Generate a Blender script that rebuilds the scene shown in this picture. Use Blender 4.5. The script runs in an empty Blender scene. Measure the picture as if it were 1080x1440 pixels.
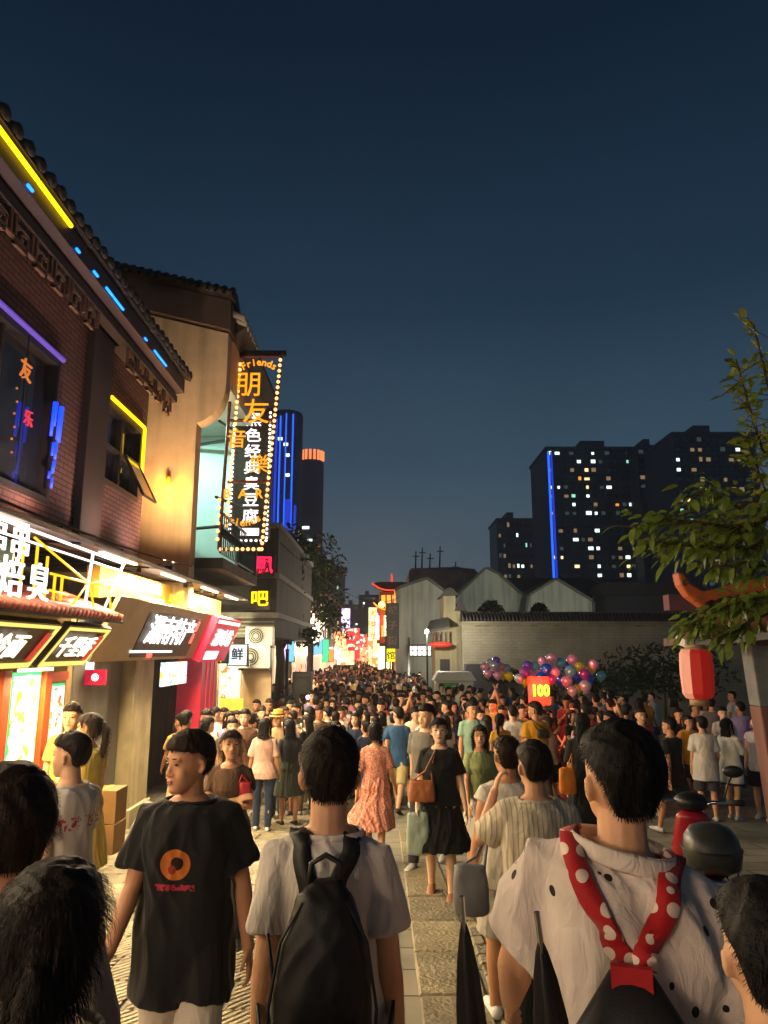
import bpy, bmesh, math, random
import numpy as np
from mathutils import Vector, Matrix, noise, Euler
random.seed(7)
R = math.radians
sc = bpy.context.scene
col = sc.collection

# ------------------------------------------------------------------ camera
F_PX, PITCH, CAM_Z = 1000.0, math.atan(0.195), 2.25
cam_d = bpy.data.cameras.new('camera'); cam = bpy.data.objects.new('camera', cam_d); col.objects.link(cam)
cam_d.sensor_fit = 'VERTICAL'; cam_d.sensor_height = 36.0; cam_d.lens = 36.0 * F_PX / 1440.0
cam_d.clip_start = 0.05; cam_d.clip_end = 3000
cam.location = (0, 0, CAM_Z); cam.rotation_euler = (math.pi / 2 + PITCH, 0, 0)
sc.camera = cam

# ------------------------------------------------------------------ dusk sky, faint last light
world = bpy.data.worlds.new('World'); sc.world = world; world.use_nodes = True
wn, wl = world.node_tree.nodes, world.node_tree.links
wn.clear()
w_out = wn.new('ShaderNodeOutputWorld'); w_bg = wn.new('ShaderNodeBackground')
w_sky = wn.new('ShaderNodeTexSky'); w_sky.sky_type = 'NISHITA'; w_sky.sun_disc = False
w_sky.sun_elevation = R(-3.0); w_sky.sun_rotation = R(200.0); w_sky.altitude = 50
w_sky.air_density = 1.0; w_sky.dust_density = 2.0; w_sky.ozone_density = 4.0
w_bg.inputs['Strength'].default_value = 0.10
# the city's own glow in the air, strongest at the horizon, the same all round
w_tc = wn.new('ShaderNodeTexCoord'); w_sep = wn.new('ShaderNodeSeparateXYZ'); w_ramp = wn.new('ShaderNodeValToRGB'); w_bg2 = wn.new('ShaderNodeBackground'); w_add = wn.new('ShaderNodeAddShader')
wl.new(w_tc.outputs['Generated'], w_sep.inputs[0]); wl.new(w_sep.outputs[2], w_ramp.inputs[0])
_e = w_ramp.color_ramp.elements; _e[0].position = 0.0; _e[0].color = (.095, .116, .130, 1); _e[1].position = 1.0; _e[1].color = (.0020, .0052, .0105, 1)
for _p, _k in ((.10, (.066, .092, .114, 1)), (.25, (.025, .052, .076, 1)), (.45, (.0072, .0210, .0365, 1)), (.70, (.0018, .0074, .0150, 1))):
    _q = _e.new(_p); _q.color = _k
w_bg2.inputs['Strength'].default_value = 1.0
# thin uneven haze
w_no = wn.new('ShaderNodeTexNoise'); w_no.inputs['Scale'].default_value = 1.6; w_no.inputs['Detail'].default_value = 4; wl.new(w_tc.outputs['Generated'], w_no.inputs['Vector'])
w_mr = wn.new('ShaderNodeMapRange'); w_mr.inputs['From Min'].default_value = .3; w_mr.inputs['From Max'].default_value = .7; w_mr.inputs['To Min'].default_value = .84; w_mr.inputs['To Max'].default_value = 1.16; wl.new(w_no.outputs[0], w_mr.inputs[0])
w_sc = wn.new('ShaderNodeVectorMath'); w_sc.operation = 'SCALE'; wl.new(w_ramp.outputs[0], w_sc.inputs[0]); wl.new(w_mr.outputs[0], w_sc.inputs['Scale'])
wl.new(w_sc.outputs[0], w_bg2.inputs['Color']); wl.new(w_sky.outputs[0], w_bg.inputs['Color'])
wl.new(w_bg.outputs[0], w_add.inputs[0]); wl.new(w_bg2.outputs[0], w_add.inputs[1]); wl.new(w_add.outputs[0], w_out.inputs['Surface'])

sc.view_settings.view_transform = 'Standard'; sc.view_settings.look = 'None'
sc.view_settings.gamma = 1.0; sc.view_settings.exposure = 0.5
sc.cycles.use_denoising = True
try: sc.cycles.denoiser = 'OPENIMAGEDENOISE'
except Exception: pass
sc.cycles.max_bounces = 5; sc.cycles.diffuse_bounces = 3; sc.cycles.glossy_bounces = 3
sc.cycles.transmission_bounces = 3; sc.cycles.transparent_max_bounces = 6
sc.cycles.sample_clamp_indirect = 4.0; sc.cycles.caustics_reflective = False; sc.cycles.caustics_refractive = False

# ------------------------------------------------------------------ pixel to place (photo pixels 1080 x 1440)
_c, _s = math.cos(PITCH), math.sin(PITCH)
def ray(px, py):
    u, v = (px - 540) / F_PX, -(py - 720) / F_PX
    return Vector((u, _c - v * _s, _s + v * _c))
def atY(px, py, Y):
    d = ray(px, py); t = Y / d.y
    return Vector((d.x * t, Y, CAM_Z + d.z * t))
def atX(px, py, X):
    d = ray(px, py); t = X / d.x
    return Vector((X, d.y * t, CAM_Z + d.z * t))
def sm(a, b, x):
    t = min(1, max(0, (x - a) / (b - a))); return t * t * (3 - 2 * t)
def gz(x, y):
    """height of the ground: the street falls gently away from the viewer and then runs level"""
    return 0.25 - 0.85 * sm(1.5, 16.0, y)
def lin(h):
    """'#rrggbb' as seen to linear"""
    h = h.lstrip('#'); o = []
    for i in (0, 2, 4):
        c = int(h[i:i+2], 16) / 255
        o.append(c / 12.92 if c <= 0.04045 else ((c + 0.055) / 1.055) ** 2.4)
    return tuple(o) + (1.0,)

# ------------------------------------------------------------------ object helpers
def tag(o, label=None, cat=None, group=None, kind=None):
    if label: o['label'] = label
    if cat: o['category'] = cat
    if group: o['group'] = group
    if kind: o['kind'] = kind
    return o
def link(name, data, parent=None, mat=None, loc=None, rot=None):
    o = bpy.data.objects.new(name, data); col.objects.link(o)
    if parent is not None: o.parent = parent
    if mat is not None and data is not None and hasattr(data, 'materials') and len(data.materials) == 0:
        data.materials.append(mat)
    if loc is not None: o.location = loc
    if rot is not None: o.rotation_euler = rot
    return o
def empty(name, loc=(0, 0, 0), rz=0.0):
    o = bpy.data.objects.new(name, None); col.objects.link(o)
    o.empty_display_size = 0.1; o.location = loc; o.rotation_euler = (0, 0, rz)
    return o
class MB:
    """collects shapes into one mesh"""
    def __init__(s): s.v, s.f, s.m = [], [], []
    def add(s, vs, fs, mi=0):
        k = len(s.v); s.v.extend([tuple(v) for v in vs]); s.f.extend([tuple(i + k for i in f) for f in fs]); s.m.extend([mi] * len(fs)); return s
    def box(s, lo, hi, mi=0, M=None):
        x0, y0, z0 = lo; x1, y1, z1 = hi
        vs = [Vector(p) for p in ((x0,y0,z0),(x1,y0,z0),(x1,y1,z0),(x0,y1,z0),(x0,y0,z1),(x1,y0,z1),(x1,y1,z1),(x0,y1,z1))]
        if M is not None: vs = [M @ v for v in vs]
        return s.add(vs, [(0,3,2,1),(4,5,6,7),(0,1,5,4),(1,2,6,5),(2,3,7,6),(3,0,4,7)], mi)
    def hexa(s, p, mi=0):
        """8 corners: bottom loop then top loop"""
        return s.add(p, [(0,3,2,1),(4,5,6,7),(0,1,5,4),(1,2,6,5),(2,3,7,6),(3,0,4,7)], mi)
    def prism(s, poly, d, mi=0):
        """planar loop of points swept by vector d"""
        n = len(poly); d = Vector(d); P = [Vector(p) for p in poly]
        return s.add(P + [p + d for p in P], [tuple(reversed(range(n))), tuple(range(n, 2 * n))] + [(i, (i + 1) % n, n + (i + 1) % n, n + i) for i in range(n)], mi)
    def tube(s, pts, rad, n=8, mi=0, ref=None, cap=True, closed=False):
        P = [Vector(p) for p in pts]; k = len(P)
        if not isinstance(rad, (list, tuple)): rad = [rad] * k
        vs = []; prev = None
        for i in range(k):
            if closed: t = P[(i + 1) % k] - P[i - 1]
            else: t = P[min(i + 1, k - 1)] - P[max(i - 1, 0)]
            t = t.normalized() if t.length > 1e-9 else Vector((0, 0, 1))
            r0 = prev if prev is not None else (Vector(ref) if ref is not None else (Vector((1, 0, 0)) if abs(t.x) < 0.9 else Vector((0, 1, 0))))
            a = (r0 - t * r0.dot(t))
            a = a.normalized() if a.length > 1e-6 else t.orthogonal().normalized()
            prev = a; b = t.cross(a)
            r = rad[i]; ra, rb = (r if isinstance(r, (list, tuple)) else (r, r))
            for j in range(n):
                an = 2 * math.pi * j / n
                vs.append(P[i] + a * (ra * math.cos(an)) + b * (rb * math.sin(an)))
        fs = []
        for i in range(k if closed else k - 1):
            for j in range(n):
                i2 = (i + 1) % k
                fs.append((i*n+j, i*n+(j+1)%n, i2*n+(j+1)%n, i2*n+j))
        if cap and not closed:
            fs.append(tuple(reversed(range(n)))); fs.append(tuple(range((k-1)*n, k*n)))
        return s.add(vs, fs, mi)
    def capsule(s, pts, rad, n=10, mi=0, ref=None):
        """tube with rounded ends"""
        P = [Vector(p) for p in pts]; rad = list(rad) if isinstance(rad, (list, tuple)) else [rad] * len(P)
        def g(r): return r if isinstance(r, (list, tuple)) else (r, r)
        t0 = (P[0] - P[1]).normalized(); t1 = (P[-1] - P[-2]).normalized()
        r0, r1 = g(rad[0]), g(rad[-1]); m0, m1 = min(r0), min(r1)
        pre = [(P[0] + t0 * m0 * q, (r0[0] * w, r0[1] * w)) for q, w in ((0.97, 0.2), (0.75, 0.66), (0.4, 0.92))]
        post = [(P[-1] + t1 * m1 * q, (r1[0] * w, r1[1] * w)) for q, w in ((0.4, 0.92), (0.75, 0.66), (0.97, 0.2))]
        return s.tube([p for p, _ in pre] + P + [p for p, _ in post], [r for _, r in pre] + rad + [r for _, r in post], n, mi, ref)
    def ell(s, c, r, n=12, m=8, mi=0, M=None):
        c = Vector(c); vs = []; fs = []
        for i in range(1, m):
            ph = math.pi * i / m
            for j in range(n):
                th = 2 * math.pi * j / n
                p = Vector((r[0]*math.sin(ph)*math.cos(th), r[1]*math.sin(ph)*math.sin(th), r[2]*math.cos(ph)))
                vs.append(c + (M @ p if M is not None else p))
        for q in (1, -1):
            p = Vector((0, 0, q * r[2])); vs.append(c + (M @ p if M is not None else p))
        T, B = len(vs) - 2, len(vs) - 1
        for i in range(m - 2):
            for j in range(n):
                fs.append((i*n+j, (i+1)*n+j, (i+1)*n+(j+1)%n, i*n+(j+1)%n))
        for j in range(n):
            fs.append((T, j, (j+1)%n)); fs.append((B, (m-2)*n+(j+1)%n, (m-2)*n+j))
        return s.add(vs, fs, mi)
    def rings(s, R_, n=20, mi=0, off=(0, 0, 0), M=None, sq=2.0):
        """closed loft of horizontal super-ellipses: (z, cx, cy, hx, hy)"""
        vs = []; off = Vector(off)
        for (z, cx, cy, hx, hy) in R_:
            for j in range(n):
                a = 2 * math.pi * j / n; ca, sa = math.cos(a), math.sin(a)
                e = 2.0 / sq
                p = Vector((cx + hx * math.copysign(abs(ca) ** e, ca), cy + hy * math.copysign(abs(sa) ** e, sa), z))
                vs.append((M @ p if M is not None else p) + off)
        fs = [(i*n+j, i*n+(j+1)%n, (i+1)*n+(j+1)%n, (i+1)*n+j) for i in range(len(R_) - 1) for j in range(n)]
        fs.append(tuple(reversed(range(n)))); fs.append(tuple(range((len(R_)-1)*n, len(R_)*n)))
        return s.add(vs, fs, mi)
    def mesh(s, name, smooth=False, mats=None):
        me = bpy.data.meshes.new(name); me.from_pydata(s.v, [], s.f)
        if smooth: me.polygons.foreach_set('use_smooth', [True] * len(me.polygons))
        if mats:
            for m in mats: me.materials.append(m)
            me.polygons.foreach_set('material_index', s.m)
        me.update(); return me
    def build(s, name, mat, parent=None, smooth=False, loc=None, rot=None, bevel=0):
        mats = mat if isinstance(mat, (list, tuple)) else [mat]
        o = link(name, s.mesh(name, smooth, mats), parent, None, loc, rot)
        if bevel:
            b = o.modifiers.new('edge', 'BEVEL'); b.width = bevel; b.segments = 2; b.limit_method = 'ANGLE'
        return o

# ------------------------------------------------------------------ materials
M = {}
def nt(name):
    m = bpy.data.materials.new(name); m.use_nodes = True; t = m.node_tree; t.nodes.clear()
    o = t.nodes.new('ShaderNodeOutputMaterial'); b = t.nodes.new('ShaderNodeBsdfPrincipled')
    t.links.new(b.outputs[0], o.inputs[0]); M[name] = m
    return m, t, b
def nd(t, typ, **k):
    n = t.nodes.new(typ)
    for a, v in k.items():
        if a.startswith('i_'): n.inputs[int(a[2:])].default_value = v
        else: setattr(n, a, v)
    return n
def plain(name, c, rough=0.6, metal=0.0, var=0.25, scale=6.0, bump=0.0, bscale=60.0, emis=None, spec=0.5, coord='Object', stretch=(1, 1, 1), streak=0.0):
    """one colour, broken up by two sizes of noise, with fine relief"""
    m, t, b = nt(name); L = t.links.new
    c = lin(c) if isinstance(c, str) else tuple(c) + ((1.0,) if len(c) == 3 else ())
    tc = nd(t, 'ShaderNodeTexCoord'); mp = nd(t, 'ShaderNodeMapping'); mp.inputs['Scale'].default_value = stretch
    L(tc.outputs[coord], mp.inputs[0])
    n = nd(t, 'ShaderNodeTexNoise'); n.inputs['Scale'].default_value = scale; n.inputs['Detail'].default_value = 5; L(mp.outputs[0], n.inputs['Vector'])
    r = nd(t, 'ShaderNodeMapRange'); r.inputs['From Min'].default_value = 0.3; r.inputs['From Max'].default_value = 0.7
    r.inputs['To Min'].default_value = 1 - var; r.inputs['To Max'].default_value = 1 + var; L(n.outputs[0], r.inputs[0])
    mx = nd(t, 'ShaderNodeVectorMath', operation='SCALE'); mx.inputs[0].default_value = c[:3]; L(r.outputs[0], mx.inputs['Scale'])
    src = mx.outputs[0]
    if streak:   # rain marks and soot running down a wall
        m2 = nd(t, 'ShaderNodeMapping'); m2.inputs['Scale'].default_value = (1, 1, .07); L(tc.outputs[coord], m2.inputs[0])
        n3 = nd(t, 'ShaderNodeTexNoise'); n3.inputs['Scale'].default_value = 3.2; n3.inputs['Detail'].default_value = 6; L(m2.outputs[0], n3.inputs['Vector'])
        r3 = nd(t, 'ShaderNodeMapRange'); r3.inputs['From Min'].default_value = .42; r3.inputs['From Max'].default_value = .68; r3.inputs['To Min'].default_value = 1.0; r3.inputs['To Max'].default_value = 1 - streak; L(n3.outputs[0], r3.inputs[0])
        s2 = nd(t, 'ShaderNodeVectorMath', operation='SCALE'); L(src, s2.inputs[0]); L(r3.outputs[0], s2.inputs['Scale']); src = s2.outputs[0]
    L(src, b.inputs['Base Color'])
    r2 = nd(t, 'ShaderNodeMapRange'); r2.inputs['To Min'].default_value = max(0.02, rough - 0.12); r2.inputs['To Max'].default_value = min(1, rough + 0.12); L(n.outputs[0], r2.inputs[0])
    L(r2.outputs[0], b.inputs['Roughness'])
    b.inputs['Metallic'].default_value = metal; b.inputs['Specular IOR Level'].default_value = spec
    if bump:
        n2 = nd(t, 'ShaderNodeTexNoise'); n2.inputs['Scale'].default_value = bscale; n2.inputs['Detail'].default_value = 4; L(mp.outputs[0], n2.inputs['Vector'])
        bp = nd(t, 'ShaderNodeBump'); bp.inputs['Strength'].default_value = bump; bp.inputs['Distance'].default_value = 0.02
        L(n2.outputs[0], bp.inputs['Height']); L(bp.outputs[0], b.inputs['Normal'])
    if emis:
        b.inputs['Emission Color'].default_value = lin(emis[0]) if isinstance(emis[0], str) else tuple(emis[0]) + (1,)
        b.inputs['Emission Strength'].default_value = emis[1]
    return m
def glow(name, c, strength, base='#303030'):
    m, t, b = nt(name)
    b.inputs['Base Color'].default_value = lin(base); b.inputs['Roughness'].default_value = 0.5
    b.inputs['Emission Color'].default_value = lin(c) if isinstance(c, str) else tuple(c) + (1,)
    b.inputs['Emission Strength'].default_value = strength
    return m
def objcol(name, rough=0.85, bump=0.25, bscale=350.0, var=0.12, sheen=0.15, pattern=None, spec=0.25, crease=0.0):
    """cloth, skin, paint: the colour of the thing itself, given on the object"""
    m, t, b = nt(name); L = t.links.new
    oi = nd(t, 'ShaderNodeObjectInfo'); tc = nd(t, 'ShaderNodeTexCoord')
    n = nd(t, 'ShaderNodeTexNoise'); n.inputs['Scale'].default_value = 9; n.inputs['Detail'].default_value = 4; L(tc.outputs['Object'], n.inputs['Vector'])
    r = nd(t, 'ShaderNodeMapRange'); r.inputs['From Min'].default_value = 0.3; r.inputs['From Max'].default_value = 0.7
    r.inputs['To Min'].default_value = 1 - var; r.inputs['To Max'].default_value = 1 + var; L(n.outputs[0], r.inputs[0])
    src = oi.outputs['Color']
    if pattern: src = pattern(t, tc, src)
    mx = nd(t, 'ShaderNodeVectorMath', operation='SCALE'); L(src, mx.inputs[0]); L(r.outputs[0], mx.inputs['Scale'])
    L(mx.outputs[0], b.inputs['Base Color']); b.inputs['Roughness'].default_value = rough
    b.inputs['Specular IOR Level'].default_value = spec
    if sheen: b.inputs['Sheen Weight'].default_value = sheen
    if bump:
        n2 = nd(t, 'ShaderNodeTexNoise'); n2.inputs['Scale'].default_value = bscale; L(tc.outputs['Object'], n2.inputs['Vector'])
        bp = nd(t, 'ShaderNodeBump'); bp.inputs['Strength'].default_value = bump; bp.inputs['Distance'].default_value = 0.004
        L(n2.outputs[0], bp.inputs['Height']); L(bp.outputs[0], b.inputs['Normal'])
        if crease:   # soft pulled folds in worn cloth
            mp = nd(t, 'ShaderNodeMapping'); mp.inputs['Scale'].default_value = (1.5, 1.5, .55); mp.inputs['Rotation'].default_value = (.3, .5, 0); L(tc.outputs['Object'], mp.inputs[0])
            n3 = nd(t, 'ShaderNodeTexNoise'); n3.inputs['Scale'].default_value = 11; n3.inputs['Detail'].default_value = 3; n3.inputs['Distortion'].default_value = 1.2; L(mp.outputs[0], n3.inputs['Vector'])
            m3 = nd(t, 'ShaderNodeMath', operation='ABSOLUTE'); s3 = nd(t, 'ShaderNodeMath', operation='SUBTRACT'); s3.inputs[1].default_value = .5; L(n3.outputs[0], s3.inputs[0]); L(s3.outputs[0], m3.inputs[0])
            b3 = nd(t, 'ShaderNodeBump'); b3.inputs['Strength'].default_value = crease; b3.inputs['Distance'].default_value = .06; L(m3.outputs[0], b3.inputs['Height']); L(bp.outputs[0], b3.inputs['Normal']); L(b3.outputs[0], b.inputs['Normal'])
    return m
def mixc(t, fac, a, bcol):
    mx = nd(t, 'ShaderNodeMix', data_type='RGBA'); t.links.new(fac, mx.inputs[0])
    if isinstance(a, tuple): mx.inputs[6].default_value = a
    else: t.links.new(a, mx.inputs[6])
    if isinstance(bcol, tuple): mx.inputs[7].default_value = bcol
    else: t.links.new(bcol, mx.inputs[7])
    return mx.outputs[2]
# ------------------------------------------------------------------ people
objcol('skin', rough=0.55, bump=0.22, bscale=240, var=0.10, sheen=0, spec=0.4)
M['skin'].node_tree.nodes['Principled BSDF'].inputs['Subsurface Weight'].default_value = .12; M['skin'].node_tree.nodes['Principled BSDF'].inputs['Subsurface Radius'].default_value = (.012, .005, .003); M['skin'].node_tree.nodes['Principled BSDF'].inputs['Subsurface Scale'].default_value = 1.0
objcol('cloth', rough=0.9, crease=.28)
objcol('shoe', rough=0.6, bump=0.1, bscale=90, sheen=0)
plain('eye', '#14100e', 0.15, var=0.0); plain('lips', '#a4685a', 0.4, var=0.1, scale=40); plain('brow', '#15100d', 0.8, var=0.1)
def pat_marks(t, tc, src):
    v = nd(t, 'ShaderNodeTexVoronoi'); v.inputs['Scale'].default_value = 14; v.inputs['Randomness'].default_value = 0.85; t.links.new(tc.outputs['Object'], v.inputs['Vector'])
    c = nd(t, 'ShaderNodeMath', operation='LESS_THAN'); c.inputs[1].default_value = 0.17; t.links.new(v.outputs['Distance'], c.inputs[0])
    return mixc(t, c.outputs[0], src, lin('#17120f'))
def pat_stripe(t, tc, src):
    w = nd(t, 'ShaderNodeTexWave', wave_type='BANDS', bands_direction='X'); w.inputs['Scale'].default_value = 13; w.inputs['Distortion'].default_value = 1.2; w.inputs['Detail'].default_value = 1
    t.links.new(tc.outputs['Object'], w.inputs['Vector'])
    r = nd(t, 'ShaderNodeMapRange'); r.inputs['From Min'].default_value = 0.0; r.inputs['From Max'].default_value = 0.35; t.links.new(w.outputs['Fac'], r.inputs[0])
    return mixc(t, r.outputs[0], lin('#a1957e'), src)
def pat_floral(t, tc, src):
    v = nd(t, 'ShaderNodeTexVoronoi'); v.inputs['Scale'].default_value = 42; t.links.new(tc.outputs['Object'], v.inputs['Vector'])
    c = nd(t, 'ShaderNodeMath', operation='LESS_THAN'); c.inputs[1].default_value = 0.36; t.links.new(v.outputs['Distance'], c.inputs[0])
    a = mixc(t, c.outputs[0], src, lin('#d8b0a0'))
    v2 = nd(t, 'ShaderNodeTexVoronoi'); v2.inputs['Scale'].default_value = 30; t.links.new(tc.outputs['Object'], v2.inputs['Vector'])
    c2 = nd(t, 'ShaderNodeMath', operation='LESS_THAN'); c2.inputs[1].default_value = 0.22; t.links.new(v2.outputs['Distance'], c2.inputs[0])
    return mixc(t, c2.outputs[0], a, lin('#7b3a34'))
objcol('cloth_marks', rough=0.85, pattern=pat_marks, crease=.28); objcol('cloth_stripe', rough=0.9, pattern=pat_stripe, crease=.28); objcol('cloth_floral', rough=0.85, pattern=pat_floral)
def hair_mat():
    m, t, b = nt('hair'); L = t.links.new
    oi = nd(t, 'ShaderNodeObjectInfo'); tc = nd(t, 'ShaderNodeTexCoord')
    mp = nd(t, 'ShaderNodeMapping'); mp.inputs['Scale'].default_value = (1, 1, 0.12); L(tc.outputs['Object'], mp.inputs[0])
    n = nd(t, 'ShaderNodeTexNoise'); n.inputs['Scale'].default_value = 170; n.inputs['Detail'].default_value = 3; L(mp.outputs[0], n.inputs['Vector'])
    r = nd(t, 'ShaderNodeMapRange'); r.inputs['To Min'].default_value = 0.45; r.inputs['To Max'].default_value = 1.7; L(n.outputs[0], r.inputs[0])
    mx = nd(t, 'ShaderNodeVectorMath', operation='SCALE'); L(oi.outputs['Color'], mx.inputs[0]); L(r.outputs[0], mx.inputs['Scale'])
    L(mx.outputs[0], b.inputs['Base Color']); b.inputs['Roughness'].default_value = 0.62; b.inputs['Specular IOR Level'].default_value = 0.22
    bp = nd(t, 'ShaderNodeBump'); bp.inputs['Strength'].default_value = 0.45; bp.inputs['Distance'].default_value = 0.006
    L(n.outputs[0], bp.inputs['Height']); L(bp.outputs[0], b.inputs['Normal'])
hair_mat()

def tmp_scene():
    return bpy.data.scenes.get('workbench') or bpy.data.scenes.new('workbench')
def remesh(mb, name, voxel, smooth=4, wrinkle=0.0, wscale=(7, 7, 2.6), seed=0):
    """many overlapping solids become one continuous skin"""
    me = mb.mesh(name + '_raw'); o = bpy.data.objects.new('tmp', me); ts = tmp_scene(); ts.collection.objects.link(o)
    r = o.modifiers.new('r', 'REMESH'); r.mode = 'VOXEL'; r.voxel_size = voxel; r.use_smooth_shade = True
    s = o.modifiers.new('s', 'SMOOTH'); s.factor = 0.5; s.iterations = smooth
    ts.view_layers[0].update(); dg = ts.view_layers[0].depsgraph
    out = bpy.data.meshes.new_from_object(o.evaluated_get(dg)); out.name = name
    bpy.data.objects.remove(o); bpy.data.meshes.remove(me)
    out.polygons.foreach_set('use_smooth', [True] * len(out.polygons))
    if wrinkle:
        n = len(out.vertices); co = np.empty(n * 3, np.float32); no = np.empty(n * 3, np.float32)
        out.vertices.foreach_get('co', co); out.vertices.foreach_get('normal', no)
        co = co.reshape(-1, 3); no = no.reshape(-1, 3)
        sx, sy, sz = wscale; q = seed * 3.7; x, y, z = co[:, 0], co[:, 1], co[:, 2]
        # folds: warped waves, several sizes, so that none repeats
        a = np.sin(x * sx * 2.1 + z * 4.0 + q + 1.7 * np.sin(y * sy * 1.3 + z * sz * 1.9 + q * 2)) * np.sin(y * sy * 1.9 - z * 2.6 + q * .7 + 1.5 * np.sin(x * sx * 1.1 - z * sz * 1.4))
        b = np.sin(x * sx * 4.7 - z * sz * 3.1 + q + 2.1 * np.sin(y * sy * 2.9 + z * sz * 2.2)) * np.sin(y * sy * 4.1 + x * sx * 1.7 + z * sz * 2.3 - q + 1.6 * np.sin(x * sx * 2.3 + z * 5))
        h = ((1 - 1.7 * np.abs(a)) * .75 + (1 - 1.7 * np.abs(b)) * .40 - .5).astype(np.float32)
        co += no * (h * wrinkle)[:, None]
        out.vertices.foreach_set('co', co.ravel()); out.update()
    return out

def rot_to(vec, ang, ax):
    return Matrix.Rotation(R(ang), 3, ax) @ Vector(vec)

class Fig:
    """joints of a figure 1.70 m tall, facing +Y, right hand at +X"""
    def __init__(s, sex='m', arms=((8, 8, 12), (8, 8, 12)), legs=((8, 4), (-8, 10)), lean=0, head=(0, 0), build=1.0, tilt=0.0):
        s.tilt = tilt; s.sex, s.head, s.build, s.lean = sex, head, build, lean
        w = 0.150 if sex == 'm' else 0.138
        s.sh, s.el, s.wr, s.hd, s.fw = [], [], [], [], []
        for k, sx in ((0, -1), (1, 1)):
            a = arms[k]; swing, abd, elb = a[:3]; tw = a[3] if len(a) > 3 else 12
            S = Vector((sx * w * build, -0.008, 1.362))
            d = rot_to(rot_to((0, 0, -1), swing, 'X'), -sx * abd, 'Y')
            E = S + d * 0.285
            # the forearm bends forward in the plane of the arm, turned inwards by tw
            side = Vector((sx, 0, 0)); fwd = side.cross(d) * sx
            if fwd.length < 0.1: fwd = Vector((0, 1, 0))
            fwd.normalize(); fwd = (fwd * math.cos(R(tw)) + Vector((-sx, 0, 0)) * math.sin(R(tw))).normalized()
            f = (d * math.cos(R(elb)) + fwd * math.sin(R(elb))).normalized()
            W = E + f * 0.245
            s.sh.append(S); s.el.append(E); s.wr.append(W); s.hd.append(f); s.fw.append(fwd)
        s.hip, s.kn, s.an, s.toe = [], [], [], []
        for k, sx in ((0, -1), (1, 1)):
            fl, kb = legs[k]
            Hp = Vector((sx * 0.088 * build, 0, 0.90)); d = rot_to((0, 0, -1), fl, 'X'); d = rot_to(d, -sx * 1.5, 'Y')
            K = Hp + d * 0.425; e = rot_to((0, 0, -1), fl - kb, 'X'); A = K + e * 0.405
            s.hip.append(Hp); s.kn.append(K); s.an.append(A)
            s.toe.append(rot_to((0, 1, 0), max(-35, min(20, (fl - kb) * 0.6)), 'X'))
        zmin = min(a.z for a in s.an); s.drop = zmin - 0.075
        hz = R(head[0]); s.HM = Matrix.Translation((0, 0.012, 1.475)) @ Matrix.Rotation(hz, 4, 'Z') @ Matrix.Rotation(R(head[1]), 4, 'X') @ Matrix.Scale(1.05, 4)
    def lower(s, me):
        """stand the figure on the ground; lean about the hips"""
        if s.tilt:   # one shoulder carried lower
            for v in me.vertices:
                x, z = v.co.x, v.co.z
                if z < 1.56: v.co.z -= s.tilt * x * max(sm(.95, 1.3, z), sm(.17, .23, abs(x)) if z > .45 else 0) * (1 - sm(1.44, 1.54, z))
        T = Matrix.Translation((0, 0, -s.drop))
        me.transform(T)
        if s.lean:
            n = len(me.vertices)
            for v in me.vertices:
                z = v.co.z
                if z > 0.85: v.co.y += (z - 0.85) * math.tan(R(s.lean))
        return me
def torso_rings(f, g=0.0, z0=0.80, z1=1.46, neck=0.066):
    b = f.build
    if f.sex == 'm':
        T = [(0.80,.120,.085,0),(0.86,.158,.112,-.005),(0.93,.168,.118,-.008),(1.04,.148,.108,.0),(1.16,.152,.113,.004),(1.27,.160,.120,.004),(1.34,.156,.110,-.004),(1.395,.128,.090,-.008),(1.43,.092,.072,-.008),(1.45,neck,.062,-.006)]
    else:
        T = [(0.80,.122,.088,0),(0.86,.160,.115,-.006),(0.92,.170,.120,-.010),(1.05,.132,.096,.0),(1.16,.135,.105,.008),(1.24,.146,.124,.018),(1.32,.146,.106,.004),(1.375,.122,.085,-.004),(1.415,.085,.066,-.006),(1.445,neck,.056,-.004)]
    out = []
    for z, hx, hy, cy in T:
        if z < z0 - 1e-6 or z > z1 + 1e-6: continue
        bb = 1 + (b - 1) * (1 if z < 1.42 else 0.3)
        q = g if z < 1.40 else g * 0.45
        out.append((z, 0, cy, hx * bb + q, hy * (1 + (b - 1) * 1.3) + q))
    return out
HEADR = [(-.03,.018,.080,.045),(.04,.036,.090,.012),(.14,.050,.094,-.018),(.26,.060,.093,-.048),(.38,.066,.089,-.072),(.50,.071,.088,-.088),(.62,.075,.090,-.096),(.75,.073,.083,-.093),(.87,.060,.060,-.078),(.95,.040,.032,-.052),(1.0,.014,.002,-.022)]
HH = 0.228
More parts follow.
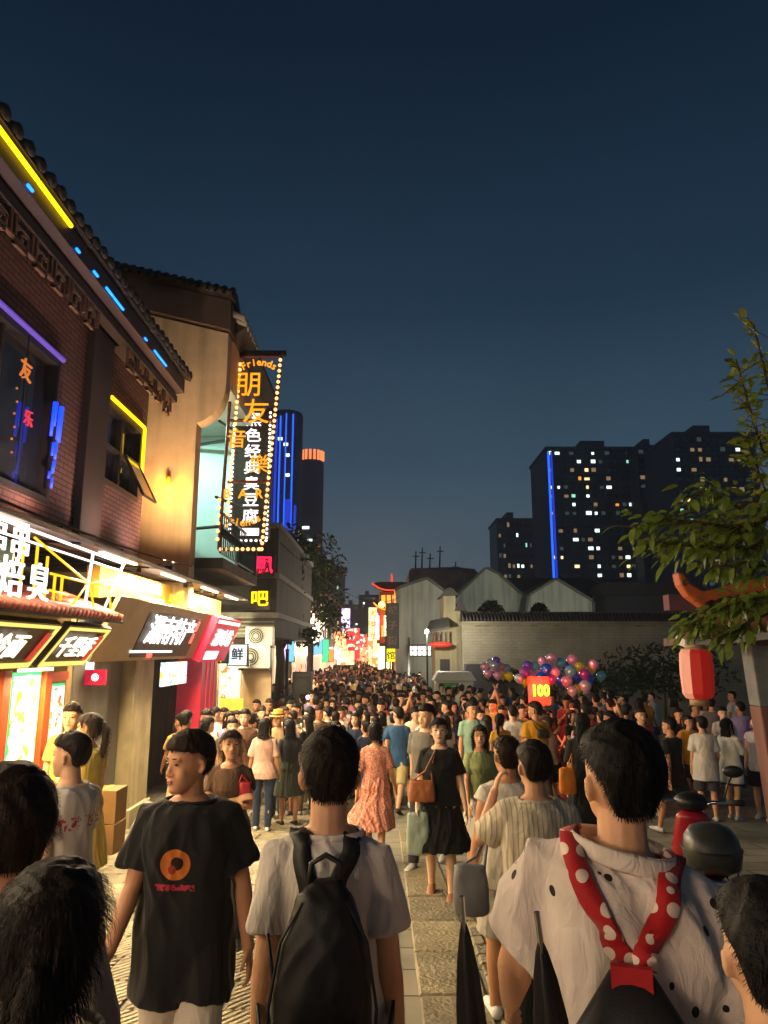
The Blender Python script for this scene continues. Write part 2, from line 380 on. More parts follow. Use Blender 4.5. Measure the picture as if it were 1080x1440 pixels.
def head_into(mb, f, face=True):
    rr = [(t * HH, 0, (yf + yb) / 2, hw, (yf - yb) / 2) for t, hw, yf, yb in HEADR]
    m4 = f.HM; m3 = m4.to_3x3(); o = m4.translation
    mb.rings(rr, 18, 0, o, m3, 2.25)
    def P(x, y, t): return m4 @ Vector((x, y, t * HH))
    mb.capsule([P(0, .086, .55), P(0, .094, .44), P(0, .100, .355)], [.007, .010, .013], 8)
    for sx in (-1, 1):
        mb.ell(P(sx * .014, .094, .335), (.009, .010, .008), 8, 6)
        mb.ell(P(sx * .031, .080, .60), (.024, .012, .008), 10, 6, 0, m3)
        mb.ell(P(sx * .038, .058, .34), (.024, .026, .034), 10, 6, 0, m3)
        mb.capsule([P(sx * .073, -.002, .54), P(sx * .083, -.012, .52), P(sx * .083, -.016, .42), P(sx * .076, -.006, .33)], [.008, .011, .010, .008], 8)
    mb.ell(P(0, .090, .215), (.022, .010, .010), 10, 6, 0, m3)
    mb.ell(P(0, .084, .06), (.020, .014, .014), 10, 6, 0, m3)
def features(mb, f):
    m4 = f.HM; m3 = m4.to_3x3()
    def P(x, y, t): return m4 @ Vector((x, y, t * HH))
    for sx in (-1, 1):
        mb.ell(P(sx * .031, .0835, .515), (.0125, .006, .0048), 10, 6, 1, m3)
        mb.tube([P(sx * .016, .0915, .612), P(sx * .031, .0915, .626), P(sx * .049, .077, .606)], [(.002, .0025), (.003, .003), (.0015, .002)], 6, 3)
    mb.ell(P(0, .0965, .228), (.021, .006, .0042), 10, 6, 2, m3)
    mb.ell(P(0, .0955, .195), (.018, .007, .0055), 10, 6, 2, m3)
def hand_into(mb, f, k, curl=25, grip=False):
    W, d, fw = f.wr[k], f.hd[k], f.fw[k]
    sx = -1 if k == 0 else 1
    pn = Vector((-sx, 0, 0)); pn = (pn - d * pn.dot(d))                      # palm faces the thigh
    pn = pn.normalized() if pn.length > 0.2 else fw.copy()
    ac = d.cross(pn).normalized()
    if ac.dot(Vector((0, 1, 0))) + 0.3 * ac.z < 0: ac = -ac                  # towards the thumb
    c0 = W + d * 0.012; c1 = W + d * 0.092
    mb.capsule([c0, W + d * 0.05, c1], [(.013, .024), (.014, .036), (.012, .038)], 12, 0, pn)
    if grip: curl = 75
    for i, (off, ln) in enumerate(((.028, .072), (.010, .080), (-.009, .075), (-.027, .060))):
        p = c1 + ac * off; pts = [p - d * 0.01]; a = R(curl * 0.4); q = p
        for j, fr in enumerate((.44, .32, .24)):
            dd = d * math.cos(a) + pn * math.sin(a); q = q + dd * ln * fr; pts.append(q); a += R(curl * 0.9)
        mb.capsule(pts, [.0092, .0088, .0080, .0070], 8)
    b = W + d * 0.035 + ac * 0.028
    e = b + (ac * 0.7 + d * 0.75 + pn * 0.3).normalized() * 0.040
    mb.capsule([b - ac * 0.012, b, e, e + (d * 0.9 + pn * 0.45 + ac * 0.1).normalized() * 0.030], [.013, .0125, .0100, .0085], 8)
def body_mesh(f, name, voxel, curl=(25, 25), grip=(False, False)):
    mb = MB(); b = f.build
    mb.rings(torso_rings(f), 22)
    mb.capsule([(0, -.016, 1.40), (0, -.008, 1.46), (0, .006, 1.53)], [.062 if f.sex == 'm' else .052, .057 if f.sex == 'm' else .046, .056 if f.sex == 'm' else .046], 12)
    head_into(mb, f)
    k1 = 1.0 if f.sex == 'm' else 0.84
    for k in (0, 1):
        S, E, W = f.sh[k], f.el[k], f.wr[k]
        a = k1 * (0.6 + 0.4 * b)
        mb.capsule([Vector((S.x * .6, S.y, S.z + .012)), S, S.lerp(E, .35), S.lerp(E, .75), E, E.lerp(W, .22), E.lerp(W, .6), W, W + f.hd[k] * .02],
                   [.048 * a, .050 * a, .048 * a, .043 * a, .039 * a, .041 * a, .034 * a, .026 * a, .024 * a], 12)
        hand_into(mb, f, k, curl[k], grip[k])
        H_, K, A = f.hip[k], f.kn[k], f.an[k]; l = (0.92 if f.sex == 'f' else 1.0) * (0.5 + 0.5 * b)
        bk = Vector((0, -0.012, 0))
        mb.capsule([H_, H_.lerp(K, .3), H_.lerp(K, .75), K, K.lerp(A, .25) + bk, K.lerp(A, .45) + bk, K.lerp(A, .8), A], [.088 * l, .083 * l, .062 * l, .054 * l, .056 * l, .053 * l, .038 * l, .036 * l], 14)
        t = f.toe[k]
        mb.capsule([A - t * .035 + Vector((0, 0, -.035)), A + t * .05 + Vector((0, 0, -.04)), A + t * .13 + Vector((0, 0, -.052)), A + t * .17 + Vector((0, 0, -.058))], [(.032, .032), (.040, .032), (.042, .022), (.034, .014)], 12, 0, (1, 0, 0))
    me = remesh(mb, name, voxel, 3)
    me.materials.clear()
    for m in ('skin', 'eye', 'lips', 'brow'): me.materials.append(M[m])
    fm = MB(); features(fm, f); tm = fm.mesh('tmpf', True, [M['skin'], M['eye'], M['lips'], M['brow']])
    bm = bmesh.new(); bm.from_mesh(me); bm.from_mesh(tm); bm.to_mesh(me); bm.free(); bpy.data.meshes.remove(tm)
    return f.lower(me)
def top_mesh(f, name, voxel, hem=0.80, sleeve=0.62, loose=0.016, flare=0.0, neck=0.078, wr=0.006, seed=1, mat='cloth', boxy=0.0):
    mb = MB()
    rr = torso_rings(f, loose, max(hem, 0.80), 1.43, neck + loose)
    rr = [(z, cx, cy, max(hx, boxy * sm(1.5, 1.36, z) if boxy else 0), hy) for z, cx, cy, hx, hy in rr]
    h0 = rr[0]; hz = hem
    base = [r for r in rr if 0.9 < r[0] < 0.95] or [rr[0]]
    wx, wy = base[0][3], base[0][4]
    low = [(hz, 0, h0[2], wx + 0.006 + flare, wy + 0.006 + flare)]
    if hz < 0.90: low.append((0.90, 0, base[0][2], wx + flare * 0.6, wy + flare * 0.6))
    rr = low + [r for r in rr if r[0] > 0.91 and r[0] > hz + 0.02]
    mb.rings(rr, 26)
    if hem < 0.9:
        for k in (0, 1):
            H_, K = f.hip[k], f.kn[k]; t = (H_.z - hem) / max(.05, H_.z - K.z); l = 0.5 + 0.5 * f.build
            if t < 1: mb.tube([H_ + Vector((0, 0, .05)), H_, H_.lerp(K, t)], [.07 * l, .094 * l + loose * .6, .094 * l + loose * .9], 16)
    b = 0.6 + 0.4 * f.build
    for k in (0, 1):
        S, E, W = f.sh[k], f.el[k], f.wr[k]; L = []; q = []
        inn = Vector((S.x * .5, S.y - .004, S.z + .028))
        k1 = (1.0 if f.sex == 'm' else 0.86) * b
        if sleeve <= 0.02: continue
        L += [inn, S * 1.0]; q += [.050 * k1 + loose * .3, .056 * k1 + loose * .5]
        if sleeve <= 1.0:
            L += [S.lerp(E, sleeve * .5), S.lerp(E, sleeve * .97), S.lerp(E, sleeve)]; q += [.056 * k1 + loose * .8, .056 * k1 + loose * 1.15, .052 * k1 + loose]
        else:
            t = sleeve - 1.0
            L += [S.lerp(E, .5), E, E.lerp(W, t * .6), E.lerp(W, t)]; q += [.054 * k1 + loose * .7, .046 * k1 + loose * .9, .042 * k1 + loose * .7, .034 * k1 + loose * .7]
        mb.tube(L, q, 14)
    me = remesh(mb, name, voxel, 3, wr, (7, 7, 2.6), seed); me.materials.clear(); me.materials.append(M[mat])
    return f.lower(me)
def bottoms_mesh(f, name, voxel, length=1.0, loose=0.012, wr=0.005, seed=2, mat='cloth'):
    """length 1 = to the ankle, 0.5 = to the knee"""
    mb = MB()
    mb.rings([(z, cx, cy, hx, hy) for z, cx, cy, hx, hy in torso_rings(f, loose * .2, 0.80, 1.00)], 22)
    for k in (0, 1):
        H_, K, A = f.hip[k], f.kn[k], f.an[k]; l = 0.5 + 0.5 * f.build
        L = [H_ + Vector((0, 0, .03)), H_.lerp(K, .3)]; q = [.094 * l + loose * .3, .088 * l + loose * .7]
        if length <= 0.5:
            t = length * 2
            L += [H_.lerp(K, .3 + (t - .3) * .6), H_.lerp(K, t)]; q += [.080 * l + loose * 1.2, .077 * l + loose * 1.6]
        else:
            t = (length - 0.5) * 2
            L += [H_.lerp(K, .75), K, K.lerp(A, t * .5), K.lerp(A, t)]; q += [.068 * l + loose, .062 * l + loose, .056 * l + loose, .044 * l + loose * 1.3]
        mb.tube(L, q, 16)
    me = remesh(mb, name, voxel, 3, wr, (7, 7, 3.5), seed); me.materials.clear(); me.materials.append(M[mat])
    return f.lower(me)
def skirt_mesh(f, name, voxel, z0=0.50, flare=0.10, z1=1.06, swing=(0, 0), wr=0.010, seed=3, mat='cloth'):
    mb = MB(); rr = []
    T = torso_rings(f, 0.014, 0.86, 1.08)
    n = 7
    for i in range(n):
        t = i / (n - 1); z = z0 + (0.84 - z0) * t; e = (1 - t) ** 1.1
        rr.append((z, swing[0] * (1 - t) ** 1.5, -0.005 + swing[1] * (1 - t) ** 1.5, .172 * f.build + 0.016 + flare * e, .128 * f.build + .016 + flare * e * .9))
    rr += [r for r in T if r[0] <= z1]
    mb.rings(rr, 28)
    me = remesh(mb, name, voxel, 3, wr, (13, 13, 1.2), seed); me.materials.clear(); me.materials.append(M[mat])
    return f.lower(me)
def shoes_mesh(f, name, voxel, sole=0.0):
    out = []
    for k in (0, 1):
        mb = MB(); A, t = f.an[k], f.toe[k]
        mb.capsule([A - t * .04 + Vector((0, 0, -.032)), A + t * .03 + Vector((0, 0, -.034)), A + t * .13 + Vector((0, 0, -.050)), A + t * .185 + Vector((0, 0, -.054))], [(.038, .040), (.043, .040), (.047, .026), (.038, .018)], 12, 0, (1, 0, 0))
        me = remesh(mb, name, voxel, 2); me.materials.clear(); me.materials.append(M['shoe'])
        out.append(f.lower(me))
    return out
def strands(me, f, n, ln, wd, seed, down=0.6, zmin=0.3, jit=0.5):
    """short locks standing off the hair so that its outline is uneven"""
    rng = random.Random(seed); m4i = f.HM.inverted()
    me.calc_loop_triangles()
    polys = list(me.polygons); vs, fs = [], []
    c0 = f.HM @ Vector((0, -.005, .6 * HH))
    for _ in range(n):
        p = polys[rng.randrange(len(polys))]; c = p.center.copy(); nn = p.normal.copy()
        loc = m4i @ c
        if loc.z < zmin * HH: dn = 1.0
        else: dn = down
        radial = Vector((c.x - c0.x, c.y - c0.y, 0))
        d = (nn * (1 - dn * .55) + Vector((0, 0, -dn)) + radial * 2.0 + Vector((rng.uniform(-1, 1), rng.uniform(-1, 1), rng.uniform(-.6, .6))) * jit).normalized()
        L = ln * rng.uniform(.5, 1.2); side = d.cross(nn)
        side = side.normalized() if side.length > .05 else d.orthogonal().normalized()
        a = c - nn * .004; m = c + d * L * .5 + nn * L * .18; e = c + d * L
        k = len(vs); w = wd * rng.uniform(.6, 1.3)
        vs += [a - side * w, a + side * w, m - side * w * .8, m + side * w * .8, e]
        fs += [(k, k+1, k+3, k+2), (k+2, k+3, k+4)]
    sm_ = bpy.data.meshes.new('t'); sm_.from_pydata([tuple(v) for v in vs], [], fs); sm_.update()
    bm = bmesh.new(); bm.from_mesh(me); bm.from_mesh(sm_); bm.to_mesh(me); bm.free(); bpy.data.meshes.remove(sm_)
    return me
def hair_mesh(f, name, voxel, style='short', seed=1, nstr=700):
    mb = MB(); m4 = f.HM; m3 = m4.to_3x3(); o = m4.translation
    def P(x, y, t): return m4 @ Vector((x, y, t * HH))
    if style in ('short', 'fade'):
        g = 0.0 if style == 'short' else -.004
        S = [(.23,.040,-.045,-.070),(.30,.056+g,-.034,-.086),(.40,.066+g,-.028,-.099),(.52,.074+g,-.020,-.107),(.62,.081,.004,-.111),(.70,.086,.060,-.113),(.78,.085,.098,-.112),(.88,.078,.094,-.102),(.98,.060,.074,-.082),(1.06,.036,.040,-.050),(1.10,.012,.012,-.016)]
    elif style == 'buzz':
        S = [(.18,.044,-.035,-.058),(.30,.062,-.024,-.078),(.42,.070,-.018,-.094),(.54,.076,-.008,-.101),(.64,.080,.010,-.104),(.72,.080,.070,-.103),(.80,.077,.090,-.101),(.90,.063,.072,-.086),(.98,.042,.040,-.058),(1.03,.014,.006,-.02)]
    else:
        S = [(.10,.052,-.020,-.070),(.28,.070,-.010,-.096),(.42,.080,.000,-.108),(.54,.084,.012,-.114),(.64,.086,.030,-.116),(.72,.087,.070,-.115),(.80,.084,.097,-.112),(.90,.072,.086,-.098),(.99,.050,.058,-.072),(1.05,.016,.012,-.02)]
    rr = [(t * HH, 0, (yf + yb) / 2, hw, (yf - yb) / 2) for t, hw, yf, yb in S]
    mb.rings(rr, 20, 0, o, m3, 2.3)
    if style in ('long', 'bob'):
        end = -.12 if style == 'bob' else -.85
        L = [P(0, -.05, .6), P(0, -.062, .2), P(0, -.082, -.15), P(0, -.098, end * .6 - .1), P(0, -.104, end)]
        mb.tube(L, [(.088, .050), (.092, .052), (.098, .045), (.100, .040), (.072, .024)], 16, 0, m3 @ Vector((1, 0, 0)))
        for sx in (-1, 1):
            mb.capsule([P(sx * .070, .050, .74), P(sx * .084, .030, .5), P(sx * .086, .020, .2), P(sx * .082, .016, max(end, -.3))], [.016, .018, .018, .012], 8)
    elif style == 'ponytail':
        mb.capsule([P(0, -.105, .62), P(0, -.135, .60), P(0, -.150, .42), P(0, -.150, .05), P(0, -.140, -.4), P(0, -.135, -.62)], [.018, .022, .032, .034, .026, .010], 10)
        for sx in (-1, 1): mb.capsule([P(sx * .066, .056, .74), P(sx * .082, .030, .55)], [.012, .006], 8)
    elif style == 'bun':
        mb.ell(P(0, -.105, .80), (.045, .040, .042), 12, 8)
    me = remesh(mb, name, voxel, 2, 0.0045, (26, 26, 10), seed); me.materials.clear(); me.materials.append(M['hair'])
    if nstr:
        if style in ('short', 'fade'): strands(me, f, nstr, .014, .0007 if nstr > 1500 else .0024, seed, .8, .3, .22)
        elif style == 'buzz': strands(me, f, nstr, .012, .002, seed, .3, .3, .4)
        else: strands(me, f, nstr, .05, .0007 if nstr > 1500 else .0024, seed, 2.4, 1.2, .10)
    return f.lower(me)
SKIN = ['#d9a884', '#cf9b76', '#c08a66', '#b07a58', '#dfb494']
def assemble(name, parts, loc, rz, h, colors, label, cat='person', group=None):
    """an Empty at the feet with body, clothes and hair"""
    e = empty(name, loc, rz); e.scale = (h / 1.70,) * 3
    tag(e, label, cat, group)
    for k, me in parts.items():
        if me is None: continue
        if isinstance(me, list):
            for q in me:
                o = link('shoe', q, e); o.color = lin(colors[k])
            continue
        o = link(k, me, e); o.color = colors[k] if not isinstance(colors[k], str) else lin(colors[k])
    return e
# ------------------------------------------------------------------ text, tubes of light
def frame(o, xd, yd):
    x = Vector(xd).normalized(); y = Vector(yd); y = (y - x * y.dot(x)).normalized(); z = x.cross(y)
    m = Matrix((x, y, z)).transposed().to_4x4(); m.translation = Vector(o); return m
LX, UP = (0, 1, 0), (0, 0, 1)
_txt = {}
def text(name, s, size, mat, parent, mtx, align='CENTER', bold=0.0, ext=0.01, spacing=1.0, sx=1.0, shear=0.0, ring=None):
    key = (s, bold, ext, spacing, shear)
    if key not in _txt:
        c = bpy.data.curves.new('t', 'FONT'); c.body = s; c.size = 1.0; c.align_x = 'CENTER'; c.align_y = 'CENTER'
        c.extrude = ext; c.offset = bold; c.space_character = spacing; c.shear = shear; c.resolution_u = 2
        o = bpy.data.objects.new('tmp', c); ts = tmp_scene(); ts.collection.objects.link(o)
        ts.view_layers[0].update(); dg = ts.view_layers[0].depsgraph
        _txt[key] = bpy.data.meshes.new_from_object(o.evaluated_get(dg))
        bpy.data.objects.remove(o); bpy.data.curves.remove(c)
    me = _txt[key].copy(); me.name = name; me.materials.clear(); me.materials.append(mat)
    S = Matrix.Diagonal((size * sx, size, 1, 1))
    me.transform(mtx @ S)
    if parent is not None:
        me.transform(parent.matrix_world.inverted() if False else Matrix.Translation(-Vector(parent.location)))
    return link(name, me, parent)
class T:
    """a thing: an Empty whose parts are given in world coordinates"""
    def __init__(s, name, loc, label, cat, group=None):
        s.e = empty(name, loc); s.o = Vector(loc); tag(s.e, label, cat, group)
    def part(s, name, mb, mat, smooth=False, parent=None, bevel=0):
        o = mb.build(name, mat, None, smooth, bevel=bevel)
        o.data.transform(Matrix.Translation(-s.o)); o.parent = parent or s.e
        return o
    def copyp(s, name, me, mat, loc, rot=(0, 0, 0), parent=None, scale=None):
        o = link(name, me, parent or s.e, mat, Vector(loc) - s.o, rot)
        if scale: o.scale = scale
        return o
    def text(s, name, st, size, mat, mtx, **k):
        o = text(name, st, size, mat, None, mtx, **k)
        o.data.transform(Matrix.Translation(-s.o)); o.parent = s.e; return o
def lamp(name, loc, energy, color, kind='SPOT', size=0.05, rot=(0, 0, 0), spot=120, blend=0.6, parent=None, off=None, sy=None):
    d = bpy.data.lights.new(name, kind); d.energy = energy; d.color = lin(color)[:3]
    if kind == 'AREA':
        d.size = size
        if sy: d.shape = 'RECTANGLE'; d.size_y = sy
    else: d.shadow_soft_size = size
    if kind == 'SPOT': d.spot_size = R(spot); d.spot_blend = blend
    o = bpy.data.objects.new(name, d); col.objects.link(o)
    o.location = Vector(loc) - (off or Vector((0, 0, 0))); o.rotation_euler = rot
    if parent: o.parent = parent
    return o

# ------------------------------------------------------------------ ground
def ground_mat():
    m, t, b = nt('street'); L = t.links.new
    tc = nd(t, 'ShaderNodeTexCoord')
    br = nd(t, 'ShaderNodeTexBrick'); br.inputs['Scale'].default_value = 1.0; br.inputs['Mortar Size'].default_value = 0.012
    br.inputs['Brick Width'].default_value = 0.9; br.inputs['Row Height'].default_value = 0.45
    br.inputs['Color1'].default_value = lin('#8d8676'); br.inputs['Color2'].default_value = lin('#7a7466'); br.inputs['Mortar'].default_value = lin('#3a362f')
    L(tc.outputs['Object'], br.inputs['Vector'])
    n = nd(t, 'ShaderNodeTexNoise'); n.inputs['Scale'].default_value = 1.3; n.inputs['Detail'].default_value = 8; L(tc.outputs['Object'], n.inputs['Vector'])
    r = nd(t, 'ShaderNodeMapRange'); r.inputs['From Min'].default_value = .3; r.inputs['From Max'].default_value = .7; r.inputs['To Min'].default_value = .55; r.inputs['To Max'].default_value = 1.15; L(n.outputs[0], r.inputs[0])
    mx = nd(t, 'ShaderNodeVectorMath', operation='SCALE'); L(br.outputs[0], mx.inputs[0]); L(r.outputs[0], mx.inputs['Scale']); L(mx.outputs[0], b.inputs['Base Color'])
    b.inputs['Roughness'].default_value = .75
    bp = nd(t, 'ShaderNodeBump'); bp.inputs['Strength'].default_value = .5; bp.inputs['Distance'].default_value = .01; L(br.outputs['Fac'], bp.inputs['Height']); bp.invert = True
    L(bp.outputs[0], b.inputs['Normal'])
    return m
def build_ground():
    ground_mat()
    xs = sorted(set([-200, -120, -60, -25] + [x * .5 for x in range(-28, 41)] + [30, 60, 120, 200])); ys = sorted(set([-60, -25] + [-12 + i * 1.0 for i in range(14)] + [2 + i * .3 for i in range(40)] + [15, 18, 22, 30, 45, 70, 120, 250, 450, 700]))
    vs = [(x, y, gz(x, y)) for y in ys for x in xs]; n = len(xs)
    fs = [(j*n+i, j*n+i+1, (j+1)*n+i+1, (j+1)*n+i) for j in range(len(ys)-1) for i in range(n-1)]
    mb = MB(); mb.add(vs, fs); st = mb.build('street', M['street'], smooth=True); tag(st, kind='structure')
    # paving stones one can tell apart
    def stone_mat(name, c, grooves=None):
        m, t, b = nt(name); L = t.links.new
        tc = nd(t, 'ShaderNodeTexCoord'); oi = nd(t, 'ShaderNodeObjectInfo')
        ad = nd(t, 'ShaderNodeVectorMath', operation='ADD'); L(tc.outputs['Object'], ad.inputs[0]); L(oi.outputs['Location'], ad.inputs[1])
        n = nd(t, 'ShaderNodeTexNoise'); n.inputs['Scale'].default_value = 5; n.inputs['Detail'].default_value = 8; L(ad.outputs[0], n.inputs['Vector'])
        rr = nd(t, 'ShaderNodeMapRange'); rr.inputs['To Min'].default_value = .7; rr.inputs['To Max'].default_value = 1.2; L(oi.outputs['Random'], rr.inputs[0])
        r = nd(t, 'ShaderNodeMapRange'); r.inputs['From Min'].default_value = .3; r.inputs['From Max'].default_value = .7; r.inputs['To Min'].default_value = .6; r.inputs['To Max'].default_value = 1.25; L(n.outputs[0], r.inputs[0])
        mu = nd(t, 'ShaderNodeMath', operation='MULTIPLY'); L(r.outputs[0], mu.inputs[0]); L(rr.outputs[0], mu.inputs[1])
        mx = nd(t, 'ShaderNodeVectorMath', operation='SCALE'); mx.inputs[0].default_value = lin(c)[:3]; L(mu.outputs[0], mx.inputs['Scale']); L(mx.outputs[0], b.inputs['Base Color'])
        b.inputs['Roughness'].default_value = .6
        n2 = nd(t, 'ShaderNodeTexNoise'); n2.inputs['Scale'].default_value = 30; n2.inputs['Detail'].default_value = 7; L(ad.outputs[0], n2.inputs['Vector'])
        bp = nd(t, 'ShaderNodeBump'); bp.inputs['Strength'].default_value = .9; bp.inputs['Distance'].default_value = .035; L(n2.outputs[0], bp.inputs['Height'])
        if grooves:
            mp = nd(t, 'ShaderNodeMapping'); mp.inputs['Rotation'].default_value = (0, 0, R(grooves)); L(tc.outputs['Object'], mp.inputs[0])
            w = nd(t, 'ShaderNodeTexWave', wave_type='BANDS', bands_direction='X'); w.inputs['Scale'].default_value = 6.5; w.inputs['Distortion'].default_value = 1.5; w.inputs['Detail'].default_value = 2; L(mp.outputs[0], w.inputs['Vector'])
            b2 = nd(t, 'ShaderNodeBump'); b2.inputs['Strength'].default_value = .9; b2.inputs['Distance'].default_value = .02; L(w.outputs['Fac'], b2.inputs['Height']); L(bp.outputs[0], b2.inputs['Normal']); L(b2.outputs[0], b.inputs['Normal'])
        else: L(bp.outputs[0], b.inputs['Normal'])
        return m
    stone_mat('stone_plain', '#93896f'); stone_mat('stone_cut', '#978c70', 38); stone_mat('stone_rough', '#8a7f63')
    def slab_mesh(nm, w, d, h, bv, wob, seed):
        rng = random.Random(seed); mb = MB(); q = bv
        def j(): return rng.uniform(-wob, wob)
        lo = [(-w/2, -d/2, -.05), (w/2, -d/2, -.05), (w/2, d/2, -.05), (-w/2, d/2, -.05)]
        md = [(x + j(), y + j(), h - bv) for x, y, _ in lo]
        up = [(x * (1 - 2*q/w), y * (1 - 2*q/d), h + j() * .5) for x, y, _ in lo]
        mb.add(lo + md + up, [(0,1,5,4),(1,2,6,5),(2,3,7,6),(3,0,4,7),(4,5,9,8),(5,6,10,9),(6,7,11,10),(7,4,8,11),(8,9,10,11)])
        return mb.mesh(nm)
    def lay(name, me, mat, x, y, rng, tilt=.006):
        if len(me.materials) == 0: me.materials.append(mat)
        sl = (gz(x, y + .2) - gz(x, y - .2)) / .4
        o = link(name, me, st, None, (x, y, gz(x, y) + rng.uniform(-.002, .003)), (math.atan(sl) + rng.uniform(-tilt, tilt), rng.uniform(-tilt, tilt), 0))
    rng = random.Random(3)
    big = [slab_mesh('paving_slab', .86, .43, .014, .008, .004, i) for i in range(3)]; cut = [slab_mesh('paving_slab', .58, .43, .016, .008, .004, i + 9) for i in range(3)]
    cob = [slab_mesh('cobble', .098, .19, .024, .014, .006, i + 20) for i in range(5)]; kerb = [slab_mesh('kerb_stone', .42, .78, .02, .012, .005, i + 40) for i in range(3)]
    y = 2.7; k = 0
    while y < 13.0:
        cuty = y < 6.9
        w = .60 if cuty else .88; x = -4.0 + (k % 2) * w * .5
        while x < -.38 - w / 2 + .3:
            if not (cuty and x < -2.9): lay('paving_slab', rng.choice(cut if cuty else big), M['stone_cut' if cuty else 'stone_plain'], x, y, rng)
            x += w + .008
        y += .448; k += 1
    for i in range(3):
        y = 2.7
        while y < 8.6:
            lay('cobble', rng.choice(cob), M['stone_rough'], -.17 + i * .112, y + (i % 2) * .05, rng, .03); y += .203
    y = 2.9
    while y < 11:
        lay('kerb_stone', rng.choice(kerb), M['stone_rough'], .43, y, rng); y += .80
    for i in range(2):
        y = 2.7
        while y < 7.6:
            lay('cobble', rng.choice(cob), M['stone_rough'], .72 + i * .112, y, rng, .03); y += .203
build_ground()

# ------------------------------------------------------------------ left: brown shop house with tiled eave
def brick_wall_mat(name, c1, c2, mortar, scale=1.0, rowh=.07, bw=.24, rough=.8, axis='YZ'):
    m, t, b = nt(name); L = t.links.new
    tc = nd(t, 'ShaderNodeTexCoord'); sp = nd(t, 'ShaderNodeSeparateXYZ'); L(tc.outputs['Object'], sp.inputs[0])
    cb = nd(t, 'ShaderNodeCombineXYZ'); L(sp.outputs['XYZ'.index(axis[0])], cb.inputs[0]); L(sp.outputs['XYZ'.index(axis[1])], cb.inputs[1])
    br = nd(t, 'ShaderNodeTexBrick'); br.inputs['Scale'].default_value = scale; br.inputs['Mortar Size'].default_value = .009; br.inputs['Brick Width'].default_value = bw; br.inputs['Row Height'].default_value = rowh
    br.inputs['Color1'].default_value = lin(c1); br.inputs['Color2'].default_value = lin(c2); br.inputs['Mortar'].default_value = lin(mortar); L(cb.outputs[0], br.inputs['Vector'])
    n = nd(t, 'ShaderNodeTexNoise'); n.inputs['Scale'].default_value = .9; n.inputs['Detail'].default_value = 8; L(tc.outputs['Object'], n.inputs['Vector'])
    r = nd(t, 'ShaderNodeMapRange'); r.inputs['From Min'].default_value = .3; r.inputs['From Max'].default_value = .7; r.inputs['To Min'].default_value = .7; r.inputs['To Max'].default_value = 1.2; L(n.outputs[0], r.inputs[0])
    mx = nd(t, 'ShaderNodeVectorMath', operation='SCALE'); L(br.outputs[0], mx.inputs[0]); L(r.outputs[0], mx.inputs['Scale']); L(mx.outputs[0], b.inputs['Base Color']); b.inputs['Roughness'].default_value = rough
    bp = nd(t, 'ShaderNodeBump'); bp.inputs['Strength'].default_value = .7; bp.inputs['Distance'].default_value = .012; bp.invert = True; L(br.outputs['Fac'], bp.inputs['Height']); L(bp.outputs[0], b.inputs['Normal'])
    return m
brick_wall_mat('brown_brick', '#6e4438', '#5f3b31', '#2c1d19')
plain('dark_wood', '#2a1c17', .6, var=.3, bump=.3, stretch=(1, 1, .2), bscale=40); plain('red_wall', '#6b3d36', .8, var=.15, bump=.2)
plain('roof_tile_dark', '#26221f', .7, var=.35, scale=3, bump=.5); plain('eave_board', '#3b2c30', .5, var=.2)
plain('window_frame', '#231c1a', .5, var=.15); plain('peach_plaster', '#ccb28e', .85, streak=.34, var=.14, scale=2.5, bump=.25, bscale=25)
plain('concrete_grey', '#4a4a47', .85, streak=.45, var=.2, scale=2, bump=.4, bscale=30); plain('pale_wall', '#b9c8c0', .8, var=.08, scale=2)
def glass_mat():
    m, t, b = nt('dark_glass'); b.inputs['Base Color'].default_value = (.015, .016, .02, 1); b.inputs['Roughness'].default_value = .06; b.inputs['Specular IOR Level'].default_value = .6
glass_mat()
glow('neon_yellow', '#ffcc00', 2.2); glow('neon_blue', '#1038ff', 2.0); glow('neon_cyan', '#1080ff', 2.2); glow('neon_purple', '#7a50e0', .45); glow('neon_white', '#ffeaf0', 1.6); glow('bulb_orange', '#ff8a18', 2.2)
glow('bulb_white', '#ffe0d8', 3); glow('letter_white', '#fff4f0', 1.7); glow('letter_warm', '#fff0cc', 1.5); glow('neon_pink', '#ff1848', 1.5); glow('letter_orange', '#ff9408', 1.25); glow('frame_gold', '#ffe070', .9); glow('bulb_amber', '#ffa860', 2.6)
glow('neon_red', '#ff3018', 1.6); glow('neon_green', '#30ff90', 1.2); glow('panel_white', '#fff8f0', 1.6, '#c0c0c0'); glow('lamp_warm', '#ffe2a0', 6)

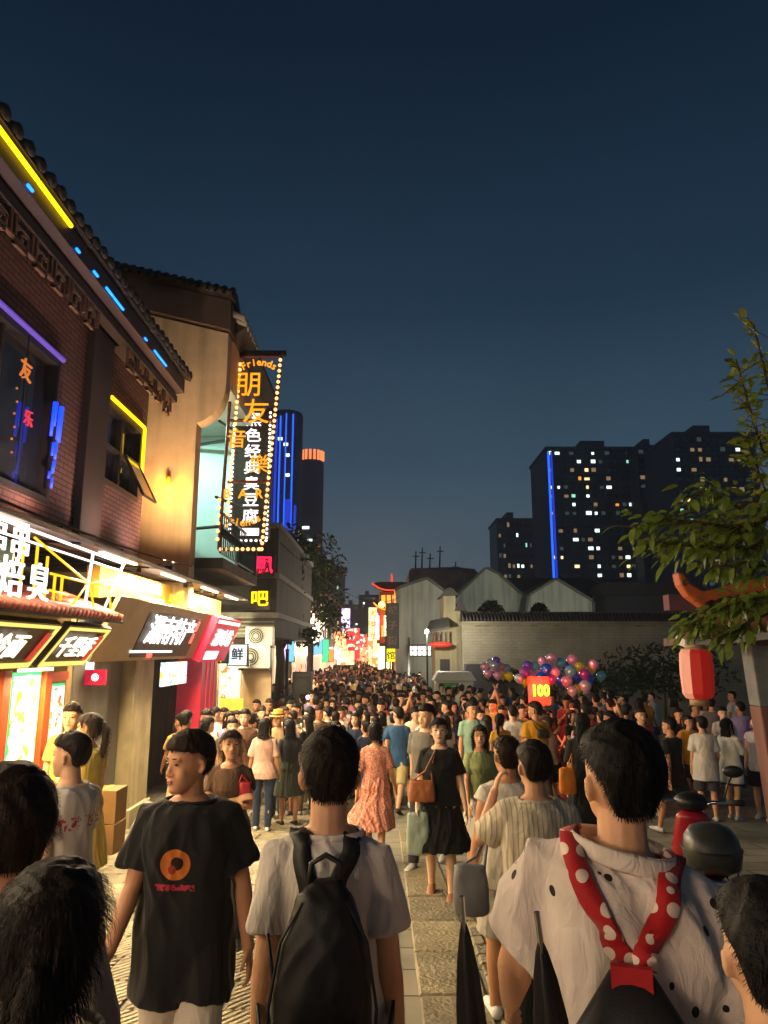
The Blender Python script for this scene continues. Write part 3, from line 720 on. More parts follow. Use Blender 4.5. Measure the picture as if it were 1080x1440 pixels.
def shop_house():
    t = T('shop_house', (-4, 8, 0), 'brown brick shop house with tiled eave and neon strips, first on the street', 'building')
    w = MB(); X = -4.0
    # upper wall with two window openings, butted pieces
    def wp(y0, y1, z0, z1): w.box((X - .3, y0, z0), (X, y1, z1))
    W1, W2 = (4.6, 8.25), (9.75, 11.25)
    wp(-9, W1[0], 3.5, 6.9); wp(*W1, 5.73, 6.9); wp(*W1, 3.5, 3.95); wp(W1[1], W2[0], 3.5, 6.9); wp(*W2, 5.8, 6.9); wp(*W2, 3.5, 4.6); wp(W2[1], 11.5, 3.5, 6.9)
    w.box((-12, 11.2, 3.5), (X - .302, 11.5, 6.9))
    t.part('wall', w, M['brown_brick'])
    for (y0, y1) in ((8.98, 9.66), (3.3, 3.9), (-3, -2.4)):
        p = MB(); p.box((X + .003, y0, 3.5), (X + .10, y1, 6.75)); p.box((X + .003, y0 - .05, 6.6), (X + .16, y1 + .05, 6.75)); t.part('pilaster', p, M['dark_wood'], bevel=.01)
    # windows
    for (y0, y1), (z0, z1), nm in ((W1, (3.95, 5.73), 3), (W2, (4.6, 5.8), 2)):
        f = MB(); g = .07
        f.box((X - .20, y0, z0), (X + .03, y0 + g, z1)); f.box((X - .20, y1 - g, z0), (X + .03, y1, z1)); f.box((X - .20, y0 + g, z0), (X + .03, y1 - g, z0 + g)); f.box((X - .20, y0 + g, z1 - g), (X + .03, y1 - g, z1))
        for i in range(1, nm):
            yy = y0 + (y1 - y0) * i / nm; f.box((X - .17, yy - .025, z0 + g), (X - .03, yy + .025, z1 - g))
        if nm == 2: f.box((X - .165, y0 + g, 5.18), (X - .035, y1 - g, 5.23))
        wf = t.part('window', f, M['window_frame'])
        for i in range(nm):
            a = y0 + g + (y1 - y0 - 2*g) * i / nm; b_ = y0 + g + (y1 - y0 - 2*g) * (i + 1) / nm
            p = MB(); p.box((X - .12, a + .03, z0 + g), (X - .11, b_ - .03, z1 - g)); t.part('pane', p, M['dark_glass'], parent=wf)
    p = MB(); p.box((X - .05, 10.62, 4.68), (X + .40, 11.15, 5.16), M=Matrix.Translation((X, 10.9, 5.16)) @ Matrix.Rotation(R(-32), 4, 'Y') @ Matrix.Translation((-X, -10.9, -5.16)))
    # open casement tilted out
    oc = MB(); a = Vector((X + .02, 10.55, 5.20)); 
    for (u, v) in (((0, 0), (.6, 0)), ((.6, 0), (.6, 1)), ((.6, 1), (0, 1)), ((0, 1), (0, 0))):
        q = [a + Vector((.32 * k[1], k[0], -.62 * k[1])) for k in (u, v)]; oc.tube(q, .022, 6)
    t.part('casement', oc, M['window_frame'])
    cp = MB(); cp.hexa([a + Vector(p) for p in ((0, 0, 0), (0, .6, 0), (.32, .6, -.62), (.32, 0, -.62), (.008, 0, .004), (.008, .6, .004), (.328, .6, -.616), (.328, 0, -.616))]); t.part('pane', cp, M['dark_glass'])
    def rod(nm, pts, r, m): mb = MB(); mb.tube(pts, r, 8); return t.part(nm, mb, M[m], True)
    rod('neon_tube', [(X + .05, 9.8, 5.86), (X + .05, 11.25, 5.86), (X + .05, 11.27, 5.82), (X + .05, 11.27, 5.1)], .028, 'neon_yellow')
    rod('neon_tube', [(X + .05, 4.6, 5.76), (X + .05, 8.25, 5.76)], .03, 'neon_purple')
    # eave: boards, tile ends, neon
    e = MB(); e.prism([(X, -9, 6.72), (X + .42, -9, 6.78), (X + .42, -9, 7.02), (X, -9, 7.1)], (0, 21.1, 0)); t.part('eave_board', e, M['eave_board'])
    e = MB(); e.box((X + .002, -9, 6.60), (X + .30, 12.1, 6.715)); t.part('cornice', e, M['dark_wood'])
    r = MB(); r.prism([(X + .50, -9, 7.03), (X + .50, -9, 7.08), (X - 4, -9, 9.0), (X - 4, -9, 8.9)], (0, 21.2, 0)); t.part('roof', r, M['roof_tile_dark'])
    tb = MB(); tb.tube([(0, 0, 0), (-.9, 0, .385), (-2.4, 0, 1.02)], [.075, .075, .075], 8); tb.ell((0.01, 0, 0), (.03, .078, .078), 8, 6); tm = tb.mesh('roof_tile', True)
    for i in range(34): t.copyp('roof_tile', tm, M['roof_tile_dark'], (X + .52, 4.3 + i * .235, 7.09 + (i * 7919 % 5) * .004))
    for (a, b_) in ((4.3, 5.55), (5.58, 6.5), (6.53, 7.3)): rod('neon_tube', [(X + .45, a, 6.98), (X + .45, b_, 6.98)], .026, 'neon_yellow')
    for (a, b_) in ((6.35, 6.45), (7.5, 7.58), (8.0, 8.12), (8.4, 8.62), (8.66, 9.0), (9.9, 9.98), (10.35, 10.95)): rod('neon_tube', [(X + .44, a, 6.82), (X + .44, b_, 6.82)], .017, 'neon_cyan')
    # fretwork under the eave
    rng = random.Random(5)
    for (y0, y1) in ((5.2, 8.9), (9.75, 12.05)):
        y = y0
        while y < y1 - .2:
            mb = MB(); d = .44; h = .30 if y < y1 - .6 else .30 + (y - y1 + .6) * .9
            x = X + .26; z = 6.60
            for seg in (((0, 0), (0, -h)), ((0, -h), (d * .55, -h)), ((d * .55, -h), (d * .55, -h * .45)), ((d * .55, -h * .45), (d * .25, -h * .45)), ((d * .8, 0), (d * .8, -h * .7)), ((d * .25, -h * .45), (d * .25, -h * .7))):
                (a, b_), (c_, e_) = seg; lo = (x - .02, y + min(a, c_) - .014, z + min(b_, e_) - .014); hi = (x + .02, y + max(a, c_) + .014, z + max(b_, e_) + .014); mb.box(lo, hi)
            t.part('fretwork', mb, M['fret_wood']); y += d
        mb = MB(); mb.box((X + .23, y0, 6.34), (X + .28, y0 + (y1 - y0) * .62, 6.37)); t.part('fret_rail', mb, M['fret_wood'])
    # ground floor body behind the shops
    g = MB(); g.box((-10, -9, -.7), (-5.4, 17, 3.5)); t.part('shop_back_wall', g, M['concrete_grey'])
plain('fret_wood', '#6a4a36', .6, var=.3)
shop_house()
# neon sign in the window: strokes of blue tube
def blue_sign():
    t = T('neon_sign', (-3.9, 8.15, 4.0), 'blue vertical neon lettering hanging in the large dark upstairs window', 'sign')
    x = -3.9
    def st(y0, z0, y1, z1, r=.016): mb = MB(); mb.tube([(x, y0, z0), (x, y1, z1)], r, 6); t.part('neon_tube', mb, M['neon_blue'], True)
    for k in (0, 1): st(8.02 + k*.16, 5.14, 8.0 + k*.16, 4.72, .02)
    st(8.08, 5.16, 8.06, 4.86); st(8.22, 5.15, 8.2, 4.7, .024)
    st(8.08, 4.66, 8.07, 4.50); st(8.16, 4.68, 8.15, 4.48); st(8.14, 4.45, 8.12, 4.30, .02); st(8.13, 4.24, 8.12, 4.12); st(8.06, 4.3, 8.04, 4.22)
    mb = MB(); mb.tube([(x - .03, 8.12, 5.7), (x - .03, 8.1, 4.05)], .008, 6); t.part('hanger', mb, M['window_frame'])
    t2 = T('neon_sign', (-3.92, 7.45, 4.0), 'orange and pink letters standing in for reflections in the large dark upstairs window', 'sign')  # added letters stand in for reflections of a sign in the glass
    m = frame((-3.92, 7.35, 5.25), LX, UP); t2.text('lettering', '友', .26, M['reflect_orange'], m)
    t2.text('lettering', '乐', .20, M['reflect_pink'], frame((-3.92, 7.5, 4.75), LX, UP))
    for i in range(6):
        mb = MB(); mb.ell((-3.92, 7.2 + (i % 2) * .03, 5.0 - i * .14), (.014, .014, .014), 6, 4); t2.part('bulb', mb, M['reflect_orange'], True)
    mb = MB(); mb.tube([(-3.95, 7.4, 5.7), (-3.95, 7.4, 4.2)], .008, 6); t2.part('hanger', mb, M['window_frame'])
glow('reflect_orange', '#ff8a30', .5); glow('reflect_pink', '#ff3040', .6)
blue_sign()

LS = 2.2
# ------------------------------------------------------------------ canopy over the shop fronts
glow('fill_strip', '#fff0d0', 2.0); plain('canopy_sheet', '#b9ada6', .35, var=.3, scale=3, bump=.3, bscale=12); plain('steel_dark', '#2c2c2e', .45, .6, var=.2)
def canopy():
    t = T('shop_canopy', (-3.7, 5, 3.4), 'long narrow metal canopy along the shop fronts under the brown upper storey', 'canopy')
    y = -9.0; rng = random.Random(2)
    while y < 16.6:
        l = 1.15; p = MB(); dz = rng.uniform(-.02, .02)
        p.prism([(-4.0, y, 3.49 + dz), (-3.32, y, 3.44 + dz), (-3.32, y, 3.47 + dz), (-4.0, y, 3.52 + dz)], (0, l - .03, 0)); t.part('canopy_panel', p, M['canopy_sheet']); y += l
    b = MB(); b.tube([(-3.31, -9, 3.455), (-3.31, 16.7, 3.455)], .03, 8); t.part('rail', b, M['steel_dark'], True)
    y = -8.4
    while y < 16.6:
        b = MB(); b.tube([(-4.0, y, 3.45), (-3.32, y, 3.40)], .016, 6); t.part('bracket', b, M['steel_dark']); y += 2.3
    for yy in (1.5, 5.4, 7.6, 9.4, 11.0):  # uplights added on the canopy to brighten the brown upper wall
        f = MB(); f.box((-3.52, yy - .1, 3.50), (-3.44, yy + .1, 3.56)); t.part('added_uplight', f, M['steel_dark'])
        d = Vector((-4.0, yy, 5.8)) - Vector((-3.44, yy, 3.60))
        lamp('added_up_lamp', (-3.44, yy, 3.60), LS * 62, '#f0cfc0', 'SPOT', .05, d.to_track_quat('-Z', 'Y').to_euler(), 140, 1.0, t.e, t.o)
    f = MB(); f.box((-3.50, 11.3, 3.50), (-3.38, 11.5, 3.58)); t.part('added_uplight', f, M['steel_dark']); d = Vector((-3.7, 12.8, 7.0)) - Vector((-3.40, 11.4, 3.62))  # one more uplight, added to brighten the peach gable
    lamp('added_up_lamp', (-3.40, 11.4, 3.62), LS * 230, '#ffd8a4', 'SPOT', .06, d.to_track_quat('-Z', 'Y').to_euler(), 110, 1.0, t.e, t.o)
    for k, yy in enumerate((-3.0, 0.5, 3.2, 6.0, 9.0, 11.4, 13.8, 15.8)):  # strip lights added under the canopy for soft fill over the crowd
        f = MB(); f.box((-3.40, yy - .6, 3.385), (-3.34, yy + .6, 3.415)); t.part('added_strip', f, M['fill_strip'])
        lamp('fill_strip_lamp', (-3.36, yy, 3.37), LS * (10 if yy < 2 else 16 if yy < 5 else 44 if yy < 8 else 60), '#ffe4bc', 'AREA', .08, (0, R(-34), 0), parent=t.e, off=t.o, sy=1.2)
        if yy > 7: lamp('fascia_fill', (-3.40, yy, 3.37), LS * 46, '#ffe0a0', 'AREA', .06, (0, R(14), 0), parent=t.e, off=t.o, sy=1.2)  # lamp without a fixture, added to brighten the slanted fascia
canopy()

# ------------------------------------------------------------------ snack stall with tiled pent roof
plain('tile_red', '#a8503c', .55, var=.3, scale=8, bump=.3); plain('sign_black', '#26211a', .4, var=.1); plain('wood_orange', '#b8471a', .5, var=.2, stretch=(1, 1, .2)); plain('counter_steel', '#9a948a', .3, .7, var=.15)
plain('box_board', '#8a6a44', .8, var=.15); plain('fry_yellow', '#d09a28', .5, var=.4, scale=30, bump=.5); plain('fry_orange', '#c0661c', .5, var=.4, scale=30, bump=.5)
def poster_mat(name, bg, spots, strength, scale=9.0, zlo=None):
    """a printed menu: pale ground with blots of colour, lit from behind"""
    m, t, b = nt(name); L = t.links.new
    tc = nd(t, 'ShaderNodeTexCoord'); v = nd(t, 'ShaderNodeTexVoronoi'); v.inputs['Scale'].default_value = scale; L(tc.outputs['Object'], v.inputs['Vector'])
    n = nd(t, 'ShaderNodeTexNoise'); n.inputs['Scale'].default_value = scale * .8; L(tc.outputs['Object'], n.inputs['Vector'])
    cr = nd(t, 'ShaderNodeValToRGB'); els = cr.color_ramp.elements
    els[0].position = 0; els[0].color = lin(spots[0]); els[1].position = 1; els[1].color = lin(spots[-1])
    for i, s in enumerate(spots[1:-1]): e = els.new((i + 1) / (len(spots) - 1)); e.color = lin(s)
    cr.color_ramp.interpolation = 'CONSTANT'
    L(v.outputs['Color'], cr.inputs[0])
    c = nd(t, 'ShaderNodeMath', operation='GREATER_THAN'); c.inputs[1].default_value = .53; L(n.outputs[0], c.inputs[0])
    o = mixc(t, c.outputs[0], lin(bg), cr.outputs[0])
    L(o, b.inputs['Base Color']); L(o, b.inputs['Emission Color']); b.inputs['Emission Strength'].default_value = strength; b.inputs['Roughness'].default_value = .3
poster_mat('menu_food', '#fffbe8', ['#ffd040', '#e07820', '#ffffff', '#60b060', '#fff0c0'], 1.0, 7); poster_mat('menu_red', '#ffece8', ['#d02040', '#ffffff', '#f08020', '#ffffff', '#30a050'], .8, 12)
poster_mat('menu_blue', '#dff4f8', ['#60b0d0', '#ffffff', '#f0d040', '#ffffff', '#80c070'], 1.0, 8); poster_mat('menu_tan', '#f4ddc0', ['#a05a30', '#fff0d8', '#c08040', '#fff8e8', '#704028'], .7, 8)
poster_mat('panel_print', '#5a4a6a', ['#3a7a68', '#6a4a90', '#a04830', '#404080', '#803050'], .5, 5)
def stall():
    t = T('snack_stall', (-3.7, 7, 0), 'brightly lit snack stall with red tiled pent roof at the left edge', 'stall')
    # pent roof of red tiles
    b = MB(); b.prism([(-4.0, 4.2, 2.86), (-3.28, 4.2, 2.58), (-3.28, 4.2, 2.61), (-4.0, 4.2, 2.90)], (0, 4.85, 0)); t.part('roof_board', b, M['dark_wood'])
    tb = MB(); tb.tube([(0, 0, 0), (-.36, 0, .142), (-.72, 0, .285)], [.052, .05, .048], 8); tm = tb.mesh('roof_tile', True)
    for i in range(46): t.copyp('roof_tile', tm, M['tile_red'], (-3.27, 4.25 + i * .1045, 2.635 + (i * 31 % 7) * .002))
    # two tilted light-box boards
    for (y0, y1, s, n) in ((4.4, 7.62, '东北烤冷面', 5), (7.80, 9.0, '千里香', 3)):
        A, B = Vector((-3.40, 0, 2.52)), Vector((-3.74, 0, 2.07)); nrm = Vector((.45, 0, -.34)).normalized()
        q = MB(); P = [Vector((p.x, yy, p.z)) for p, yy in ((B, y0), (B, y1), (A, y1), (A, y0))]
        q.hexa([p - nrm * .08 for p in P] + P); bd = t.part('sign_board', q, M['sign_black'])
        up = (A - B).normalized()
        for (a, c, w_) in ((y0 + .03, y1 - .03, 'h'), (0, 0, 'v')):
            pass
        fr = MB(); g = .035
        def strip(ya, yb, ua, ub): 
            pp = [B + up * ua, B + up * ua, B + up * ub, B + up * ub]; pts = [Vector((p.x, yy, p.z)) + nrm * .003 for p, yy in zip(pp, (ya, yb, yb, ya))]
            fr.hexa(pts + [p + nrm * .012 for p in pts])
        Lh = (A - B).length
        strip(y0 + .02, y1 - .02, .02, .02 + g * 1.6); strip(y0 + .02, y1 - .02, Lh - .02 - g, Lh - .02); strip(y0 + .02, y0 + .02 + g, .02 + g * 1.6, Lh - .02 - g); strip(y1 - .02 - g * 2, y1 - .02, .02 + g * 1.6, Lh - .02 - g)
        t.part('glowing_border', fr, M['frame_gold'], parent=bd)
        mid = (A + B) / 2
        yc = (y0 + y1) / 2 - .08 if n == 3 else 6.35
        t.text('lettering', s, .30, M['letter_warm'], frame(Vector((mid.x, yc, mid.z)) + nrm * .03, LX, up), bold=.004, spacing=1.0)
        cb = MB(); yv = y1 - .17; u0 = mid - up * .17; u1 = mid + up * .17
        cb.tube([Vector((u0.x, yv, u0.z)) + nrm * .02, Vector((u1.x, yv, u1.z)) + nrm * .02], [(.05, .02), (.05, .02)], 8, 0, LX); t.part('name_tag', cb, M['tag_print'], parent=bd)
    # neon scaffold above the roof
    pb = MB(); pb.box((-3.995, 4.4, 2.90), (-3.95, 7.55, 3.40)); t.part('back_panel', pb, M['panel_print'])
    pg = MB(); pg.box((-3.948, 7.0, 2.92), (-3.90, 7.42, 3.38)); t.part('back_panel', pg, M['panel_green'])
    def rod(pts, m, r=.013): mb = MB(); mb.tube(pts, r, 6); t.part('neon_tube', mb, M[m], True)
    X = -3.42
    rod([(X, 4.4, 3.46), (X, 6.6, 3.40), (X, 9.3, 3.37)], 'neon_white', .016); rod([(X - .02, 4.4, 3.31), (X - .02, 9.3, 3.27)], 'neon_white', .012)
    rod([(X, 9.3, 3.37), (X - .16, 9.1, 2.70)], 'neon_white', .018); rod([(X, 8.3, 3.38), (X - .03, 8.25, 2.72)], 'neon_white', .018)
    for (a, b_) in (((6.9, 3.34), (8.25, 3.02)), ((8.25, 3.02), (9.15, 3.06)), ((7.3, 3.03), (8.25, 3.02)), ((7.3, 2.86), (7.75, 2.84)), ((7.85, 2.72), (8.22, 3.0)), ((8.3, 3.0), (8.5, 2.7)), ((8.9, 3.04), (9.0, 2.72)), ((8.3, 3.02), (9.2, 3.14))): rod([(X - .01, *a), (X - .01, *b_)], 'neon_amber')
    for yy, z1 in ((6.2, 3.3), (6.75, 3.3), (7.02, 3.28), (7.25, 3.2), (7.45, 3.03), (7.62, 3.03)): rod([(X - .03, yy, z1), (X - .03, yy, 2.72)], 'neon_amber', .016)
    for i, ch in enumerate('串串'):
        t.text('lettering', ch, .34, M['letter_white'], frame((X + .03, 6.15 + i * .42, 3.22), LX, UP), bold=.003, sx=1.1)
    for i, ch in enumerate('五焙臭'):
        t.text('lettering', ch, .40, M['letter_white'], frame((X + .03, 5.95 + i * .52, 2.88), LX, UP), bold=.003, sx=1.15)
    # shop front: posts, menus, counter
    for (yy) in (4.6, 7.42, 8.35):
        p = MB(); p.box((-4.0, yy, -.3), (-3.86, yy + .16, 2.05)); t.part('post', p, M['wood_orange'], bevel=.006)
    lb = MB(); lb.box((-3.97, 7.64, .92), (-3.90, 8.30, 2.02)); bx = t.part('menu_box', lb, M['frame_green'])
    lb = MB(); lb.box((-3.905, 7.69, .98), (-3.885, 8.25, 1.98)); t.part('menu_print', lb, M['menu_food'], parent=bx)
    lb = MB(); lb.box((-3.97, 8.62, .92), (-3.92, 8.98, 1.86)); bx = t.part('menu_box', lb, M['frame_green'])
    lb = MB(); lb.box((-3.925, 8.65, .96), (-3.905, 8.95, 1.83)); t.part('menu_print', lb, M['menu_red'], parent=bx)
    lb = MB(); lb.box((-3.97, 8.58, 1.90), (-3.90, 9.02, 2.0)); t.part('menu_header', lb, M['wood_orange'])
    lb = MB(); lb.box((-3.97, 6.9, 1.2), (-3.93, 7.38, 2.0)); t.part('menu_print', lb, M['menu_tan'])
    c = MB(); c.box((-3.98, 4.4, -.25), (-3.30, 8.15, .78)); t.part('counter', c, M['wood_orange'], bevel=.01)
    c = MB(); c.box((-3.98, 4.38, .782), (-3.26, 8.18, .82)); t.part('counter_top', c, M['counter_steel'], bevel=.005)
    
    for yy in (4.3, 9.2): bw = MB(); bw.box((-5.38, yy, -.4), (-4.0, yy + .15, 2.9)); t.part('side_wall', bw, M['stall_wall'])
    bw = MB(); bw.box((-5.39, 4.45, -.4), (-5.3, 9.2, 2.86)); t.part('back_wall', bw, M['stall_wall'])
    bw = MB(); bw.box((-5.3, 4.45, 2.8), (-4.0, 9.2, 2.86)); t.part('ceiling', bw, M['stall_wall'])
    for yy in (5.2, 6.6, 8.0):
        l = MB(); l.box((-3.85, yy - .35, 2.03), (-3.79, yy + .35, 2.06)); o = t.part('tube_light', l, M['lamp_warm'])
        lamp('stall_light', (-3.75, yy, 2.0), LS * 40, '#ffd890', 'AREA', .7, (0, R(-8), 0), parent=t.e, off=t.o, sy=.1)
    return t
plain('stall_wall', '#c9a878', .8, var=.15); plain('panel_green', '#2f6a58', .6); glow('neon_amber', '#ffb810', 1.3); plain('frame_green', '#1f9a60', .4, emis=('#28c880', .8)); plain('tag_print', '#d04030', .5, emis=('#d04838', .5))
stall()
rng = random.Random(11)
def food():
    for i, (y0, m, n, lab) in enumerate(((6.05, 'fry_orange', 26, 'steel tray of orange fried skewers at the stall counter end'), (6.75, 'fry_yellow', 30, 'steel tray heaped with yellow fritters in the middle of the counter'), (7.45, 'fry_yellow', 24, 'steel tray of yellow corn sticks beside the white menu box'))):
        t = T('food_tray', (-3.6, y0, .822), lab, 'food tray', 'trays on the stall counter')
        b = MB(); x0, x1, y1 = -3.86, -3.34, y0 + .58
        for lo, hi in (((x0, y0, .824), (x1, y1, .834)), ((x0, y0, .834), (x0 + .012, y1, .88)), ((x1 - .012, y0, .834), (x1, y1, .88)), ((x0 + .012, y0, .834), (x1 - .012, y0 + .012, .88)), ((x0 + .012, y1 - .012, .834), (x1 - .012, y1, .88))): b.box(lo, hi)
        t.part('tray', b, M['counter_steel'])
        for k in range(n):
            p = Vector((rng.uniform(x0 + .1, x1 - .1), rng.uniform(y0 + .08, y1 - .08), .86 + rng.uniform(0, .09))); a = rng.uniform(0, 3.1)
            d = Vector((math.cos(a) * .08, math.sin(a) * .08, rng.uniform(-.02, .03))); mb = MB(); mb.capsule([p - d, p, p + d], [.018, .026, .020], 6); t.part('fritter', mb, M[m], True)
food()

# ------------------------------------------------------------------ souvenir shop with slanted fascia
plain('fascia_gold', '#c8a040', .5, var=.1, scale=2); plain('fascia_brown', '#c0ae80', .55, var=.15, scale=2); plain('fascia_panel', '#393a38', .5, var=.1); plain('sign_red', '#b01030', .4, var=.1, emis=('#c0103a', .55))
plain('column_grey', '#8a867a', .8, streak=.3, var=.2, scale=3, bump=.3); plain('column_tan', '#b8aa86', .8, streak=.3, var=.2, scale=3, bump=.3); plain('pillar_red', '#a01030', .45, var=.15, emis=('#a01030', .15))
def souvenir_shop():
    t = T('souvenir_shop', (-3.8, 13, 0), 'souvenir shop with slanted olive fascia and white sign letters beside a red pillar', 'shop')
    b = MB(); b.box((-3.98, 9.5, 2.95), (-3.80, 16.7, 3.38)); t.part('upper_band', b, M['fascia_gold'])
    A, B = Vector((-3.50, 0, 2.96)), Vector((-3.86, 0, 2.10)); nrm = Vector((.86, 0, -.36)).normalized(); up = (A - B).normalized()
    def slant(nm, y0, y1, u0, u1, m, d0=0, d1=.05, parent=None):
        q = MB(); P = [Vector((B.x, yy, B.z)) + up * u + nrm * d0 for u, yy in ((u0, y0), (u0, y1), (u1, y1), (u1, y0))]
        q.hexa(P + [p + nrm * (d1 - d0) for p in P]); return t.part(nm, q, M[m], parent=parent)
    Lh = (A - B).length
    fs = slant('fascia', 9.5, 16.7, 0, Lh, 'fascia_brown', -.06, 0)
    lid = MB(); lid.prism([(-3.80, 9.5, 2.94), (-3.50, 9.5, 2.965), (-3.50, 9.5, 2.985), (-3.80, 9.5, 2.96)], (0, 7.2, 0)); t.part('fascia_ledge', lid, M['fascia_brown'])
    slant('sign_panel', 10.9, 14.0, .06, .80, 'fascia_panel', .003, .015, fs)
    mid = Vector((B.x, 12.35, B.z)) + up * .50 + nrm * .05
    t.text('lettering', '湖南特产', .52, M['letter_white'], frame(mid, LX, up), bold=.003, sx=1.25)
    slant('underline_bar', 10.8, 12.9, .14, .17, 'letter_white', .016, .03, fs)
    ro = MB(); ro.ell(Vector((B.x, 11.7, B.z)) + up * .1 + nrm * .03, (.05, .09, .05), 10, 6); t.part('red_badge', ro, M['sign_red_soft'], True)
    for k, u in enumerate((.66, .42)): slant('small_tag', 13.75, 13.9, u - .10, u + .10, 'sign_red_soft', .016, .03, fs)
    t.text('lettering', '湘味坊', .22, M['letter_white'], frame((-3.78, 11.6, 3.24), LX, UP), bold=.003, sx=1.6)
    t.text('lettering', 'HUNAN SPECIALTY', .09, M['letter_warm'], frame((-3.78, 11.7, 3.07), LX, UP), bold=.003, sx=1.5)
    # red sign box at the far end
    q = slant('red_sign', 14.6, 16.9, -.02, Lh + .02, 'sign_red', .003, .16)
    slant('sign_stripe', 14.7, 16.8, Lh - .10, Lh - .03, 'letter_white', .163, .17, q); slant('sign_plate', 14.8, 15.9, .04, .22, 'letter_white', .163, .17, q)
    mid = Vector((B.x, 15.7, B.z)) + up * .5 + nrm * .18
    t.text('lettering', '湘味坊', .40, M['letter_white'], frame(mid, LX, up), bold=.003, sx=1.4)
    # columns, red pillar, recessed shop front
    for (y0, y1, m, x1) in ((9.45, 10.7, 'column_grey', -4.02), (10.75, 11.4, 'shutter', -4.1), (11.45, 12.35, 'column_tan', -3.9)):
        p = MB(); p.box((-4.6, y0, -.7), (x1, y1, 2.9)); o = t.part('column' if m != 'shutter' else 'door', p, M[m], bevel=.008)
        if m == 'column_tan': p = MB(); p.box((-4.62, y0 - .04, -.7), (x1 + .05, y1 + .04, -.12)); t.part('plinth', p, M[m], parent=o, bevel=.008)
    p = MB(); p.box((-4.25, 15.0, -.8), (-3.75, 16.4, 2.85)); rp = t.part('pillar', p, M['pillar_red'], bevel=.01)
    for yy in (15.35, 15.7, 16.05): p = MB(); p.box((-3.748, yy, -.5), (-3.73, yy + .04, 2.3)); t.part('pillar_rib', p, M['sign_red'], parent=rp)
    p = MB(); p.box((-5.38, 12.4, -.8), (-5.2, 16.9, 2.9)); p.box((-5.2, 16.7, -.8), (-4.26, 16.9, 2.9)); t.part('back_wall', p, M['shop_inside'])
    for k, yy in enumerate((12.6, 13.5, 14.3)):
        sh = MB()
        for z in (-.2, .3, .8, 1.3, 1.75): sh.box((-5.19, yy, z), (-4.8, yy + .75, z + .03))
        sf = t.part('shelf', sh, M['fascia_panel'])
        for z in (.33, .83, 1.33):
            for q in range(4): g = MB(); g.box((-5.1, yy + .04 + q * .18, z), (-4.85, yy + .17 + q * .18, z + .2 + .05 * ((q * 7 + k) % 3))); t.part('gift_box', g, M[('box_a', 'box_b', 'box_c', 'menu_tan')[(q + k) % 4]], parent=sf)
    hb = MB(); hb.box((-3.98, 12.95, 1.62), (-3.94, 14.55, 2.04)); t.part('hanging_menu', hb, M['menu_blue'])
    for k, yy in enumerate((10.3, 12.75, 13.9, 15.1)):
        f = MB(); f.tube([(-3.56, yy, 3.46), (-3.56, yy, 3.36)], .035, 8); t.part('spotlight', f, M['steel_dark'], True)
        d = Vector((-3.80, yy, 3.02)) - Vector((-3.56, yy, 3.35))
        lamp('wash_light', (-3.56, yy, 3.35), LS * 9, '#ffd428', 'SPOT', .015, d.to_track_quat('-Z', 'Y').to_euler(), 66, .3, t.e, t.o)
    c = MB(); c.box((-4.6, 12.5, 2.45), (-4.5, 14.9, 2.49)); t.part('tube_light', c, M['lamp_cool'])
plain('shutter', '#6a675e', .5, var=.15, stretch=(1, 1, 12), scale=3); plain('shop_inside', '#4a4038', .8, var=.2); plain('box_a', '#a03040', .6); plain('box_b', '#3a6a90', .6); plain('box_c', '#b89048', .6); glow('lamp_cool', '#f4f4ff', 4)
plain('sign_red_soft', '#c03030', .5, emis=('#ff6858', 1.2))
souvenir_shop()
def bracket_sign():
    t = T('bracket_sign', (-3.95, 10.9, 1.9), 'small pink and white blade sign fixed on the grey column', 'sign')
    p = MB(); p.box((-4.0, 9.75, 1.80), (-3.72, 9.79, 2.0)); t.part('plate', p, M['sign_red']); p = MB(); p.box((-4.0, 9.76, 2.0), (-3.9, 9.785, 2.16)); t.part('plate', p, M['panel_white'])
    p = MB(); p.ell((-3.86, 9.745, 1.9), (.05, .01, .05), 10, 6); t.part('emblem', p, M['panel_white'], True)
bracket_sign()

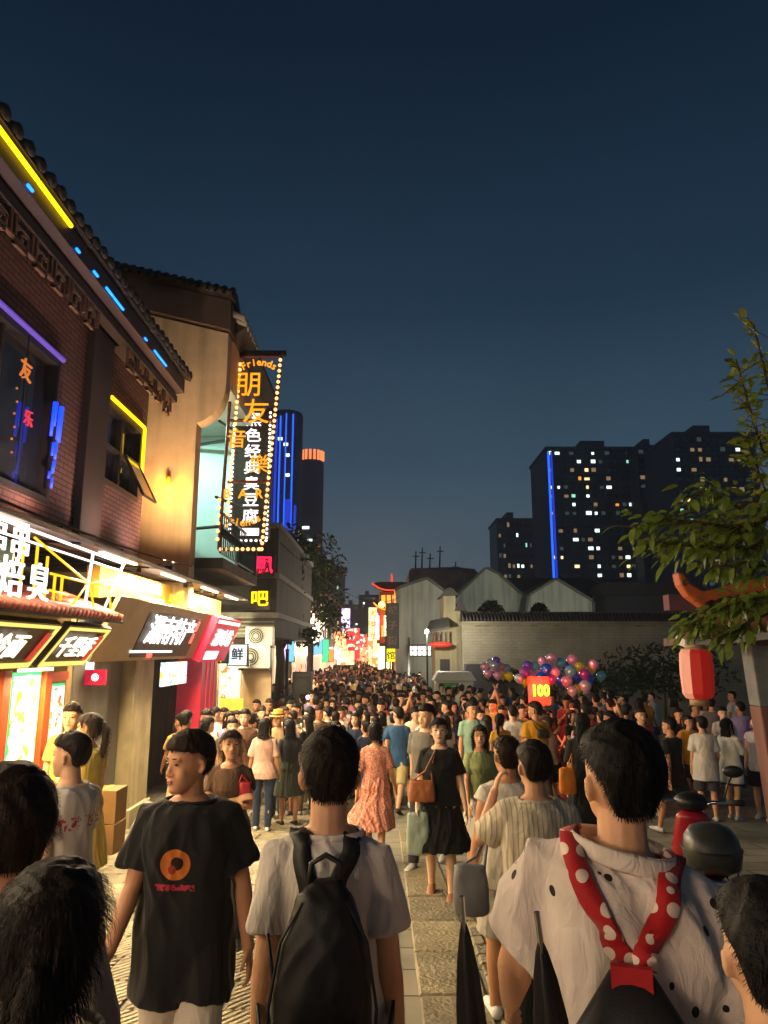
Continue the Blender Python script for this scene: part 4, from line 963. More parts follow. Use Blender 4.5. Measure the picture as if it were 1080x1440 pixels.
# ------------------------------------------------------------------ peach gabled house with the lit balcony
def peach_house():
    t = T('peach_house', (-4, 13, 0), 'peach plastered house with dark tiled gable cap and pale lit balcony', 'building')
    Y = 12.8
    w = MB(); P = [(-8, Y, 3.0), (-3.52, Y, 3.0), (-3.52, Y, 6.45)]
    # the corbel sweeps out to the upper corner
    for i in range(1, 9):
        a = i / 8 * math.pi / 2; P.append((-3.52 + .52 * math.sin(a) ** 1.2, Y, 6.45 + .75 * (1 - math.cos(a)) + .02))
    P += [(-3.0, Y, 8.25), (-4.62, Y, 8.66), (-8, Y, 9.6)]
    w.prism(P, (0, .35, 0)); t.part('gable_wall', w, M['peach_plaster'])
    # stepped tile cap following the sloping top
    c = MB(); c.hexa([(-5.6, Y - .12, 8.95), (-2.95, Y - .12, 8.28), (-2.95, Y + .47, 8.28), (-5.6, Y + .47, 8.95), (-5.6, Y - .12, 9.55), (-2.95, Y - .12, 8.88), (-2.95, Y + .47, 8.88), (-5.6, Y + .47, 9.55)]); t.part('cap_wall', c, M['cap_dark'])
    c = MB(); c.hexa([(-5.7, Y - .30, 9.58), (-2.9, Y - .30, 8.90), (-2.9, Y + .65, 8.90), (-5.7, Y + .65, 9.58), (-5.7, Y + .1, 9.86), (-2.9, Y + .1, 9.16), (-2.9, Y + .25, 9.16), (-5.7, Y + .25, 9.86)]); cap = t.part('tile_cap', c, M['roof_tile_dark'])
    tb = MB(); tb.tube([(0, 0, 0), (0, .42, .27)], .06, 8); tm = tb.mesh('roof_tile', True)
    for i in range(17): t.copyp('roof_tile', tm, M['roof_tile_dark'], (-5.6 + i * .165, Y - .34, 9.575 - i * .165 * .243), parent=cap)
    # side eave beyond the corner: tile ends seen against the sky
    tb = MB(); tb.tube([(0, 0, 0), (-.5, 0, .2)], .07, 8); tm2 = tb.mesh('roof_tile', True)
    for i in range(8): t.copyp('roof_tile', tm2, M['roof_tile_pale'], (-2.72, Y + .1 + i * .24, 8.62), parent=cap)
    e = MB(); e.prism([(-3.0, Y + .36, 8.35), (-2.75, Y + .36, 8.55), (-2.75, Y + .36, 8.65), (-3.4, Y + .36, 8.95)], (0, 4.5, 0)); t.part('side_eave', e, M['roof_tile_dark'])
    # balcony: floor, far wall, ceiling, railing
    b = MB(); b.box((-5.2, Y + .36, 3.75), (-3.0, 16.8, 3.95)); t.part('balcony_floor', b, M['concrete_grey'])
    b = MB(); b.box((-5.2, 16.4, 3.95), (-3.45, 16.7, 7.3)); b.box((-5.3, Y + .36, 3.95), (-5.2, 16.4, 7.3)); t.part('balcony_wall', b, M['pale_wall'])
    b = MB(); b.box((-5.2, Y + .36, 7.3), (-3.02, 16.8, 7.45)); t.part('balcony_ceiling', b, M['pale_wall'])
    b = MB(); b.box((-3.14, Y + .4, 7.45), (-3.02, 17.0, 8.5)); t.part('upper_wall', b, M['peach_plaster'])
    b = MB(); b.box((-3.5, 16.0, 5.3), (-3.0, 16.06, 5.36)); b.box((-3.06, 16.6, 3.9), (-3.0, 16.7, 7.3)); t.part('post', b, M['steel_dark'])
    rl = MB(); rl.tube([(-3.06, Y + .36, 4.80), (-3.06, 16.6, 4.80)], .03, 6); rl.tube([(-3.06, Y + .36, 4.05), (-3.06, 16.6, 4.05)], .02, 6); rr = t.part('railing', rl, M['steel_dark'])
    for i in range(22):
        y = Y + .45 + i * .165; s = MB(); s.tube([(-3.06, y, 4.05), (-3.06, y, 4.80)], .012, 5)
        s.tube([(-3.06, y + .08 * math.cos(a * .7), 4.45 + .1 * math.sin(a * .7)) for a in range(9)], .012, 5); t.part('baluster', s, M['steel_dark'], parent=rr)
    l = MB(); l.box((-4.5, 15.0, 7.24), (-4.3, 15.6, 7.29)); t.part('ceiling_light', l, M['lamp_teal'])
    lamp('balcony_light', (-4.4, 15.0, 7.2), LS * 55, '#c8fff0', 'AREA', .5, (0, 0, 0), parent=t.e, off=t.o)
    l = MB(); l.ell((-3.95, Y - .12, 5.3), (.05, .05, .09), 8, 6); o = t.part('wall_lamp', l, M['bulb_orange'], True)
    lamp('wall_light', (-3.95, Y - .2, 5.2), LS * 11, '#ffa31a', 'POINT', .05, parent=t.e, off=t.o)
    g = MB(); g.box((-8, Y + .4, -.8), (-4.9, 17, 3.7)); t.part('ground_floor_wall', g, M['concrete_grey'])
plain('cap_dark', '#4a3b33', .8, var=.2, scale=2); plain('roof_tile_pale', '#8a867c', .7, var=.3); glow('lamp_teal', '#c8fff0', 6)
peach_house()

# ------------------------------------------------------------------ bulb signs of the music bar
def friends_sign():
    Y = 14.0
    t = T('bar_sign', (-2.9, Y, 4.2), 'tall open lattice bar sign outlined with orange bulbs hanging from the peach house', 'sign')
    fr = MB(); x0, x1, xb0, xb1, z0, z1 = -3.16, -2.16, -3.28, -2.42, 4.22, 8.30
    for p in (((x0, Y, z1), (xb0, Y, z0)), ((x1, Y, z1), (xb1, Y, z0)), ((x0, Y, z1), (x1, Y, z1)), ((xb0, Y, z0), (xb1, Y, z0)), ((x0, Y, 6.9), (x1 - .06, Y, 6.9)), ((x0, Y, 5.6), (x1 - .1, Y, 5.6))): fr.tube(p, .035, 6)
    t.part('frame', fr, M['rust_steel'])
    bm_ = MB(); bm_.box((-3.4, Y - .06, 8.33), (-2.05, Y + .06, 8.41)); t.part('bracket_beam', bm_, M['steel_dark'])
    for z in (6.9, 5.3): bm_ = MB(); bm_.tube([(-3.4, Y + .04, z), (-3.08, 15.2, z)], .03, 6); t.part('stay', bm_, M['steel_dark'])
    bulb = MB(); bulb.ell((0, 0, 0), (.036, .036, .036), 8, 6); be = bulb.mesh('bulb', True); bulb2 = be.copy()
    n = 34
    for i in range(n):
        k = i / (n - 1)
        t.copyp('bulb', be, M['bulb_amber'], (x1 + (xb1 - x1) * k, Y - .06, z1 - .1 + (z0 - z1 + .1) * k))
        t.copyp('bulb', be, M['bulb_amber'], (x0 + .17 + (xb0 - x0 - .05) * k, Y - .06, z1 - .2 + (z0 - z1 + .2) * k)) if i < 30 else None
    for i in range(8): t.copyp('bulb', be, M['bulb_amber'], (xb0 + (xb1 - xb0) * (i + .5) / 8, Y - .06, z0))
    for i in range(6): t.copyp('bulb', be, M['bulb_amber'], (xb0 - .02, Y - .06, z0 + .2 + i * .16))
    tx = lambda s, size, x, z, m='letter_orange', **k: t.text('lettering', s, size, M[m], frame((x, Y - .08, z), (1, 0, 0), UP), **k)
    for s, r, zc, dirn in (('Friends', .72, 7.42, 1), ('Friends', .7, 5.45, -1)):
        for i, ch in enumerate(s):
            a = (i - 3) * .17; x = -2.60 + math.sin(a) * r * .9 + (0 if dirn > 0 else -.22); z = zc + dirn * math.cos(a) * r
            t.text('lettering', ch, .22, M['letter_orange'], frame((x, Y - .07, z), (math.cos(a), 0, -dirn * math.sin(a)), UP), bold=.012)
    tx('朋', .58, -2.80, 7.62); tx('友', .56, -2.62, 7.03); tx('音', .42, -3.00, 6.46); tx('樂', .42, -2.52, 5.92)
    for i, ch in enumerate('BAR'): tx(ch, .26, -3.15 + i * .32, 5.33, bold=.02)
    # dark panel sign behind
    Y2 = 15.6
    t = T('tofu_shop_sign', (-2.9, Y2, 4.6), 'dark vertical shop sign with white glowing characters behind the bulb lattice', 'sign')
    p = MB(); p.box((-3.45, Y2, 4.70), (-2.55, Y2 + .18, 7.72)); t.part('panel', p, M['sign_black'])
    for i, ch in enumerate('黑色经典臭豆腐'):
        t.text('lettering', ch, .34, M['letter_white'], frame((-2.98, Y2 - .03, 7.42 - i * .375), (1, 0, 0), UP), bold=.003, sx=1.12)
    p = MB(); p.box((-3.2, Y2 - .03, 4.76), (-2.78, Y2 - .005, 4.92)); t.part('light_plate', p, M['letter_white'])
    for i in range(30):
        for x in (-3.42, -2.60): t.copyp('bulb', be, M['bulb_white'], (x, Y2 - .05, 7.6 - i * .1), scale=(.8, .8, .8)).data = bulb2
    if not bulb2.materials: bulb2.materials.append(M['bulb_white'])
    bulb2.materials[0] = M['bulb_white']
    for i in range(8): t.copyp('bulb', bulb2, M['bulb_white'], (-3.38 + i * .11, Y2 - .05, 4.64), scale=(.8, .8, .8))
    p = MB(); p.tube([(-3.5, Y2 + .1, 7.0), (-5.0, 16.4, 7.0)], .04, 6); p.tube([(-3.5, Y2 + .1, 5.0), (-5.0, 16.4, 5.0)], .04, 6); t.part('stay', p, M['steel_dark'])
plain('rust_steel', '#5a2f2a', .6, .3, var=.3)
friends_sign()
poster_mat('menu_green', '#1f4a38', ['#e8c830', '#204a3a', '#f0e060', '#1c5040', '#2a6048'], .8, 6)
plain('letter_grey', '#8a7070', .7)
# ------------------------------------------------------------------ grey building with the pink and yellow neon
plain('metal_white', '#c8ccc8', .4, var=.1); plain('fan_dark', '#2a2e2c', .5)
def ac_unit(loc, label, s=1.0, rz=0):
    e = empty('air_conditioner', loc, rz); tag(e, label, 'air conditioner')
    b = MB(); b.box((-.42 * s, -.16, 0), (.42 * s, .16, .58 * s)); b.build('casing', M['metal_white'], e, bevel=.02)
    f = MB(); f.tube([(-.1 * s, -.175, .29 * s), (-.1 * s, -.162, .29 * s)], .24 * s, 20); fo = f.build('fan_grille', M['fan_dark'], e)
    for i in range(4): g = MB(); g.tube([(-.1 * s + r_ * math.cos(a * .42), -.18, .29 * s + r_ * math.sin(a * .42)) for r_ in [(.07 + i * .055) * s] for a in range(15)], .006, 4, closed=True); g.build('grille_ring', M['metal_white'], fo)
    h = MB(); h.tube([(-.1 * s, -.186, .29 * s), (-.1 * s, -.176, .29 * s)], .05 * s, 12); h.build('fan_hub', M['metal_white'], fo)
    b = MB(); b.box((-.4 * s, -.16, -.06), (-.34 * s, .3, -.003)); b.box((.34 * s, -.16, -.06), (.4 * s, .3, -.003)); b.build('bracket', M['steel_dark'], e)
    return e
def grey_building():
    Y = 19.0
    t = T('grey_building', (-5, Y, 0), 'grey rendered building with horizontal ledges behind the bulb signs', 'building')
    w = MB(); w.box((-9, Y, 2.6), (-2.85, 28, 5.5)); t.part('wall', w, M['concrete_grey'])
    for z in (5.5, 4.15, 3.1): b = MB(); b.box((-9, Y - .12, z), (-2.78, 28.05, z + .14)); t.part('ledge', b, M['concrete_light'])
    for i in range(4): b = MB(); b.box((-3.9, Y - .03, 2.68 + i * .1), (-2.9, Y - .003, 2.72 + i * .1)); t.part('louver', b, M['concrete_light'])
    for x0, z0 in ((-4.3, 4.3), (-3.2, 4.55)):
        pass
    b = MB(); b.box((-9, Y + .3, -.8), (-4.4, 27.9, 2.6)); t.part('ground_floor', b, M['beige_lit'])
    b = MB(); b.box((-4.38, Y + .1, -.8), (-2.95, Y + .25, 2.0)); t.part('hoarding', b, M['beige_lit'])
    b = MB(); b.box((-4.3, Y + .05, .8), (-3.75, Y + .09, 1.9)); t.part('poster', b, M['menu_tan'])
    b = MB(); b.box((-4.2, Y - .25, .75), (-3.6, Y - .2, 1.05)); t.part('yellow_board', b, M['board_yellow'])
    lamp('shop_light', (-3.9, Y - .6, 2.35), LS * 60, '#ffe8b0', 'POINT', .15, parent=t.e, off=t.o)
    l = MB(); l.ell((-3.9, Y - .6, 2.42), (.07, .07, .07), 8, 6); l.tube([(-3.9, Y - .6, 2.42), (-3.9, Y, 2.65)], .012, 5); t.part('lamp', l, M['bulb_amber'], True)
plain('concrete_light', '#7c7b76', .8, var=.2); plain('beige_lit', '#c8b088', .7, var=.12); plain('board_yellow', '#e0b040', .5, emis=('#ffc848', .9))
grey_building()
def neon_char(name, s, loc, size, mat, label):
    t = T(name, loc, label, 'sign')
    b = MB(); x, y, z = loc; b.box((x - size * .62, y + .02, z - size * .6), (x + size * .62, y + .08, z + size * .6)); t.part('panel', b, M['sign_black'])
    for dx in (-.3, .3): p = MB(); p.box((x + dx - .02, y + .08, z - .02), (x + dx + .02, y + .16, z + .02)); t.part('fixing', p, M['steel_dark'])
    t.text('lettering', s, size, M[mat], frame((x, y - .02, z), (1, 0, 0), UP), bold=.015, sx=1.1)
neon_char('neon_sign', '飘', tuple(atY(370, 796, 18.8)), .50, 'neon_pink', 'square dark sign with pink glowing character above the yellow one')
neon_char('neon_sign', '吧', tuple(atY(365, 843, 18.8)), .44, 'neon_yellow', 'square dark sign with yellow glowing character on the grey building')
p = atY(357, 940, 18.7); ac_unit((p.x, 18.82, p.z), 'white air conditioner unit on the beige shop front, lower of two', 1.0)
p = atY(360, 908, 18.8); ac_unit((p.x + .1, 18.82, p.z), 'dim air conditioner unit on the grey wall, upper of two', .85)
def box_sign(loc, w, h, mat, label, txt=None, tm='letter_white', size=.3, frame_mat='sign_black', vertical=False, back=.5):
    t = T('shop_sign', loc, label, 'sign'); x, y, z = loc
    b = MB(); b.box((x - w/2, y, z - h/2), (x + w/2, y + .14, z + h/2)); t.part('box', b, M[frame_mat])
    b = MB(); b.box((x - w/2 + .03, y - .012, z - h/2 + .03), (x + w/2 - .03, y - .002, z + h/2 - .03)); t.part('face', b, M[mat])
    b = MB(); b.tube([(x, y + .14, z), (x, y + .14 + back, z)], .025, 6); t.part('arm', b, M['steel_dark'])
    if txt:
        if vertical:
            for i, c in enumerate(txt): t.text('lettering', c, size, M[tm], frame((x, y - .02, z + h/2 - (i + .5) * h / len(txt)), (1, 0, 0), UP), bold=.02)
        else: t.text('lettering', txt, size, M[tm], frame((x, y - .02, z), (1, 0, 0), UP), bold=.02)
    return t
glow('panel_cool', '#e8f6ff', 0.87, '#808080'); plain('letter_black', '#16130f', .5); glow('panel_yellow', '#ffe400', 1.36, '#806000'); glow('panel_cyan', '#8adcff', 0.74, '#406070'); glow('panel_magenta', '#ff50b0', 1.24, '#602040'); glow('panel_red', '#ff3048', 0.99, '#601018'); glow('panel_violet', '#d8b0ff', 1.86, '#604080'); glow('panel_cream', '#ffedb0', 1.86, '#a09060'); glow('panel_greenlit', '#38ff98', 0.99, '#206040'); glow('panel_orange', '#ff8a30', 1.24, '#603010')
p = atY(334, 921, 18.0); box_sign(tuple(p), .52, .56, 'panel_cool', 'pale light box sign beside the lower air conditioner', '鲜', 'letter_black', .3, back=.9)
p = atY(313, 905, 17.6); box_sign(tuple(p), .30, .95, 'menu_green', 'narrow green and yellow sign next to the red pillar', back=1.2)

poster_mat('sign_mix_a', '#ff9a60', ['#ff3040', '#fff0d0', '#ff8060', '#ffd890', '#c02830'], .6, 3.0); poster_mat('sign_mix_b', '#e83038', ['#fff0d0', '#ff6040', '#ffffff', '#d01828', '#ffb0a0'], .5, 2.2); poster_mat('sign_mix_c', '#e8d8ff', ['#ffffff', '#c0a0ff', '#ffffff', '#ffd8ff', '#f0f0ff'], 1.0, 2.5); poster_mat('sign_mix_d', '#ffeab0', ['#ffffff', '#ffc860', '#fff4d0', '#ff9a50', '#ffffff'], .9, 2.0)
# ------------------------------------------------------------------ shop rows running down the street
plain('far_wall_a', '#6a5c54', .85, var=.25, scale=1); plain('far_wall_b', '#565a5c', .85, var=.25, scale=1); plain('far_wall_c', '#7a6658', .85, var=.25, scale=1); plain('far_roof', '#2a2725', .8, var=.3, scale=2)
glow('window_warm', '#ffd890', 1.1, '#403020'); glow('window_cool', '#e8f4ff', 1.2, '#404040'); glow('shopfront_glow', '#ffd8a0', 1.5, '#a08060')
ROWN = [0]
poster_mat('shop_mix_a', '#ffe0b0', ['#503020', '#ffd090', '#fff4e0', '#a04030', '#ffc070'], .45, 1.6); poster_mat('shop_mix_b', '#ffe0b8', ['#402820', '#ffb070', '#ffffff', '#6a3830', '#ffe0a0'], .45, 1.5); poster_mat('shop_mix_c', '#fff0d0', ['#303840', '#ffe0a0', '#80c0d0', '#fff8f0', '#905030'], .45, 1.7)
def row_house(x0, x1, y0, y1, h, wm, sign, label, shop='shopfront_glow', face=1):
    """a house of the row; face +1 looks to +x, -1 to -x"""
    t = T('row_house', ((x0 + x1) / 2, y0, 0), label, 'building', 'shop houses along the far street')
    w = MB(); w.box((x0, y0, 2.6), (x1, y1, h)); t.part('wall', w, M[wm])
    r = MB(); xm = (x0 + x1) / 2; r.prism([(x0 - .3, y0 - .2, h), (x1 + .3, y0 - .2, h), (xm, y0 - .2, h + (x1 - x0) * .22)], (0, y1 - y0 + .4, 0)); t.part('roof', r, M['far_roof'])
    xf = x1 if face > 0 else x0; d = .02 * face
    s = MB(); s.box((min(xf, xf - face * .5), y0 + .2, -.8), (max(xf, xf - face * .5), y1 - .2, 2.6)); t.part('shop_front', s, M[('shop_mix_a', 'shop_mix_b', 'shop_mix_c')[ROWN[0] % 3]])
    n = max(1, int((y1 - y0) / 2.2))
    for i in range(n):
        for z in [3.4] + ([5.2] if h > 6.2 else []):
            yy = y0 + (i + .5) * (y1 - y0) / n; f = MB(); f.box((min(xf, xf + d * 3), yy - .5, z), (max(xf, xf + d * 3), yy + .5, z + 1.0)); fo = t.part('window', f, M['window_frame'])
            g = MB(); g.box((min(xf + d * 3, xf + d * 4), yy - .44, z + .06), (max(xf + d * 3, xf + d * 4), yy + .44, z + .94)); t.part('pane', g, M[('window_warm', 'dark_glass', 'dark_glass')[(i + ROWN[0]) % 3]], parent=fo)
    lamp('row_fill_lamp', (xf + face * .9, y0 + 1.5, 2.3), LS * (170 if y0 < 60 else 420), ('#ffd0a0', '#ffc0c8', '#ffe0b8')[ROWN[0] % 3], 'POINT', .3, parent=t.e, off=t.o)  # lamp added to brighten the far crowd; its bulb follows
    lb_ = MB(); lb_.ell((xf + face * .9, y0 + 1.5, 2.3), (.09, .09, .09), 8, 6); lb_.tube([(xf + face * .9, y0 + 1.5, 2.3), (xf, y0 + 1.5, 2.7)], .015, 5); t.part('lamp', lb_, M['bulb_amber'], True)
    # end wall windows seen from the street
    b = MB(); b.box((x0 + .1, y0 - .1, 2.45), (x1 + face * .3 if face > 0 else x1, y0 - .003, 2.75)); t.part('fascia', b, M['far_roof'])
    ROWN[0] += 1
    return t
specs = [(-9.0, -4.4, 29, 36, 6.6, 'far_wall_b', 'panel_cream', 'grey shop house with a gabled end beyond the roadside tree'),
         (-9.5, -4.8, 36.5, 46, 5.6, 'far_wall_a', 'panel_magenta', 'low brown shop house past the lit tree'),
         (-10.5, -5.2, 47, 60, 6.8, 'far_wall_c', 'panel_red', 'tan two storey shop house on the left row midway down the street'),
         (-12, -5.6, 61, 78, 7.4, 'far_wall_b', 'panel_violet', 'grey gabled house far down the left row'),
         (-13, -6, 80, 110, 8.5, 'far_wall_a', 'panel_red', 'last brown house at the far end of the left row')]
for s in specs: row_house(*s)
specs = [(1.3, 8, 66, 82, 7.2, 'far_wall_c', '', 'tan house far down the right row'), (1.0, 8, 84, 112, 8.4, 'far_wall_b', '', 'last grey house of the right row')]
for s in specs: row_house(*s, face=-1)
far = [(-5.0, 30, 458, 905, .5, .9, 'panel_cyan', 'cyan light box at the near end of the left shop row'), ]
def fs(px, py, Y, w, h, m, lab, txt=None, tm='letter_white', vert=True, size=None):
    p = atY(px, py, Y); return box_sign(tuple(p), w, h, m, lab, txt, tm, size or min(w * .9, h), vertical=vert, back=.8)
fs(407, 914, 30, .45, 1.0, 'panel_cyan', 'pale cyan light box just past the dark speaker cabinet')
fs(398, 928, 26, .32, 1.3, 'panel_violet', 'lilac glowing shop sign beside the tree trunk')
fs(447, 909, 44, .9, 1.0, 'panel_cyan', 'wide pale blue panel over the left shop row')
fs(438, 895, 40, .9, .8, 'letter_warm', 'square cream sign under the lit foliage', '日', 'letter_black', size=.7)
fs(433, 878, 40, 1.9, .7, 'letter_warm', 'cream arch sign with dark letters under the lit foliage', '老街', 'letter_black', False, .5)
fs(486, 888, 78, 1.0, 5.0, 'sign_mix_c', 'tall white violet sign standing over the far street')
fs(479, 908, 66, 1.1, 2.6, 'sign_mix_a', 'magenta sign panel left of the tall white sign')
fs(495, 905, 70, 1.5, 3.0, 'sign_mix_b', 'large red sign panel with pale lettering in the far street')
fs(470, 920, 52, 1.0, .8, 'sign_mix_c', 'small white sign low over the crowd in the far street')
fs(462, 922, 46, .7, .8, 'panel_orange', 'small orange sign over the crowd on the left')
fs(486, 925, 60, 1.5, 1.2, 'sign_mix_d', 'cream lit shop board beneath the magenta panel')
fs(508, 915, 90, 1.4, 4.0, 'sign_mix_b', 'narrow red sign deep in the street')
fs(512, 922, 84, 1.4, 2.0, 'sign_mix_a', 'pink sign low and deep in the street')
fs(519, 912, 96, 1.2, 3.0, 'panel_orange', 'orange brown sign deep in the street')
fs(525, 895, 62, .9, 5.0, 'sign_mix_d', 'tall cream glowing banner sign beside the lit gate tower', '湘菜馆酒楼', 'letter_orange', size=.5)
fs(533, 893, 58, .7, 3.2, 'sign_mix_c', 'violet white banner sign against the lit gate tower')
fs(531, 918, 56, .8, 2.2, 'sign_mix_d', 'bright white sign low at the foot of the gate tower')
fs(541, 925, 50, 1.0, 1.6, 'panel_cream', 'warm cream shop board right below the gate tower')
fs(550, 914, 36, .46, 1.18, 'panel_yellow', 'vertical yellow sign with black letters on the grey post', '面馆', 'letter_black', size=.42)
fs(544, 880, 44, .42, 1.3, 'panel_cream', 'small cream sign with dark letters above the yellow sign', '茶庄', 'letter_black', size=.36)
fs(458, 915, 38, .35, 1.2, 'panel_greenlit', 'green glowing strip sign beside the lit tree')
fs(552, 880, 35, .62, 2.2, 'far_wall_b', 'tall unlit grey banner sign above the yellow sign', '坡子街', 'letter_grey', size=.45)

# ------------------------------------------------------------------ gate tower outlined with lights, street lamps
def gate_tower():
    Y = 55; t = T('gate_tower', (.7, Y, 0), 'gate tower with upturned roof outlined in orange and red lights', 'tower')
    x0, x1 = -.55, 1.7
    w = MB(); w.box((x0 + .2, Y, -.8), (x1 - .2, Y + 2, 6.7)); t.part('wall', w, M['tower_wood'])
    for z in (2.8, 5.2): b = MB(); b.box((x0, Y - .1, z), (x1, Y + 2.1, z + .25)); t.part('beam', b, M['tower_wood'])
    def eave(zc, half, mid, nm, mat):
        pts = [];
        for i in range(13):
            u = -1 + i / 6; pts.append((mid + u * half, Y - .3, zc + .55 * abs(u) ** 2.6))
        r = MB()
        prof = [(p[0], p[1], p[2]) for p in pts]; top = [(mid + (p[0] - mid) * .55, Y + .8, zc + .75) for p in pts]
        n = len(pts); r.add(prof + top + [(p[0], Y + 2.0, p[2]) for p in pts], [(i, i + 1, n + i + 1, n + i) for i in range(n - 1)] + [(n + i, n + i + 1, 2 * n + i + 1, 2 * n + i) for i in range(n - 1)]); t.part('roof', r, M['far_roof'])
        l = MB(); l.tube(pts, .05, 6); t.part('light_strip', l, M[mat], True)
        return pts
    eave(6.8, 1.5, .6, 'roof', 'neon_red'); eave(5.3, 1.3, .5, 'roof', 'bulb_orange')
    f = MB(); f.tube([(.6, Y + .2, 7.5), (.6, Y + .2, 8.1)], [.08, .03], 8); t.part('finial', f, M['neon_red'], True)
    for i in range(4):
        for z in (3.3, 5.6): p = MB(); p.box((x0 + .35 + i * .42, Y - .04, z), (x0 + .65 + i * .42, Y - .003, z + .85)); t.part('lattice_window', p, M['window_amber'])
    lamp('tower_light', (.4, Y - .9, 4.4), LS * 120, '#ff8a30', 'POINT', .2, parent=t.e, off=t.o)
plain('tower_wood', '#6a3a24', .7, var=.3, scale=2); glow('window_amber', '#ff9a3a', 1.5, '#402010')
gate_tower()
def street_lamp(px, py, Y, base_y, label, s):
    p = atY(px, py, Y); t = T('street_lamp', (p.x, Y, gz(p.x, Y)), label, 'street lamp', 'orange lamps at the gate tower')
    m = MB(); m.tube([(p.x + .25, Y, -.6), (p.x + .25, Y, p.z - .1)], [.06, .04], 8); m.tube([(p.x + .25, Y, p.z - .1), (p.x + .2, Y, p.z + .1), (p.x, Y, p.z + .12)], .03, 6); t.part('pole', m, M['steel_dark'])
    m = MB(); m.ell((p.x, Y, p.z), (s, s, s), 10, 8); t.part('globe', m, M['lamp_orange'], True)
    lamp('lamp_light', (p.x, Y - s - .05, p.z), LS * 160, '#ff9830', 'POINT', .15, parent=t.e, off=t.o)
glow('lamp_orange', '#ffb040', 8.00)
street_lamp(537, 850, 48, 0, 'tall orange globe lamp in front of the gate tower, higher of two', .22)
street_lamp(543, 875, 46, 0, 'small orange globe lamp in front of the gate tower, lower of two', .14)

# ------------------------------------------------------------------ towers against the sky
def tower_mat(name, wall, dens, cool, bands=3.2):
    pass
plain('tower_dark', '#2f2f35', .7, var=.2, scale=.05); plain('tower_grey', '#3a3d44', .7, var=.15, scale=.05); plain('tower_blue', '#26304a', .5, var=.2, scale=.05); plain('slab_line', '#3a3a40', .7, var=.2, scale=.05)
glow('win_dim', '#d8b080', .30, '#302820'); glow('win_faint', '#8aa0a0', .10, '#202828'); glow('led_blue', '#2a62ff', 1.30); glow('led_deep', '#2440d8', 0.70); glow('led_warm', '#ff8a50', 1.10); glow('win_white', '#e8fff4', 1.50, '#404040'); glow('win_yellow', '#ffe0a0', 1.30, '#404030'); glow('win_green', '#a0ffd8', 0.80, '#304040'); glow('win_orange', '#ff9a40', 0.90, '#402010')
def slab_tower(px0, px1, ptop, pbot, Y, depth, mat, label, floors, lit, seed, ledx=(), cols=14):
    a, b, c = atY(px0, ptop, Y), atY(px1, ptop, Y), atY(px0, pbot, Y); h = a.z
    t = T('tower_block', ((a.x + b.x) / 2, Y, 0), label, 'tower block')
    w = MB(); w.box((a.x, Y, -1), (b.x, Y + depth, h)); t.part('wall', w, M[mat])
    fl = (h - 4) / floors
    for i in range(floors):
        s = MB(); z = 4 + i * fl; s.box((a.x - .2, Y - .5, z), (b.x + .2, Y - .003, z + .35)); t.part('floor_slab', s, M['slab_line'])
    cw = (b.x - a.x) / cols; rng = random.Random(seed)
    for i in range(cols + 1):
        if i % 2 == 0: s = MB(); s.box((a.x + i * cw - .25, Y - .42, 0), (a.x + i * cw + .25, Y - .004, h)); t.part('pier', s, M['slab_line'])
    r = MB(); r.box((a.x - .4, Y - .6, h), (b.x + .4, Y + depth + .4, h + .8)); r.box((a.x + (b.x - a.x) * .3, Y + 2, h + .8), (a.x + (b.x - a.x) * .5, Y + depth - 2, h + 3.5)); t.part('roof', r, M['slab_line'])
    done = set()
    def win(ci, z, m, wf=.7, hf=.5):
        x = a.x + (ci + .5) * cw; g = MB(); g.box((x - cw * wf / 2, Y - .16, z), (x + cw * wf / 2, Y - .05, z + fl * hf)); t.part('window', g, M[m])
    for (px, py, m) in lit:
        q = atY(px, py, Y); ci = int((q.x - a.x) / cw); fi = int((q.z - 4) / fl)
        if (ci, fi) in done or ci < 0 or ci >= cols: continue
        done.add((ci, fi)); win(ci, 4 + fi * fl + fl * .38, m, rng.uniform(.3, .75), rng.uniform(.28, .42))
    for i in range(floors):
        for j in range(cols):
            if (j, i) not in done and 4 + i * fl > c.z - 30: win(j, 4 + i * fl + fl * .36, 'win_dim' if rng.random() < .10 else 'win_faint' if rng.random() < .14 else 'dark_glass', rng.uniform(.4, .65), rng.uniform(.3, .45))
    for (f_, m, wd) in ledx:
        x = a.x + (b.x - a.x) * f_; s = MB(); s.box((x - wd, Y - .8, h * .22), (x + wd, Y - .55, h - 1)); t.part('led_strip', s, M[m])
    return t
LIT = [(765,642,'w'),(779,642,'w'),(812,650,'w'),(836,652,'w'),(838,642,'w'),(880,648,'g'),(892,652,'g'),(829,665,'y'),(812,672,'o'),(829,674,'y'),(829,682,'y'),(858,683,'w'),(774,691,'w'),(787,691,'w'),(811,692,'g'),(829,703,'w'),(810,713,'w'),(868,714,'o'),(885,714,'w'),(892,714,'w'),(775,722,'o'),(829,723,'w'),(841,723,'w'),(841,744,'w'),(811,754,'w'),(829,774,'w'),(841,774,'w'),(887,765,'w'),(777,784,'y'),(790,784,'y'),(814,795,'y'),(843,795,'w'),(887,785,'w'),(887,796,'y'),(887,807,'w'),(845,804,'w')]
mm = {'w': 'win_white', 'y': 'win_yellow', 'g': 'win_green', 'o': 'win_orange'}
t = slab_tower(768, 938, 632, 806, 220, 25, 'tower_dark', 'wide dark apartment tower with scattered lit windows and blue edge strip', 22, [(x, y, mm[m]) for x, y, m in LIT], 1, ((.012, 'led_blue', .32), (.035, 'led_deep', .3)), 17)
slab_tower(895, 940, 630, 806, 212, 20, 'tower_dark', 'dark stair tower at the right end of the wide apartment tower', 22, [(927, 684, 'win_white'), (927, 702, 'win_white')], 2, (), 4)
